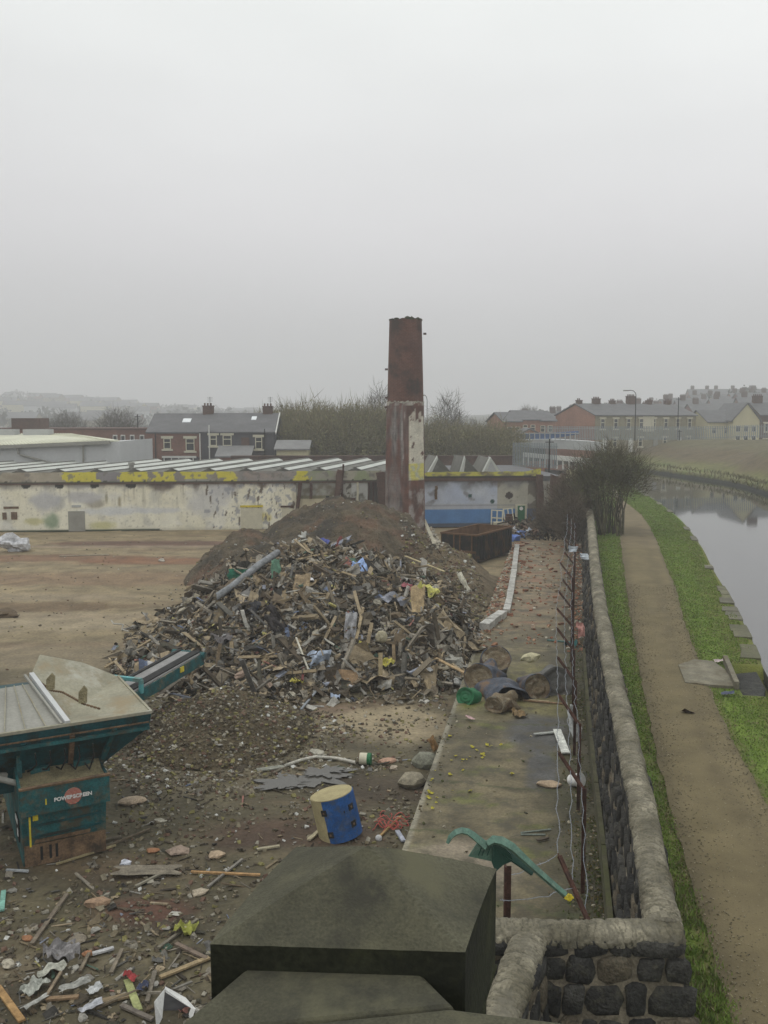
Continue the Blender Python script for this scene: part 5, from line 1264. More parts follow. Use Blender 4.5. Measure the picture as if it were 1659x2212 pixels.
# ------------------------------------------------------------------ screening machine
C0 = at(53, 1876); E1 = (at(230, 1837)-C0).normalized(); E2 = Vector((-E1.y, E1.x, 0)); mang = math.atan2(E1.y, E1.x)
def ml(px, py, off=0.0):
    d = ray(px, py); o_ = C0+E2*off; t = (o_-Vector((0, 0, EYE))).dot(E2)/d.dot(E2); p = Vector((0, 0, EYE))+d*t-C0
    return Vector((p.dot(E1), p.dot(E2), p.z))
def mz(px, py, z):
    p = at(px, py, z)-C0; return Vector((p.dot(E1), p.dot(E2), z))
sm = empty('screening_machine', (C0.x, C0.y, 0), 'teal tracked screening machine with dusty flared hopper at the left edge', 'screening machine', None, mang)
Wm = ml(230, 1837).x
def plate(poly, th=.03):
    poly = [Vector(p) for p in poly]; n_ = (poly[1]-poly[0]).cross(poly[2]-poly[0]).normalized(); mb = MB(); mb.prism(poly, -n_*th); return mb
def pb_(poly, name, m, th=.03, parent=sm): return plate(poly, th).build(name, m, parent)
zb0 = ml(62, 1758).z; zb1 = ml(62, 1700).z; z_l = ml(53, 1810).z
# lower tier: side panels, recessed front, skirt
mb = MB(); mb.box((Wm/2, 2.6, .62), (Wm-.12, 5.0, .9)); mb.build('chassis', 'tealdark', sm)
mb = MB(); mb.box((Wm/2, -.005, .24), (Wm-.02, .06, .44)); mb.build('skirt', 'rustmud', sm)
mb = MB(); mb.prism([(.04, .0, .46), (Wm-.0, .0, .46), (Wm+.02, -.03, zb0-.02), (.04, -.03, zb0-.02)], (0, .03, 0)); mb.build('front_panel', 'teal', sm)
for z_ in (.62, .85):
    mb = MB(); mb.bar((.2, -.04, z_), (Wm-.1, -.04, z_+.02), .03, .04); mb.build('panel_rib', 'tealdark', sm)
for x in (.33, .5, .62):
    mb = MB(); mb.box((x, -.03, .26), (.05, .03, .28)); mb.build('slot', 'black', sm)
mb = MB(); mb.prism([(-.02, -.02, .05), (-.02, 5, .05), (-.02, 5, 2.5), (-.02, .5, 2.5), (-.02, .45, zb0+.3), (-.02, -.02, zb0-.12)], (.1, 0, 0)); sp_ = mb.build('side_panel', 'teal', sm)
mb = MB(); mb.box((.1, .01, .62), (.2, .06, 1.1)); mb.build('corner_post', 'teal', sm)
mb = MB(); mb.box((Wm-.07, .1, .62), (.14, .12, 1.1)); mb.build('corner_post', 'tealdark', sm)
mb = MB(); mb.box((.13, -.028, .74), (.035, .02, .62)); mb.build('yellow_stripe', 'yellow', sm)
mb = MB(); mb.box((.24, -.03, 1.02), (.1, .02, .12)); mb.build('yellow_tag', 'yellow', sm)
mb = MB(); mb.box((Wm-.15, .03, 1.07), (.1, .02, .14)); mb.build('yellow_tag', 'yellow', sm)
mb = MB(); mb.box((-.035, .62, .62), (.02, .5, .46)); lb = mb.build('side_label', 'black', sp_)
mb = MB(); mb.box((-.05, .66, .78), (.012, .34, .1)); mb.box((-.05, .5, .56), (.012, .12, .14)); mb.build('label_mark', 'white', lb)
mb = MB(); mb.box((-.04, .9, 1.5), (.012, .12, .18)); mb.build('red_mark', 'red', sp_)
mb = MB(); mb.tube([(.25, .3, .2), (.25, 4.6, .2)], .2, 10); mb.build('crawler_track', 'black', sm)
mb = MB(); mb.tube([(Wm-.25, .3, .2), (Wm-.25, 4.6, .2)], .2, 10); mb.build('crawler_track', 'black', sm)
# screen box with lettering, open top filled with sand
mb = MB(); g = .05; dp = .95
mb.box((Wm/2+.02, -.12, (zb0+zb1)/2), (Wm+.12, .05, zb1-zb0)); mb.build('screen_box_front', 'teal', sm)
mb = MB(); mb.prism([(-.06, -.12, zb0), (-.06, 1.2, zb0+.25), (-.06, 1.2, zb1+.35), (-.06, -.12, zb1)], (.05, 0, 0)); mb.build('screen_box_side', 'teal', sm)
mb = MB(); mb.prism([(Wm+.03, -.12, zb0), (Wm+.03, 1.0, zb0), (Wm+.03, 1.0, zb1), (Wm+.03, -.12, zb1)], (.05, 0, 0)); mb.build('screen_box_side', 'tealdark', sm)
mb = MB(); mb.box((Wm/2+.02, -.125, zb1+.015), (Wm+.16, .09, .04)); mb.build('box_rim', 'rustmud', sm)
mb = MB(); mb.grid(lambda u, v: Vector((lerp(-.01, Wm+.03, u), lerp(-.1, 1.2, v), zb1-.1+.25*v+.05*noise.noise(Vector((u*5, v*4, 0))))), 20, 16); mb.build('sand_fill', 'sand', sm, smooth=True)
# round logo
lc = ml(158, 1719, -.15); mb = MB()
disc = MB(); R0 = .17
for j in range(13):
    z0_ = -R0+2*R0*j/13; z1_ = z0_+2*R0/13*.62; zm = (z0_+z1_)/2; hw = math.sqrt(max(0, R0*R0-zm*zm)); 
    disc.box((lc.x, -.15, lc.z+zm), (2*hw, .008, z1_-z0_))
disc.build('striped_disc', 'red', sm)
mb = MB(); mb.tube([(lc.x, -.1475, lc.z), (lc.x, -.1455, lc.z)], R0, 24); mb.build('logo_disc', 'creampaint', sm)
def text(body, size, loc, rot, m, parent, name='lettering', ext=.004):
    cu = bpy.data.curves.new(name, 'FONT'); cu.body = body; cu.size = size; cu.extrude = ext; cu.align_x = 'CENTER'; cu.align_y = 'CENTER'; cu.offset = .004
    o = bpy.data.objects.new(name, cu); col.objects.link(o); dg = bpy.context.evaluated_depsgraph_get(); me = bpy.data.meshes.new_from_object(o.evaluated_get(dg))
    bpy.data.objects.remove(o); me.materials.clear(); me.materials.append(M[m]); o = bpy.data.objects.new(name, me); col.objects.link(o)
    o.location = loc; o.rotation_euler = rot; o.parent = parent; return o
text('POWERSCREEN', .105, (lc.x, -.165, lc.z-.01), (R(90), 0, 0), 'white', sm)
mb = MB(); mb.box((lc.x-.52, -.15, lc.z-.02), (.025, .01, .12)); mb.build('yellow_mark', 'yellow', sm)
# hopper: rim z 2.72
HZ = 2.72
R1, Rl = Vector((2.68, .3, HZ)), Vector((-2.2, .3, HZ))
mid = ml(144, 1563, .3); mid.z = HZ; R6 = Vector((2.62, 3.33, HZ))
R5, R4 = ml(178, 1431, 3.5), ml(86, 1414, 3.5); R3 = ml(66, 1460, 2.9)
X_ = mid.lerp(R3, .5)+Vector((.45, 0, -.42))
pb_([mid, R1, X_], 'hopper_wing', 'dustplate', .04); pb_([X_, R1, R6], 'hopper_wing', 'dustplate', .04); pb_([mid, X_, R3], 'hopper_wing', 'dustplate', .04)
pb_([X_, R6, R5], 'rear_flap', 'dustplate', .04); pb_([X_, R5, R4], 'rear_flap', 'dustplate', .04); pb_([X_, R4, R3], 'rear_flap', 'dustplate', .04)
gl = [ml(144, 1561, .33), ml(66, 1477, 2.6)]; gl[0].z = HZ-.02
G0, G1 = Vector((-2.2, .33, HZ-.02)), ml(-80, 1500, 2.6)
pb_([G0, gl[0], gl[1], G1], 'tipping_grid', 'greyplate', .04)
mb = MB()
for k in range(8):
    u = k/8; a = G0.lerp(gl[0], u); b = G1.lerp(gl[1], u); mb.bar(a+Vector((0, 0, .02)), b+Vector((0, 0, .02)), .02, .02)
mb.build('grid_ribs', 'dustplate', sm)
mb = MB(); mb.bar(mid+Vector((.02, 0, .03)), R3+Vector((.02, 0, .03)), .1, .1); mb.build('divider_bar', 'warehouse', sm)
mb = MB(); mb.bar(mid+Vector((-.1, 0, .03)), R3+Vector((-.12, 0, .03)), .05, .05); mb.build('divider_bar', 'greyplate', sm)
mb = MB(); mb.bar(Rl, R1, .07, .06); mb.bar(R1, R6, .05, .05); mb.build('hopper_rim', 'dustplate', sm)
# underside of the hopper
zf = HZ-.03
F0, F1 = Rl-Vector((0, 0, .04)), R1-Vector((0, 0, .04)); lip = .3
a0, a1 = F0+Vector((0, .02, -lip)), F1+Vector((-.05, .04, -lip)); b0, b1 = Vector((-2.2, .85, 1.66)), Vector((Wm+.05, .85, 1.5))
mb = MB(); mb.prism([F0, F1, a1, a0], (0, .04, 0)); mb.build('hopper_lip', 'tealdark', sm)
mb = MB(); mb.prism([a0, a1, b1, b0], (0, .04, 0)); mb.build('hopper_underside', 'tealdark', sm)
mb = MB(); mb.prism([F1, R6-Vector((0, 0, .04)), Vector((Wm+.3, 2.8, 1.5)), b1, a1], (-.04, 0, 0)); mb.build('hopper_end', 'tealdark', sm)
mb = MB(); mb.bar(a0+Vector((0, -.03, 0)), a1+Vector((0, -.03, 0)), .07, .07); mb.build('stiffener', 'teal', sm)
for x, m_ in ((1.05, 'rustmud'), (.1, 'tealdark'), (-.9, 'tealdark'), (1.9, 'teal')):
    t_ = (x-a0.x)/(a1.x-a0.x); q0 = a0.lerp(a1, t_); q1 = b0.lerp(b1, min(1, (x-b0.x)/(b1.x-b0.x))); mb = MB(); mb.bar(q0+Vector((0, -.05, .1)), q1+Vector((0, -.05, 0)), .07, .1, (1, 0, 0)); mb.build('stiffener', m_, sm)
for x0, x1 in ((.25, .62), (1.1, 1.5)):
    mb = MB(); mb.box(((x0+x1)/2, .72, 1.72), (x1-x0, .3, .16)); mb.build('bracket', 'teal', sm)
mb = MB(); mb.box((Wm/2-.4, 1.6, 1.6), (Wm+.6, 1.6, .6)); mb.build('feeder_box', 'tealdark', sm)
mb = MB(); mb.box((.5, 4, 1.6), (1.2, 2.4, 1.5)); mb.build('engine_box', 'tealdark', sm)
for k in range(5):
    x = .2+k*.28; mb = MB(); mb.tube([(x, .62, 1.75), (x+.05, .3, 1.9-.05*k), (x+.12, .12, 2.05), (x+.1, .1, 2.3)], .018, 6); mb.build('hose', 'black', sm)
mb = MB()
for k in range(24): mb.tube([(-2+k*.2, .255, HZ-.2), (-2+k*.2, .24, HZ-.2)], .02, 6)
mb.bar((-2.1, .262, HZ-.2), (2.62, .262, HZ-.2), .02, .03); mb.build('bolt_row', 'rustmud', sm)
mb = MB(); mb.bar((-1.9, .2, 2.1), (-.2, .62, 1.75), .1, .1); mb.tube([(-1.2, .2, 2.25), (.25, .4, 1.5)], .06, 10); mb.tube([(.0, .38, 1.62), (.7, .5, 1.2)], .03, 8); mb.build('hydraulic_ram', 'greyplate', sm)
for x0, z0, w_, h_ in ((.3, .52, .9, .07),):
    mb = MB(); mb.box((x0+w_/2, -.03 if z0 < 1.2 else -.165, z0), (w_, .012, h_), None, None, .25); mb.build('caked_mud', 'rustmud', sm)
# chains and paddles lying on the wing
ch_ = [ml(73, 1463, 2.6), ml(92, 1478, 2.3), ml(110, 1487, 1.9), ml(135, 1497, 1.75), ml(158, 1513, 1.4), ml(180, 1526, 1.05), ml(218, 1545, .7)]
nw = (R1-mid).cross(R3-mid).normalized()
if nw.z < 0: nw = -nw
ch_ = [p-nw*((p-mid).dot(nw)-.04) for p in ch_]
mb = MB()
for p, q_ in zip(ch_, ch_[1:]):
    n_ = 5
    for k in range(n_): mb.bar(p.lerp(q_, k/n_), p.lerp(q_, (k+.7)/n_), .035, .035)
mb.build('chain', 'rustmud', sm)
for i in (2, 4):
    p = ch_[i] if i == 2 else ch_[5]; mb = MB(); mb.prism([p+Vector((-.1, 0, .02)), p+Vector((.07, -.02, .02)), p+Vector((.1, .05, .28)), p+Vector((.04, .08, .36)), p+Vector((-.08, .06, .24))], (.02, .08, 0)); mb.build('paddle', 'sand', sm)
# discharge conveyor running out to the heap
ca, cb = mz(268, 1474, 1.6), mz(408, 1410, 1.6); wdir = Vector((cb-ca)).normalized(); sd = Vector((wdir.y, -wdir.x, 0)); hw = .46
st0 = ca-wdir*1.2-Vector((0, 0, .25)); en = cb
mb = MB(); mb.prism([st0+sd*hw, st0-sd*hw, en-sd*hw, en+sd*hw], (0, 0, .05)); bl = mb.build('conveyor_belt', 'belt', sm)
mb = MB(); mb.prism([st0+sd*(hw-.05), st0+sd*(hw-.32), en+sd*(hw-.32), en+sd*(hw-.05)], (0, 0, .09)); mb.build('belt_edge', 'black', bl)
mb = MB(); mb.prism([st0-sd*(hw-.08), st0-sd*(hw-.2), en-sd*(hw-.2), en-sd*(hw-.08)], (0, 0, .09)); mb.build('belt_edge', 'black', bl)
mb = MB(); mb.prism([st0+sd*(hw+.02), en+sd*(hw+.02), en+sd*(hw+.02)-Vector((0, 0, .34)), st0+sd*(hw+.02)-Vector((0, 0, .34))], sd*.06+Vector((0, 0, .02))); mb.build('conveyor_side', 'teal', sm)
mb = MB(); mb.prism([st0-sd*(hw+.08), en-sd*(hw+.08), en-sd*(hw+.08)-Vector((0, 0, .3)), st0-sd*(hw+.08)-Vector((0, 0, .3))], sd*.06); mb.build('conveyor_side', 'tealdark', sm)
mb = MB(); mb.bar(ca+sd*(hw+.1)+Vector((0, 0, .12)), ca-sd*(hw+.1)+Vector((0, 0, .12)), .12, .1); mb.bar(ca+sd*(hw+.1)+Vector((0, 0, .12)), ca+sd*(hw+.1)-Vector((0, 0, .25)), .1, .1, wdir); mb.build('conveyor_yoke', 'teallight', sm)
mb = MB(); mb.tube([en+sd*(hw+.12)-Vector((0, 0, .05)), en-sd*(hw+.12)-Vector((0, 0, .05))], .12, 12); mb.build('head_drum', 'teal', sm)
mb = MB(); p = ca.lerp(cb, .62)+sd*(hw+.09); mb.box(p-Vector((0, 0, .14)), (.2, .03, .16), Matrix.Rotation(math.atan2(wdir.y, wdir.x), 3, 'Z')); mb.build('yellow_tag', 'yellow', sm)
# ------------------------------------------------------------------ roll-on skip
Nn = Vector((5.63, 54.5, 0)); dl = Vector((.53, .85, 0)).normalized(); dw = Vector((-dl.y, dl.x, 0)); LL, WW, HH = 5.2, 2.45, 1.8
sk = empty('skip', Nn, 'long dark steel open skip with rusty orange inside beside the concrete slab', 'skip')
def bx4(a, b, h0, h1, th, n_): 
    mb = MB(); mb.prism([a+Vector((0, 0, h0)), b+Vector((0, 0, h0)), b+Vector((0, 0, h1)), a+Vector((0, 0, h1))], n_*th); return mb
Z = Vector((0, 0, 0))
m_ = bx4(Z, dl*LL, .1, HH, .06, dw)
for k in range(14):
    p = dl*(LL*(k+.5)/14)-dw*.04; m_.bar(p+Vector((0, 0, .2)), p+Vector((0, 0, HH-.1)), .14, .08, dl)
m_.build('side_wall', 'skipdark', sk)
bx4(dw*WW, dw*WW+dl*LL, .1, HH, .06, -dw).build('side_wall', 'skiprust', sk)
bx4(dw*.07, dw*(WW-.07), .1, HH, .06, dl).build('end_wall', 'skipdark', sk); bx4(dl*(LL-.06)+dw*.07, dl*(LL-.06)+dw*(WW-.07), .1, HH, .06, dl).build('end_wall', 'skiprust', sk)
mb = MB(); mb.prism([dl*.1+dw*.08+Vector((0, 0, .5)), dl*(LL-.1)+dw*.08+Vector((0, 0, .5)), dl*(LL-.1)+dw*(WW-.08)+Vector((0, 0, .9)), dl*.1+dw*(WW-.08)+Vector((0, 0, .9))], (0, 0, .1)); mb.build('skip_load', 'skiprust', sk)
mb = MB()
for a, b in ((Z, dl*LL), (dw*WW, dw*WW+dl*LL), (Z, dw*WW), (dl*LL, dl*LL+dw*WW)): mb.bar(a+Vector((0, 0, HH)), b+Vector((0, 0, HH)), .12, .1)
mb.build('top_rail', 'skiprust', sk)
mb = MB()
for k in (.12, .45, .62): p = dw*WW*k-dl*.04; mb.bar(p+Vector((0, 0, .2)), p+Vector((0, 0, HH)), .12, .06, dw)
mb.bar(-dl*.05+Vector((0, 0, .75)), -dl*.05+dw*WW+Vector((0, 0, .75)), .08, .12); mb.build('end_rib', 'skiprust', sk)
mb = MB(); mb.box(dl*LL/2+dw*WW/2+Vector((0, 0, .06)), (3.6, 2, .12), Matrix.Rotation(math.atan2(dl.y, dl.x), 3, 'Z')); mb.build('runner', 'skipdark', sk)
# ------------------------------------------------------------------ debris on the heap
WOODS = [(.28, .22, .135), (.22, .175, .11), (.14, .105, .065), (.36, .29, .19), (.19, .16, .115), (.11, .085, .058), (.28, .25, .2), (.2, .18, .145)]
GREYS = [(.23, .215, .185), (.31, .295, .26), (.15, .145, .135), (.38, .365, .325), (.11, .105, .09)]
DARKS = [(.05, .04, .028), (.07, .056, .038), (.095, .075, .052), (.04, .037, .032), (.065, .06, .042)]
ODD = [(.42, .38, .14), (.5, .48, .42), (.16, .2, .3), (.08, .14, .1), (.34, .16, .13), (.5, .5, .5), (.28, .3, .36), (.16, .05, .045)]
def dcol():
    r = rnd.random()
    return rnd.choice(WOODS) if r < .42 else rnd.choice(DARKS) if r < .75 else rnd.choice(GREYS) if r < .955 else rnd.choice(ODD)
def heap_pt():
    while True:
        x, y = rnd.uniform(-12, 3.6), rnd.uniform(26.5, 47)
        if t_of(x, y) > edge_t(s_of(x, y))-.1: continue
        h = pile(x, y)
        if h < .12 and not (rnd.random() < .12 and y > 27.5 and math.hypot((x+2.9)/7.2, (y-37)/10) < 1.1): continue
        lim = 39.6+fbm(x, 3, .5, 3)*3+(1.6 if x < -7 else 0)+(3.0 if x > -.5 else 0)
        if y > lim and rnd.random() < .96: continue
        if x > 1.5 and y > 42: continue
        return x, y, gz(x, y)
def hnormal(x, y, e=.25):
    return Vector((gz(x-e, y)-gz(x+e, y), gz(x, y-e)-gz(x, y+e), 2*e)).normalized()
def align(n, extra=.45):
    q_ = Vector((0, 0, 1)).rotation_difference(n).to_matrix()
    return q_ @ rrot(extra)
def scrap(mb, p, A, kind, sz, c):
    if kind == 0: mb.box(p, (sz*rnd.uniform(1.6, 4), sz*rnd.uniform(.14, .34), sz*rnd.uniform(.08, .2)), A, c, .12)     # stick
    elif kind == 1:   # crumpled sheet
        sd_ = rnd.random()*50; n_ = 3; P_ = []
        for j in range(n_+1):
            for i in range(n_+1):
                u, v = i/n_-.5, j/n_-.5; P_.append(p+A @ Vector((u*sz*1.5+rnd.gauss(0, .06)*sz, v*sz+rnd.gauss(0, .08)*sz, sz*.45*noise.noise(Vector((u*2.5+sd_, v*2.5, 0)))+rnd.gauss(0, .05)*sz)))
        mb.add(P_, [(j*(n_+1)+i, j*(n_+1)+i+1, (j+1)*(n_+1)+i+1, (j+1)*(n_+1)+i) for j in range(n_) for i in range(n_)], c)
    elif kind == 2: mb.blob(p, (sz*rnd.uniform(.25, .6), sz*rnd.uniform(.2, .5), sz*rnd.uniform(.12, .35)), A, 1, .4, c)
    elif kind == 3:   # bent pipe or cable
        d = A @ Vector((1, 0, 0)); e_ = A @ Vector((0, 1, .4)); pts = [p+d*sz*k*.5+e_*sz*rnd.uniform(-.25, .25) for k in range(5)]; mb.tube(pts, sz*rnd.uniform(.02, .05), 4, None, c)
    else: mb.box(p, (sz*rnd.uniform(.5, 1.1), sz*rnd.uniform(.4, .9), sz*rnd.uniform(.03, .12)), A, c, .25)     # board
mb = MB()
for k in range(20000):
    x, y, z = heap_pt(); n_ = hnormal(x, y); sz = min(.8, .07+rnd.expovariate(1/.115)); A = align(n_, .75)
    kind = rnd.choices((0, 1, 2, 3, 4), (27, 30, 18, 10, 15))[0]
    if kind in (1, 2, 4): sz = min(sz, .6)
    scrap(mb, Vector((x, y, z))+n_*rnd.uniform(-.02, .16), A, kind, sz, dcol())
o = mb.build('demolition_debris', 'debris'); tag(o, 'tangled mass of splintered timber, sheet, rubble and rags covering the heap', 'debris', kind='stuff')
mb = MB()   # rubble grains over heap top, gravel mound and yard
for k in range(22000):
    r = rnd.random()
    if r < .17: a = rnd.uniform(0, 6.28); q_ = rnd.random()**.6; x, y = -4.6+math.cos(a)*q_*3.6, 24.6+math.sin(a)*q_*3.8; sz = rnd.uniform(.01, .034)
    elif r < .36: a = rnd.uniform(0, 6.28); q_ = rnd.random()**.5; x, y = -2.8+math.cos(a)*q_*4.8, 41.8+math.sin(a)*q_*3.0; sz = rnd.uniform(.02, .09)
    elif r < .41: x, y = rnd.uniform(-11, 4.0), rnd.uniform(44, 60); sz = rnd.uniform(.01, .04)
    elif r < .5: x, y = rnd.uniform(1, 5), rnd.uniform(37, 52); sz = rnd.uniform(.015, .06)
    elif r < .975: y = 11.5+rnd.random()**.8*18; x = rnd.uniform(-.5*y, 2); sz = rnd.uniform(.008, .035)
    else: y = rnd.uniform(28, 68); x = rnd.uniform(-.47*y, 0); sz = rnd.uniform(.01, .035)
    if t_of(x, y) > edge_t(s_of(x, y))-.03: continue
    if .975 > r > .5 and fbm(x, y, .35, 19) < -.05 and rnd.random() < .75: continue
    c = rnd.choice([(.15, .125, .08), (.11, .09, .06), (.2, .175, .12), (.08, .065, .045), (.27, .25, .2), (.14, .085, .06), (.2, .18, .07), (.1, .085, .06)]) if rnd.random() < .965 else (.5, .5, .47)
    s_ = sz*rnd.uniform(.7, 1.8); mb.box((x, y, gz(x, y)+s_*.3), (s_*2.2, s_*1.6, s_*1.1), rrot(.6), c, .35)
tag(mb.build('rubble_grains', 'debris'), 'small stones, brick crumbs and grit scattered over yard and heap', 'rubble', kind='stuff')
mb = MB()   # fine litter in the foreground
for k in range(5200):
    y = 11.3+rnd.random()**1.2*12; x = rnd.uniform(-.5*y, .6)
    if t_of(x, y) > edge_t(s_of(x, y))-.05: continue
    dens = sstep(17, 12.5, y)*.9+sstep(-.1, .3, fbm(x, y, .45, 27))*.5
    if rnd.random() > dens+.08: continue
    kind = rnd.choices((0, 1, 2, 3, 4), (42, 12, 22, 2, 22))[0]; sz = min(.38, .04+rnd.expovariate(1/.075)); c = dcol()
    if kind in (0,): sz *= .8
    scrap(mb, Vector((x, y, gz(x, y)+.02)), rrot(.25), kind, sz*.75, tuple(k_*.8 for k_ in c))
tag(mb.build('litter', 'debris'), 'splinters, torn paper and rubble littering the near yard', 'litter', kind='stuff')
# individually countable larger pieces lying in the heap
def single(name, label, cat, mb, p, group=None, m='debris', smooth=False):
    o = mb.build(name, m, None, smooth); o.location = p; return tag(o, label, cat, group)
heap_piece = {'timber': [], 'board': [], 'stone': []}
for j, (nm, cnt, cs) in enumerate((('timber', 5, WOODS), ('board', 5, WOODS+GREYS), ('stone', 4, [(.36, .33, .26), (.3, .22, .17), (.42, .4, .36)]))):
    for k in range(cnt):
        mb = MB(); c = cs[k % len(cs)]
        if nm == 'timber': mb.box((0, 0, 0), (1.5, .1, .05), None, c, .03); mb.box((.3, .01, .045), (.04, .12, .02), None, (.08, .07, .06))
        elif nm == 'board': scrap(mb, Vector((0, 0, 0)), rot3(0, 0, 0), 1 if k % 2 else 4, .75, c)
        else: mb.blob((0, 0, 0), (.24, .18, .13), None, 2, .3, c)
        me_ = mb.build('loose_'+nm, 'debris'); heap_piece[nm].append(me_)
LB = {'timber': 'weathered length of timber sticking out of the debris heap', 'board': 'bent sheet or board fragment lying on the debris heap', 'stone': 'pale lump of rubble resting on the debris heap'}
GR = {'timber': 'loose timbers on the debris heap', 'board': 'board fragments on the debris heap', 'stone': 'rubble lumps on the debris heap'}
for nm, tot in (('timber', 130), ('board', 70), ('stone', 30)):
    for k in range(tot):
        src = heap_piece[nm][k % len(heap_piece[nm])]; o = src if k < len(heap_piece[nm]) else src.copy()
        if k >= len(heap_piece[nm]): col.objects.link(o)
        x, y, z = heap_pt(); n_ = hnormal(x, y); A = align(n_, .5 if nm != 'timber' else .4); o.location = Vector((x, y, z))+n_*rnd.uniform(.08, .2)
        o.rotation_euler = A.to_euler(); s_ = rnd.uniform(.5, 1.05); o.scale = (s_*rnd.uniform(.8, 1.7), s_, s_)
        tag(o, LB[nm], nm, GR[nm])
# ---- named pieces placed where the photograph shows them
def hit(px, py, lift=0.0):
    d = ray(px, py); o_ = Vector((0, 0, EYE)); t = 8.0
    while t < 90:
        p = o_+d*t
        if t_of(p.x, p.y) > edge_t(s_of(p.x, p.y)) and p.z < .4 and t_of(p.x, p.y) < .95: return Vector((p.x, p.y, .4+lift))
        if p.z < gz(p.x, p.y): return Vector((p.x, p.y, gz(p.x, p.y)+lift))
        t += .04
    return p
def plank(x0, y0, x1, y1, wpx, c, label, name='plank', th=.035, m='debris', lift=.05):
    a, b = hit(x0, y0, lift), hit(x1, y1, lift); zc = (a-Vector((0, 0, EYE))).length; w_ = wpx*zc/F*.9
    o_ = (a+b)/2; mb = MB(); mb.bar(a-o_, b-o_, w_, th, (0, 0, 1), c); return single(name, label, name.replace('_', ' '), mb, o_, None, m)
def pipe(pts, rpx, c, label, name='pipe', lift=.08, m='debris'):
    P_ = [hit(x, y, lift) for x, y in pts]; r = rpx*(P_[0]-Vector((0, 0, EYE))).length/F; mb = MB(); mb.tube([p-P_[0] for p in P_], r, 8, None, c); return single(name, label, name.replace('_', ' '), mb, P_[0], None, m, True)
def sheet(px, py, wpx, hpx, c, label, name='sheet', rough=.35, tilt=None, lift=.1, stripes=None):
    p = hit(px, py, lift); k = (p-Vector((0, 0, EYE))).length/F; W_, H_ = wpx*k, hpx*k*1.6; sd_ = rnd.random()*60; mb = MB(); n_ = 9
    A = align(hnormal(p.x, p.y) if p.z > .6 else Vector((0, 0, 1)), .15) if tilt is None else rot3(*tilt)
    def fn(u, v):
        q_ = Vector(((u-.5)*W_*(1+.25*noise.noise(Vector((sd_, v*3, 0)))), (v-.5)*H_*(1+.3*noise.noise(Vector((u*3, sd_, 0)))), rough*min(W_, H_)*noise.noise(Vector((u*3+sd_, v*3, 1)))))
        return A @ q_
    mb.grid(fn, n_, n_, (lambda u, v: tuple(a*(1+.35*noise.noise(Vector((u*5+sd_, v*5, 0)))) for a in c)))
    return single(name, label, name.replace('_', ' '), mb, p)
def lump(px, py, rpx, c, label, name='stone', ar=(1, .8, .6), rough=.25, lift=0, sub=2):
    p = hit(px, py, lift); k = (p-Vector((0, 0, EYE))).length/F; r = rpx*k; mb = MB(); mb.blob((0, 0, r*ar[2]*.6), (r*ar[0], r*ar[1], r*ar[2]), rot3(0, 0, rnd.uniform(-.4, .4)), sub, rough, c)
    return single(name, label, name.replace('_', ' '), mb, p, None, 'debris', False)
BR, TN, GY, OR = (.1, .08, .055), (.34, .26, .15), (.2, .19, .165), (.36, .22, .1)
plank(69, 2047, 145, 1937, 9, (.17, .14, .105), 'long brown plank lying diagonally below the screening machine')
plank(342, 2054, 427, 1993, 7, (.19, .17, .13), 'grey plank beside the yellow green rag in the near yard')
plank(293, 1920, 350, 1892, 6, (.24, .22, .17), 'short grey lath in front of the flat grey sheet')
plank(413, 1889, 562, 1897, 6, OR, 'thin orange brown batten pointing at the stone pier')
plank(449, 1922, 524, 1862, 6, (.2, .185, .16), 'grey batten crossing under the orange brown batten')
plank(346, 2119, 452, 2076, 11, TN, 'thick tan splintered plank touching the pier left edge')
plank(380, 2045, 447, 2078, 9, (.17, .13, .1), 'brown plank just above the thick tan plank by the pier')
plank(173, 2105, 197, 2058, 7, (.17, .14, .1), 'short brown stick right of the crumpled grey sheet')
plank(96, 2168, 132, 2108, 6, (.24, .19, .13), 'brown stick standing out left of the torn paper strips')
plank(222, 2172, 280, 2156, 14, (.25, .19, .115), 'tan board end below the yellow green strip')
plank(-5, 2140, 48, 2215, 13, (.34, .21, .09), 'orange timber beam in the bottom left corner')
plank(100, 2165, 170, 2160, 10, (.25, .17, .1), 'reddish brown board near the bottom left')
plank(318, 2172, 335, 2104, 9, (.16, .14, .11), 'grey post end left of the folded white box')
plank(240, 2110, 264, 2058, 8, (.19, .16, .12), 'grey brown slat above the yellow green strip')
plank(262, 2178, 330, 2210, 10, (.14, .12, .1), 'dark board at the bottom edge left of the white box')
plank(206, 2188, 318, 2138, 6, (.15, .12, .08), 'dark slat running up to the folded white box')
plank(86, 1852, 262, 1812, 8, (.13, .11, .08), 'long muddy beam beside the screening machine track')
plank(122, 1872, 250, 1832, 5, (.3, .25, .14), 'pale yellowish beam parallel to the muddy beam')
plank(190, 1850, 325, 1795, 5, (.14, .11, .075), 'dark half buried beam leading away from the machine')
plank(14, 1886, 62, 1888, 5, (.35, .37, .38), 'grey metal bar on the ground by the machine corner')
plank(555, 1841, 604, 1833, 7, (.4, .36, .25), 'pale cut stick on the ground left of the blue drum')
plank(667, 1819, 690, 1800, 9, (.45, .4, .27), 'pale stub of timber leaning against the blue drum')
plank(4, 1975, 8, 1930, 10, (.2, .4, .33), 'pale green plastic strip at the left edge')
plank(200, 2068, 246, 2056, 9, (.5, .5, .5), 'short white slotted strip in the near yard', 'strip')
plank(275, 2126, 300, 2190, 15, (.3, .32, .14), 'yellow green cardboard strip near the bottom', 'strip')
sheet(318, 1889, 120, 24, (.19, .165, .125), 'large flat grey brown cardboard sheet in the near yard', rough=.04, tilt=(0, .04, .1), lift=.08)
sheet(400, 2018, 40, 22, (.3, .31, .07), 'bright yellow green rag in the near yard', 'rag', .5)
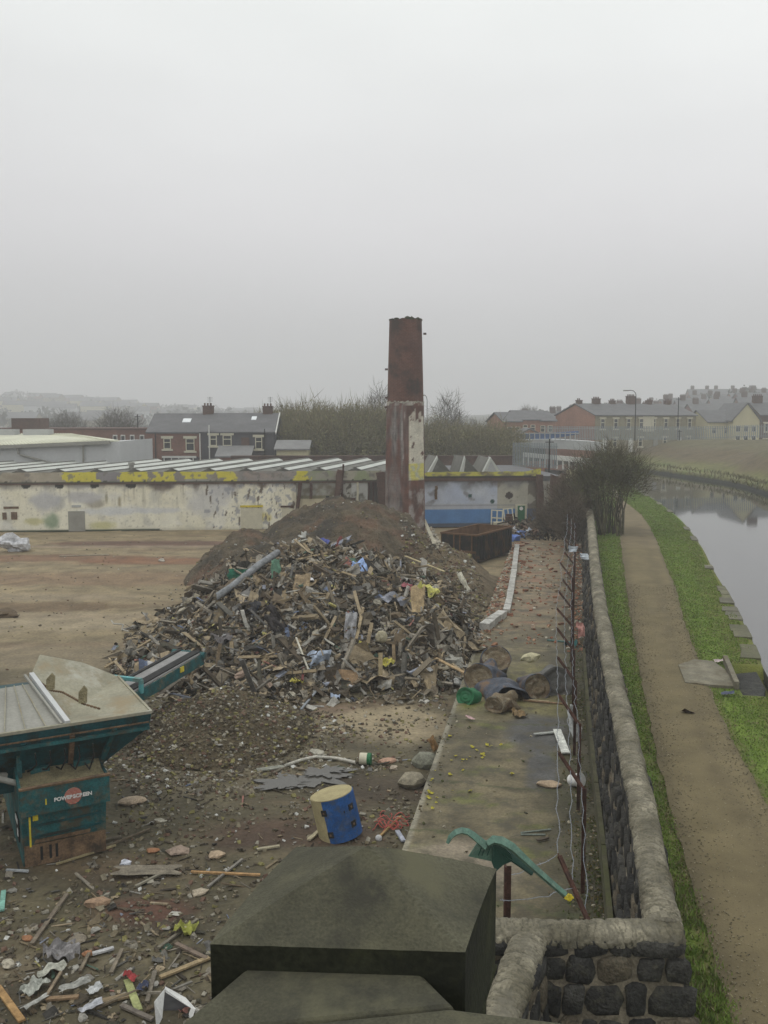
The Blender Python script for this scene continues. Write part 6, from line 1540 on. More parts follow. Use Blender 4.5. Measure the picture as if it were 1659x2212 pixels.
sheet(133, 2067, 62, 34, (.23, .22, .22), 'crumpled grey metal sheet near the bottom left', 'sheet', .6)
sheet(74, 2142, 46, 24, (.36, .37, .33), 'torn white paper sheet near the bottom left corner', 'paper_sheet', .5)
sheet(78, 2176, 14, 36, (.4, .4, .37), 'narrow white paper strip below the torn paper sheet', 'paper_sheet', .3)
sheet(160, 2140, 16, 34, (.36, .36, .33), 'grey white torn strip beside the orange board', 'paper_sheet', .4)
sheet(205, 2150, 24, 16, (.45, .46, .46), 'bright white scrap of paper left of the yellow green strip', 'paper_sheet', .4)
sheet(197, 2186, 44, 10, (.48, .49, .52), 'flat white plastic scrap at the bottom edge', 'paper_sheet', .5)
sheet(112, 2106, 50, 14, (.42, .42, .36), 'pale curled strip below the crumpled grey sheet', 'paper_sheet', .5)
sheet(283, 2122, 30, 12, (.3, .05, .05), 'small red scrap right of the yellow green strip', 'rag', .5)
sheet(310, 2142, 30, 12, (.06, .07, .12), 'small dark blue scrap left of the folded white box', 'rag', .5)
lump(270, 1873, 10, (.6, .62, .68), 'crumpled white plastic bag at the corner of the grey brown sheet', 'plastic_bag', (1.2, .7, .8), .5)
lump(20, 2090, 13, (.42, .38, .3), 'pale angular stone at the left edge', 'stone'); lump(167, 2034, 17, (.22, .19, .145), 'square brown tile lying flat in the near yard', 'tile', (1, 1, .3), .08)
lump(212, 1957, 22, (.34, .23, .15), 'broken pinkish brown brick chunk in the near yard', 'brick_chunk', (1.1, .5, .45), .2); lump(433, 1933, 15, (.42, .36, .27), 'pale flat stone in the near yard left of the pier', 'stone', (1.1, .8, .4))
lump(386, 1842, 22, (.3, .23, .18), 'flat pinkish stone upper right of the grey brown sheet', 'stone', (1, .8, .3)); lump(469, 1852, 17, (.42, .32, .22), 'rounded buff stone left of the blue drum', 'stone', (1, .8, .4))
lump(286, 1736, 27, (.46, .36, .26), 'smooth pinkish flat stone right of the screening machine', 'stone', (1, .55, .3), .1)
lump(402, 2013, 9, (.5, .45, .32), 'small cream stone in reddish soil', 'stone'); lump(348, 1775, 12, (.4, .37, .3), 'flat white scrap of slab in the muddy yard', 'stone', (1.2, .7, .2))
for px, py, lab in ((190, 2064, 'small orange brick piece beside the white slotted strip'), (60, 2032, 'small orange brick piece near the long brown plank'), (330, 1842, 'small brown brick piece above the grey brown sheet')): lump(px, py, 9, (.34, .17, .09), lab, 'brick_chunk', (1.2, .8, .6))
# folded white box
p = hit(372, 2216, 0); bxo = empty('folded_box', p, 'torn open white box with dark inside at the bottom beside the pier', 'box'); mb = MB(); k = (p-Vector((0, 0, EYE))).length/F
def vq(px, py, dz=0): q_ = atY(px, py, p.y+dz)-p; return q_
mb.prism([vq(333, 2165), vq(356, 2136, .25), vq(350, 2200), vq(338, 2225)], (0, .02, 0)); mb.build('left_flap', 'white', bxo)
mb = MB(); mb.prism([vq(356, 2136, .25), vq(400, 2160, .3), vq(420, 2182, .2), vq(410, 2176, .2), vq(358, 2144, .24)], (0, .03, .02)); mb.build('top_flap', 'white', bxo)
mb = MB(); mb.prism([vq(340, 2230, .3), vq(357, 2143, .32), vq(416, 2182, .32), vq(392, 2240, .3)], (0, .03, 0)); mb.build('inside', 'slate', bxo)
mb = MB(); mb.prism([vq(392, 2235, .1), vq(413, 2176, .2), vq(422, 2180, .1), vq(402, 2240, .05)], (0, .02, 0)); mb.build('right_flap', 'white', bxo)
# blue drum
p = at(738, 1815, .0); bd = empty('blue_drum', p+Vector((0, .25, 0)), 'bright blue cylinder with cream foam core standing tilted behind the pier', 'drum'); k = (p-Vector((0, 0, EYE))).length/F; r = 43*k; h = .93
A = rot3(R(-4), R(-13), 0); mb = MB(); mb.tube([A @ Vector((0, 0, .0)), A @ Vector((0, 0, h*.5)), A @ Vector((0, 0, h))], r, 40); mb.build('shell', 'bluedrum', bd, smooth=False)
mb = MB(); mb.tube([A @ Vector((-.05, .02, .0)), A @ Vector((-.05, .02, h*1.004))], r*.99, 40); mb.build('foam_lining', 'creamfoam', bd)
mb = MB(); mb.tube([A @ Vector((-.02, .0, h)), A @ Vector((-.02, .0, h+.018))], r*1.0, 40); mb.build('foam_top', 'creamfoam', bd)
for a_, z_ in ((-118, .68), (-112, .2), (-38, .66), (-42, .3)):
    a = R(a_); mb = MB(); q_ = A @ Vector((math.cos(a)*(r+.005), math.sin(a)*(r+.005), z_)); B = A @ Matrix.Rotation(a+math.pi/2, 3, 'Z')
    mb.box(q_, (.125, .02, .13), B); pt = mb.build('black_patch', 'black', bd); mb = MB(); mb.box(A @ Vector((math.cos(a)*(r+.018), math.sin(a)*(r+.018), z_)), (.04, .01, .04), B); mb.build('patch_centre', 'rustmud', pt)
mb = MB(); a = R(-62); mb.box(A @ Vector((math.cos(a)*(r+.004), math.sin(a)*(r+.004), .62)), (.02, .02, .05), A @ Matrix.Rotation(a+math.pi/2, 3, 'Z')); mb.build('small_patch', 'black', bd)
# red cable tangle
mb = MB(); p = hit(835, 1790)
for k in range(9):
    c = Vector((rnd.gauss(0, .16), rnd.gauss(0, .22), .04)); rr = rnd.uniform(.1, .22); ph = rnd.uniform(0, 6)
    mb.tube([c+Vector((math.cos(a+ph)*rr*(1+.3*math.sin(2*a+k)), math.sin(a+ph)*rr*.9, .05+.05*math.sin(3*a+k))) for a in np.linspace(0, 5.2, 16)], .011, 5)
single('red_cable', 'tangled pinkish red cable lying between blue drum and slab edge', 'cable', mb, p, None, 'red')
for px, py, c, lab in ((818, 1815, (.5, .5, .5), 'round white cup in the red cable tangle'), ):
    lump(px, py, 7, c, lab, 'cup', (1, 1, 1), .05)
plank(820, 1812, 866, 1768, 5, (.36, .24, .1), 'thin orange stick lying across the red cable'); plank(858, 1800, 872, 1822, 10, (.36, .38, .44), 'pale blue grey scrap at the slab edge behind the pier', 'strip')
# tin can, pipe, stones
p = hit(788, 1652, .16); cn = empty('paint_tin', p, 'white and green tin lying on its side at the end of the bent white pipe', 'tin'); dv = Vector((1, -.15, 0)).normalized(); mb = MB(); mb.tube([-dv*.16, dv*.16], .15, 20); mb.build('body', 'creampaint', cn)
mb = MB(); mb.tube([dv*.07, dv*.17], .155, 20); mb.build('green_end', 'green', cn); mb = MB(); mb.tube([-dv*.165, -dv*.13], .155, 20); mb.build('pink_band', 'tankrust', cn)
pipe([(614, 1662), (650, 1649), (682, 1641), (730, 1645), (768, 1654)], 3.4, (.5, .48, .42), 'bent white plastic pipe beside the puddle'); plank(636, 1663, 690, 1672, 6, (.17, .14, .1), 'short dark plank in front of the bent white pipe'); plank(590, 1675, 640, 1650, 7, (.13, .11, .08), 'dark plank at the left end of the bent white pipe')
plank(555, 1668, 612, 1660, 16, (.25, .25, .21), 'pale grey board half in mud left of the puddle')
lump(685, 1628, 17, (.36, .34, .28), 'pale angular slab fragment above the bent white pipe', 'stone', (1, .7, .3)); lump(836, 1648, 20, (.45, .28, .2), 'pink flat stone right of the tin', 'stone', (1, .5, .3), .12)
lump(920, 1656, 26, (.2, .2, .155), 'large grey green boulder against the slab edge', 'boulder', (1.2, .8, .75), .12); lump(890, 1697, 27, (.27, .24, .175), 'large buff boulder below the grey green boulder', 'boulder', (1.1, .8, .65), .15)
sheet(939, 1620, 26, 26, (.24, .14, .06), 'rusty brown plate leaning on the slab edge', 'plate', .1, (R(60), 0, 1.0)); lump(930, 1483, 12, (.3, .26, .2), 'small stone at the foot of the heap by the slab', 'stone'); sheet(1015, 1557, 24, 6, (.45, .3, .3), 'pinkish scrap on the concrete left of the crushed tanks', 'rag', .2)
lump(850, 1663, 9, (.45, .38, .3), 'small pale broken stone between tin and boulders', 'stone')
# notable items on the heap
sheet(690, 1452, 46, 40, (.4, .47, .58), 'crumpled pale blue rag near the front of the heap', 'rag', .8, (R(50), .1, .2), .25)
sheet(778, 1238, 42, 26, (.3, .42, .68), 'bright light blue plastic sheet high on the heap', 'plastic_sheet', .5, (R(25), .2, .3), .2); sheet(705, 1177, 26, 14, (.08, .1, .32), 'dark blue plastic scrap near the heap top', 'plastic_sheet', .3, (R(20), .3, .3), .15)
sheet(1000-145, 1310, 66, 26, (.27, .28, .32), 'grey crumpled metal sheet on the right of the heap', 'sheet', .5, (R(15), .15, .1), .3); sheet(902, 1325, 28, 46, (.4, .3, .17), 'tan rounded board standing in the right of the heap', 'board', .1, (R(60), .1, .1), .35)
sheet(884, 1283, 30, 16, (.36, .12, .14), 'dusky red cushion on the right of the heap', 'cushion', .3, None, .3); sheet(925, 1290, 32, 26, (.52, .5, .15), 'bright yellow foam scrap on the right of the heap', 'foam_scrap', .6, None, .3)
sheet(596, 1248, 22, 28, (.13, .26, .18), 'upright pale green panel on the left of the heap', 'panel', .1, (R(75), .1, .6), .35); sheet(528, 1256, 70, 14, (.02, .13, .08), 'dark green plastic panel on the left of the heap', 'panel', .1, (R(70), 0, .1), .3)
sheet(668, 1268, 18, 8, (.75, .76, .78), 'small bright white tile on the heap below the blue sheet', 'tile', .05, (R(15), .1, .3), .3); sheet(652, 1278, 34, 26, (.34, .26, .16), 'square tan board left of the white tile', 'board', .08, (R(60), .1, -.1), .3)
pipe([(465, 1310), (500, 1287), (560, 1240), (600, 1212)], 8, (.25, .26, .27), 'long grey drainpipe sloping up the left of the heap', lift=.35); plank(600, 1245, 615, 1225, 7, TN, 'short splintered stake at the top of the grey drainpipe')
plank(785, 1330, 770, 1400, 7, (.33, .26, .16), 'slim tan board standing in the heap centre', lift=.3)
def vplank(x0, y0, x1, y1, wpx, c, label, lean=.25):
    b = hit(x1, y1, -.02); t = atY(x0, y0, b.y+lean); o_ = b; k = (b-Vector((0, 0, EYE))).length/F; mb = MB(); mb.bar(Vector(), t-b, wpx*k, .04, (0, 1, 0), c); return single('plank', label, 'plank', mb, o_)
vplank(822, 1410, 822, 1482, 9, (.36, .29, .17), 'upright tan plank with pale block on top near the heap front'); lump(824, 1418, 14, (.4, .36, .25), 'pale block stuck on the upright tan plank', 'block', (1, .8, 1), .1, .55)
vplank(850, 1392, 852, 1442, 7, (.27, .2, .12), 'brown upright plank right of the tan upright plank'); vplank(803, 1345, 790, 1412, 8, (.34, .27, .17), 'leaning tan plank above the upright plank', .5)
plank(940, 1438, 1012, 1474, 9, (.38, .27, .15), 'orange tan plank sloping down to the crushed tanks', lift=.25); plank(640, 1400, 666, 1470, 4, (.5, .48, .4), 'thin white stick left of the pale blue rag', lift=.35); plank(1020-5, 1440, 1022-4, 1478, 6, (.3, .25, .17), 'short vertical brown slat near the crushed tanks')
plank(875, 1215, 960, 1250, 5, (.45, .38, .22), 'pale pole lying across the upper right of the heap', lift=.35); plank(640, 1180, 664, 1174, 5, (.45, .43, .36), 'white pole near the top of the heap', lift=.2); plank(665, 1230, 712, 1216, 4, (.5, .5, .45), 'white batten below the dark blue scrap', lift=.25)
plank(700, 1405, 722, 1418, 7, (.6, .58, .5), 'short white board in the heap centre', lift=.4); sheet(757, 1380, 26, 46, (.32, .32, .33), 'pointed grey metal offcut in the heap centre', 'sheet', .3, (R(60), .2, .2), .35)
sheet(740, 1468+10, 60, 26, (.24, .16, .09), 'brown holed board at the foot of the heap', 'board', .05, (R(40), 0, 0), .2); sheet(724, 1508, 40, 12, (.3, .36, .46), 'pale blue scrap at the foot of the heap', 'plastic_sheet', .4, None, .08); plank(650, 1536, 685, 1495, 5, (.24, .26, .28), 'grey bar crossing at the foot of the heap'); plank(648, 1528, 700, 1530, 4, (.36, .36, .34), 'short pale bar under the grey crossing bar')
lump(1000-16, 1478, 14, (.5, .5, .48), 'round white lump at the right foot of the heap', 'lump'); lump(950, 1447, 20, (.38, .33, .24), 'flat buff stone near the right foot of the heap', 'stone', (1, .8, .35)); lump(985-11, 1440, 20, (.34, .33, .29), 'grey white crumpled lump near the right foot of the heap', 'lump', (1, .8, .8), .4)
for px, py, lab in ((640, 1475+28, 'yellow foam scrap left of the pale blue rag'), (780, 1430, 'small yellow foam scrap above the pale blue rag'), (836, 1462, 'yellow foam scrap beside the upright tan plank')): sheet(px, py-12, 20, 18, (.5, .45, .1), lab, 'foam_scrap', .6, None, .3)
sheet(1000, 1268, 60, 8, (.46, .44, .36), 'long pale crumpled sheeting at the right edge of the heap', 'sheet', .7, None, .3); sheet(905, 1240, 60, 5, (.5, .46, .16), 'yellowish insulation strip along the right crest of the heap', 'foam_scrap', .6, None, .3)
for k_, (px, py, w_, h_) in enumerate(((540, 1330, 60, 26), (590, 1355, 80, 20), (470, 1300, 24, 60), (418, 1310, 22, 50), (480, 1395, 50, 18))):
    sheet(px, py, w_, h_, [(.05, .05, .055), (.035, .03, .03), (.3, .26, .2), (.3, .27, .2), (.14, .13, .13)][k_], ['black rubber sheet on the left of the heap', 'long black roofing felt on the heap centre left', 'pale draped cloth at the left crest of the heap', 'pale torn carpet at the left edge of the heap', 'grey felt above the conveyor belt'][k_], 'sheet', .6, None, .3)
# white edge and pole on the right side of the soil heap
mb = MB()
for k in range(330):
    u = rnd.random(); px, py = lerp(905, 945, u)+rnd.gauss(0, 4), lerp(1108, 1180, u)+rnd.gauss(0, 5); p = hit(px, py, .03); scrap(mb, p, rrot(.5), rnd.choice((2, 4, 1)), rnd.uniform(.12, .34), rnd.choice([(.42, .38, .3), (.5, .46, .38), (.32, .22, .15), (.36, .34, .28)]))
tag(mb.build('plaster_rubble', 'debris'), 'pale plaster rubble spilling down the right side of the soil heap', 'rubble', kind='stuff')
plank(913, 1122, 938, 1188, 6, (.36, .33, .25), 'pale pole lying down the right side of the soil heap', lift=.35)
for px, py, lab in ((655, 1165, 'pale plastic scrap on the left shoulder of the heap'), (640, 1178, 'whitish crumpled bag on the left shoulder of the heap')): sheet(px, py, 20, 10, (.5, .5, .47), lab, 'plastic_sheet', .6, None, .2)
# white heap at far left
lump(40, 1190, 22, (.55, .56, .58), 'crumpled white plastic sheeting dumped at the far left of the yard', 'plastic_sheeting', (1.3, .8, .8), .6, 0, 3)
plank(128, 1203, 235, 1200, 4, (.3, .28, .22), 'low line of pale rubble in the middle of the far yard', 'kerb_stone'); plank(262, 1148, 350, 1146, 3, (.05, .06, .04), 'dark timber at the foot of the white wall')
lump(350, 1213, 7, (.5, .48, .42), 'white stone in the reddish far yard', 'stone'); lump(10, 1330, 24, (.1, .07, .04), 'low dark soil lump at the left edge', 'soil_lump', (1.4, .8, .3), .5)
# ------------------------------------------------------------------ things on the slab
# white kerb line
def edgebar(P_, w_, h, m, name, label, cat, zz=.4):
    mb = MB(); P_ = [at(x, y, zz) for x, y in P_]; O = P_[0].copy()
    for a, b in zip(P_, P_[1:]):
        n_ = max(1, int((b-a).length/.9))
        for k in range(n_):
            p, q_ = a.lerp(b, k/n_), a.lerp(b, (k+.96)/n_); mb.bar(p-O+Vector((0, 0, h/2)), q_-O+Vector((0, 0, h/2)), w_*rnd.uniform(.92, 1.08), h*rnd.uniform(.9, 1.1), (0, 0, 1), cmix((.36, .35, .32), (.5, .49, .46), rnd.random()))
    return single(name, label, cat, mb, O, None, 'debris')
edgebar([(1094, 1324), (1100, 1300), (1110, 1240), (1117, 1180)], .3, .16, 'debris', 'kerb', 'long white painted kerb line running along the far slab', 'kerb')
edgebar([(1046, 1362), (1086, 1332)], .38, .3, 'debris', 'kerb_end', 'white kerb stones turning diagonally across the slab', 'kerb')
bk = []
for k in range(4):
    mb = MB(); mb.box((0, 0, 0), (.21, .1, .07), None, [(.24, .11, .065), (.2, .1, .065), (.29, .14, .075), (.26, .19, .13)][k], .1); bk.append(mb.build('brick', 'debris'))
k = 0
while k < 95:
    s = rnd.uniform(33.5, 62); e = edge_t(s)
    tt = rnd.uniform(e+.2, .3) if rnd.random() < .65 else rnd.uniform(e+.1, e+1.1)
    if s < 37 and rnd.random() < .7: continue
    o = bk[k] if k < 4 else bk[k % 4].copy()
    if k >= 4: col.objects.link(o)
    o.location = ST(s, tt, .44); o.rotation_euler = rrot(.2).to_euler(); s_ = rnd.uniform(.8, 1.7); o.scale = (s_,)*3
    tag(o, 'broken red brick lying loose on the far part of the concrete slab', 'brick', 'loose bricks on the far slab'); k += 1
mb = MB()
for k in range(3200):
    s = 9+rnd.random()*53; e = edge_t(s); tt = rnd.choice((rnd.uniform(e, .9), rnd.uniform(.0, .9), rnd.uniform(.2, .9), e+abs(rnd.gauss(0, .25))))
    if s > 33: c = rnd.choice([(.28, .12, .07), (.33, .2, .12), (.4, .37, .3), (.2, .15, .1)]); sz = rnd.uniform(.02, .07)
    else: c = rnd.choice([(.08, .075, .05), (.2, .17, .1), (.3, .27, .2), (.06, .07, .02), (.12, .1, .06)]); sz = rnd.uniform(.01, .035)
    if s < 33 and tt < -.1 and rnd.random() < .6: continue
    mb.box(ST(s, tt, .405+sz*.3), (sz*2, sz*1.4, sz*.8), rrot(.5), c, .35)
tag(mb.build('slab_grit', 'debris'), 'grit and crumbs strewn over the concrete slab', 'rubble', kind='stuff')
mb = MB()
for k in range(9000):
    s = 9+rnd.random()**1.3*24; tt = .85-abs(rnd.gauss(0, .38)); 
    if fbm(s, tt, .9, 71) < -.02 or tt < -1.5: continue
    p = ST(s, tt, .4); h = rnd.uniform(.02, .06); d = Vector((rnd.gauss(0, .7), rnd.gauss(0, .7), 1)).normalized()*h; x = Vector((rnd.gauss(0, 1), rnd.gauss(0, 1), 0)).normalized()*.02
    mb.add([p-x, p+x, p+d+x*.5], [(0, 1, 2)], rnd.choice([(.07, .1, .015), (.05, .075, .015), (.12, .11, .03), (.13, .09, .03)]))
tag(mb.build('moss', 'leafy'), 'moss and small weeds in the gutter between slab and wall', 'moss', kind='stuff')
ys = []
YP = [(985, 1632), (1000, 1640), (1020, 1612), (1052, 1608), (1062, 1610), (1082, 1608), (1042, 1628), (1046, 1632), (1015, 1634), (1008, 1640), (998, 1645), (975, 1642), (972, 1589), (940, 1664), (934, 1682), (930, 1686), (926, 1708), (931, 1712), (926, 1722), (944, 1722), (942, 1733), (934, 1745), (1016, 1707), (978, 1707), (1000, 1663), (972, 1672), (1106, 1670), (1030, 1620), (1058, 1612), (1042, 1636)]
mb = MB(); scrap(mb, Vector(), rot3(0, 0, 0), 1, .12, (.42, .37, .05)); yo = mb.build('yellow_scrap', 'debris')
for k, (px, py) in enumerate(YP):
    o = yo if k == 0 else yo.copy()
    if k: col.objects.link(o)
    o.location = at(px, py, .44) if px > 925 else hit(px, py, .03); o.rotation_euler = rrot(.3).to_euler(); s_ = rnd.uniform(.25, .75); o.scale = (s_,)*3
    tag(o, 'small torn yellow scrap lying on the slab near its edge', 'scrap', 'yellow scraps on the slab')
# crushed tanks
def tank(name, label, px, py, rpx, ax, L, mface, mbody, squash=.12, z_=.4, dent=.3, lid=True, cat='tank'):
    p = at(px, py, z_); k = (p-Vector((0, 0, EYE))).length/F; r = rpx*k; p = p+Vector((0, .1, r*.72)); rt = empty(name, p, label, cat)
    ax = Vector(ax).normalized(); x = ax.cross(Vector((0, 0, 1))).normalized(); y = ax.cross(x); sd_ = rnd.random()*40
    def body(u, v):
        a = u*2*math.pi; rr = r*(1+dent*noise.noise(Vector((math.cos(a)*1.3+sd_, math.sin(a)*1.3, v*2.2)))*(.25+.9*v)); q_ = x*math.cos(a)*rr+y*math.sin(a)*rr*(1-squash)
        return q_+ax*(-L*v)
    mb = MB(); mb.grid(body, 36, 14); mb.build('tank_body', mbody, rt, smooth=True)
    def face(u, v):
        a = u*2*math.pi; q_ = body(u, 0)*v; return q_+ax*(.03-.05*sstep(.95, .8, v)+.025*math.sin(v*16)+.06*noise.noise(Vector((q_.x*4+sd_, q_.z*4, 0))))
    mb = MB(); mb.grid(face, 36, 8); mb.build('tank_end', mface, rt, smooth=True)
    mb = MB(); mb.tube([body(k_/36, 0)+ax*.02 for k_ in range(37)], r*.045, 5); mb.build('rim', mbody, rt)
    mb = MB(); mb.grid(lambda u, v: body(u, 1)*1.0*(1-v)+(-ax*L)*v, 36, 3); mb.build('tank_back', mbody, rt, smooth=True)
    return rt
tank('crushed_tank', 'upright crushed tank with round pale buff end at the top of the tank pile', 1073, 1447, 31, (.05, -.8, .62), .75, 'tankrust', 'tank', .1, .75)
tank('crushed_tank', 'crushed blue grey tank with buff front on the left of the tank pile', 1036, 1492, 35, (-.5, -.8, .2), .8, 'tankrust', 'tank', .15, .4, .5)
tank('crushed_tank', 'rusty brown tank end in the middle of the tank pile', 1162, 1508, 30, (.25, -.9, .35), .85, 'tankrust', 'tank', .1)
tank('crushed_tank', 'round dark grey tank end at the right of the tank pile', 1204, 1502, 34, (.12, -.95, .3), .8, 'tankgrey', 'tankgrey', .04)
tank('crushed_tank', 'small rusty crumpled drum at the front of the tank pile', 1070, 1542, 23, (-.6, -.75, .1), .8, 'tankrust', 'tankrust', .25, .4, .9)
tank('green_drum', 'small green drum half hidden at the left of the tank pile', 1006, 1522, 20, (-.5, -.8, .3), .5, 'green', 'green', .05, .4, .2, cat='drum')
p = at(1090, 1510, .4); mb = MB()
def cr_(u, v):
    a = lerp(-.2, 3.35, u); r = .42+.12*noise.noise(Vector((u*3, v*2, 5))); return Vector((math.cos(a)*r*1.35*(1+.2*v), lerp(-.55, .6, v), .05+math.sin(a)*r*(1.0+.1*v)+.12*noise.noise(Vector((v*3, u*2, 0)))))
mb.grid(cr_, 18, 18); mb.grid(lambda u, v: cr_(u, v)*.94, 18, 18); mb.add([cr_(i/18, .85) for i in range(19)], [tuple(range(19))]); single('buckled_plate', 'buckled brown metal shell with dark hollow below in the tank pile', 'metal plate', mb, p+Vector((0, .15, 0)), None, 'tank', True).rotation_euler = (0, 0, .25)
sheet(1120, 1545, 50, 16, (.23, .16, .08), 'torn brown sacking in front of the tank pile', 'sacking', .6, None, .08); lump(1145, 1462, 20, (.5, .46, .3), 'cream foam block on top behind the brown tank end', 'foam_block', (1.1, .6, .5), .2, .55)
plank(1140, 1515, 1186, 1519, 5, (.34, .28, .18), 'pale wooden slat in front of the brown tank end', lift=.04); plank(1130, 1515, 1222, 1523, 4, (.26, .17, .1), 'long thin brown slat in front of the grey tank end', lift=.03)
plank(1154, 1590, 1197, 1586, 9, (.4, .41, .38), 'shorter greyish white board touching the white board'); plank(1203, 1582, 1222, 1632, 18, (.68, .69, .64), 'clean white board lying on the wet slab', th=.03, lift=.07)
sheet(1240, 1595, 26, 60, (.4, .41, .4), 'crumpled translucent polythene against the fence posts', 'polythene', .5, (R(55), .2, .5), .3); lump(1186, 1697, 24, (.42, .32, .22), 'flat pinkish brown stone on the slab left of the bucket', 'stone', (1.1, .6, .25), .15)
p = at(1243, 1700, .4); bu = empty('bucket', p+Vector((0, 0, .17)), 'white plastic bucket lying tipped beside the fence', 'bucket'); A = rot3(R(70), R(20), .5); mb = MB(); mb.tube([A @ Vector((0, 0, -.15)), A @ Vector((0, 0, .17))], .125, 24, .16); mb.build('body', 'white', bu); mb = MB(); mb.tube([A @ Vector((0, 0, .13)), A @ Vector((0, 0, .16))], .172, 24); mb.build('rim', 'white', bu)
mb = MB(); mb.tube([A @ Vector((math.cos(a)*.16, .05+.13*math.sin(a), .15+.1*math.sin(a))) for a in np.linspace(0, 3.14, 10)], .006, 4); mb.build('handle', 'wire', bu)
pipe([(1182, 1385), (1230, 1389), (1243, 1390)], 2, (.13, .24, .22), 'thin grey green cable lying across the slab to the fence', 'cable', .03); sheet(1232, 1396, 26, 14, (.05, .15, .15), 'dark teal plastic bag at the foot of the fence', 'plastic_bag', .6, None, .1)
sheet(1252, 1487, 16, 20, (.42, .22, .19), 'faded pink rag caught on a fence post', 'rag', .6, (R(60), 0, 0), 1.9)
for px, py, w_, lab in ((1238, 1186, 16, 'pale blue plastic scrap snagged on the barbed wire'), (1262, 1201, 14, 'white plastic scrap snagged beside the wall coping')):
    q_ = atY(px, py, ST(41, .2, 0).y); mb = MB(); scrap(mb, Vector(), rot3(R(70), .2, .3), 1, .27, (.45, .49, .53)); single('plastic_scrap', lab, 'plastic', mb, q_)
for x0, y0, x1, y1, lab in ((1125, 1802, 1190, 1795, 'upper of two thin grey rods on the slab near the fence'), (1125, 1806, 1178, 1806, 'lower of two thin grey rods on the slab near the fence')): plank(x0, y0, x1, y1, 4, (.2, .23, .2), lab, 'rod', .02, lift=.02)
plank(1160, 1822, 1185, 1816, 6, (.1, .08, .06), 'dark splinter of wood near the two grey rods')
# blue bags at far end
for px, py, w_, c, lab in ((1110, 1168, 20, (.12, .2, .5), 'bright blue bag at the far left corner of the slab'), (1128, 1158, 17, (.2, .3, .6), 'blue and white bag at the far end of the slab'), (1112, 1152, 12, (.5, .5, .52), 'white bag behind the blue bags'), (1142, 1154, 12, (.5, .55, .62), 'pale bag right of the blue bags')):
    p = at(px, py, .4); mb = MB(); k_ = (p-Vector((0, 0, EYE))).length/F; mb.blob((0, 0, .15), (w_*k_*.6, .3, .3), None, 2, .4, c); single('rubbish_bag', lab, 'bag', mb, p)
mb = MB()
for k in range(500):
    px = rnd.uniform(1085, 1235); py = rnd.uniform(1125, 1166); p = at(px, py, .3); scrap(mb, p+Vector((0, 0, rnd.random()*.5)), rrot(.8), rnd.choice((0, 1, 2, 4)), rnd.uniform(.1, .5), rnd.choice(DARKS+[(.2, .12, .08), (.16, .13, .1)]))
tag(mb.build('far_debris', 'debris'), 'dark brown debris piled at the foot of the blue wall and slab end', 'debris', kind='stuff')
# ------------------------------------------------------------------ broken green plastic chair on the corner post
YC = 11.3
gc = empty('garden_chair', atY(1050, 1830, YC), 'broken pale green plastic garden chair hung upside down over the steel post', 'chair'); GO = gc.location.copy()
def gp(x, y, dy=0): return atY(x, y, YC+dy)-GO
def ribbon(pts, w_, th=.02, nrm=Vector((0, -.6, .8))):
    mb = MB(); P_ = pts; vs = []; fs = []; k_ = len(P_)
    for i, p_ in enumerate(P_):
        d = (P_[min(i+1, k_-1)]-P_[max(i-1, 0)]).normalized(); s_ = d.cross(nrm).normalized(); ww = w_[i] if isinstance(w_, (list, tuple)) else w_; n_ = s_.cross(d).normalized()
        vs += [p_+s_*ww/2, p_-s_*ww/2, p_-s_*ww/2-n_*th*2, p_-s_*(ww/2-.012)-n_*th*2, p_-s_*(ww/2-.012)-n_*.012, p_+s_*(ww/2-.012)-n_*.012, p_+s_*(ww/2-.012)-n_*th*2, p_+s_*ww/2-n_*th*2]
    m_ = 8
    for i in range(k_-1): fs += [(i*m_+j, i*m_+(j+1) % m_, (i+1)*m_+(j+1) % m_, (i+1)*m_+j) for j in range(m_)]
    fs += [tuple(range(m_-1, -1, -1)), tuple((k_-1)*m_+j for j in range(m_))]
    mb.add(vs, fs); return mb
arc = [gp(966, 1822), gp(972, 1808), gp(984, 1797), gp(998, 1793), gp(1012, 1796), gp(1026, 1806), gp(1040, 1818), gp(1052, 1828)]
ribbon(arc, [.04, .06, .075, .08, .085, .09, .1, .11], .012).build('armrest', 'greenplastic', gc, smooth=False)
ribbon([gp(1052, 1822), gp(1066, 1812), gp(1085, 1815), gp(1109, 1829), gp(1130, 1849), gp(1151, 1869), gp(1175, 1890), gp(1200, 1912), gp(1224, 1932)], [.07, .1, .11, .1, .085, .075, .07, .065, .06], .03).build('leg', 'greenplastic', gc)
ribbon([gp(1092, 1838, .1), gp(1110, 1853, .1), gp(1130, 1868, .1), gp(1152, 1886, .1)], [.13, .1, .08, .06], .02).build('leg', 'greendark', gc)
mb = MB(); mb.prism([gp(1012, 1850, .12), gp(1030, 1822, .12), gp(1056, 1815, .1), gp(1074, 1826, .1), gp(1068, 1862, .12)], (0, .02, 0)); mb.build('seat_back', 'greenplastic', gc)
for x in (1038, 1046, 1057): 
    mb = MB(); mb.bar(gp(x+4, 1826, .08), gp(x-5, 1848, .08), .012, .012); mb.build('slot', 'greendark', gc)
mb = MB(); mb.prism([gp(1066, 1822, .05), gp(1082, 1824, .05), gp(1104, 1845, .05), gp(1108, 1860, .08), gp(1088, 1868, .1), gp(1070, 1884, .1), gp(1062, 1862, .08)], (0, .03, 0)); mb.build('seat_underside', 'greendark', gc)
p = gp(1229, 1938)+GO; mb = MB()
for k in range(7): a = k*.9; mb.blob((math.cos(a)*.035, -.01, math.sin(a)*.03), (.03, .012, .022), rot3(0, a, 0), 1, .3)
single('yellow_flower', 'yellow flower at the tip of the green chair leg', 'flower', mb, p, None, 'yellow')
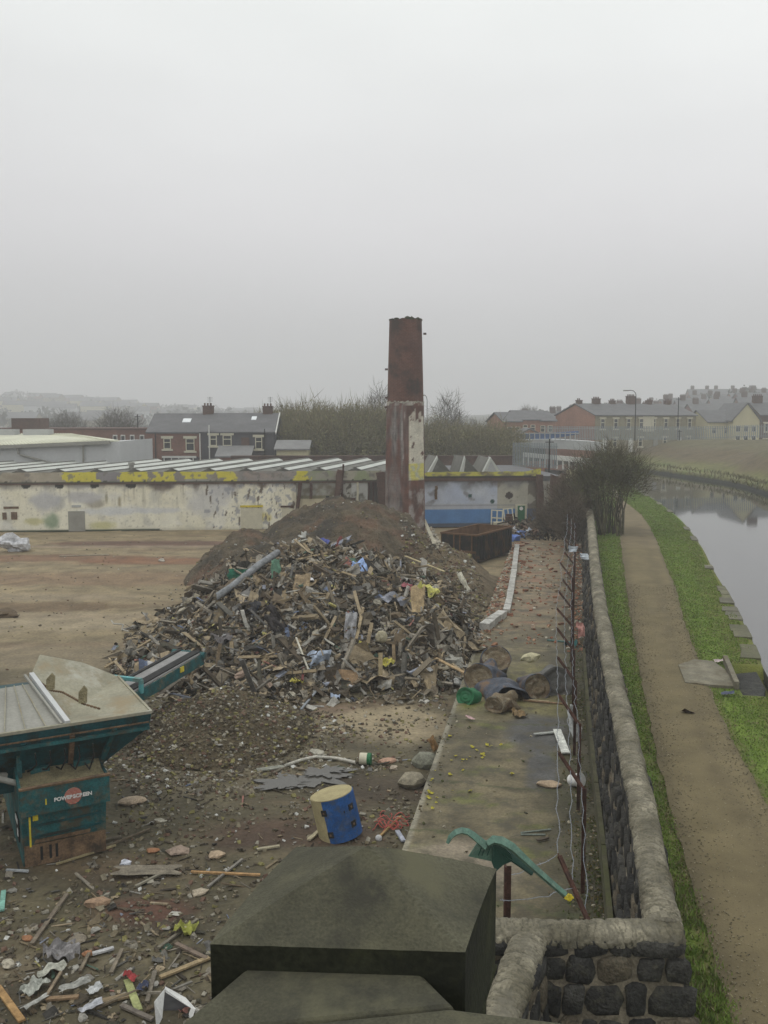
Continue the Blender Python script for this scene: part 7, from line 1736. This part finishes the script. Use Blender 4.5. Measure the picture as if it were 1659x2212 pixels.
# path side things
mb = MB(); P_ = [at(1465, 1440, ZP), at(1500, 1428, ZP), at(1540, 1432, ZP), at(1566, 1450, ZP), at(1590, 1487, ZP), at(1540, 1484, ZP), at(1480, 1478, ZP)]
mb.prism([p_-P_[0]+Vector((0, 0, -.02)) for p_ in P_], (0, 0, .085)); o = mb.build('stone_apron', 'apron'); o.location = P_[0]; tag(o, kind='structure')
a, b = at(1566, 1431, ZP), at(1591, 1490, ZP); mb = MB(); mb.bar(Vector((0, 0, .12)), b-a+Vector((0, 0, .12)), .14, .22); single('timber_baulk', 'pale timber baulk beside the dark recess at the canal edge', 'timber', mb, a, None, 'apron')
_mc = (.045, .045, .042); P_ = [at(1590, 1452, 1.15), at(1634, 1448, 1.15), at(1654, 1485, 1.15), at(1648, 1504, 1.15), at(1602, 1500, 1.15)]; mb = MB(); mb.prism([p_-P_[0]+Vector((0, 0, -.5)) for p_ in P_], (0, 0, .45), _mc); single('canal_stone', 'dark rounded coping stone sticking out at the canal edge', 'stone', mb, P_[0], None, 'wallstone')
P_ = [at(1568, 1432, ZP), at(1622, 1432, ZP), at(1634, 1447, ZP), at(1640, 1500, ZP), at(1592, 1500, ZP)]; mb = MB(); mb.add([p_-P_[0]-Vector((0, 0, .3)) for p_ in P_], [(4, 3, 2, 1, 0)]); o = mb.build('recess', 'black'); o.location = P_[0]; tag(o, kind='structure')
for px, py, c, lab in ((1554, 1429, (.6, .5, .5), 'pale pink litter by the canal recess'), (1572, 1500, (.08, .09, .14), 'dark blue litter on the grass below the timber baulk'), (1486, 1540, (.07, .04, .02), 'brown dead leaf clump on the towpath')):
    p = at(px, py, ZP+.04); mb = MB(); scrap(mb, Vector((0, 0, .05)), rrot(.3), 1, .22, c); single('litter_piece', lab, 'litter', mb, p)
mb = MB()
for k in range(9000):
    s = 9+rnd.random()**1.6*34; a, b = pl_t(s), pr_t(s); tt = rnd.uniform(a, b); sz = rnd.uniform(.004, .011)*(1+s*.02)
    mb.box(ST(s, tt, ZP+.04), (sz*2, sz*1.5, sz), rrot(.4), cmix((.12, .1, .06), (.3, .26, .17), rnd.random()**1.5), .3)
tag(mb.build('path_grit', 'debris'), 'fine gravel grains on the towpath', 'gravel', kind='stuff')
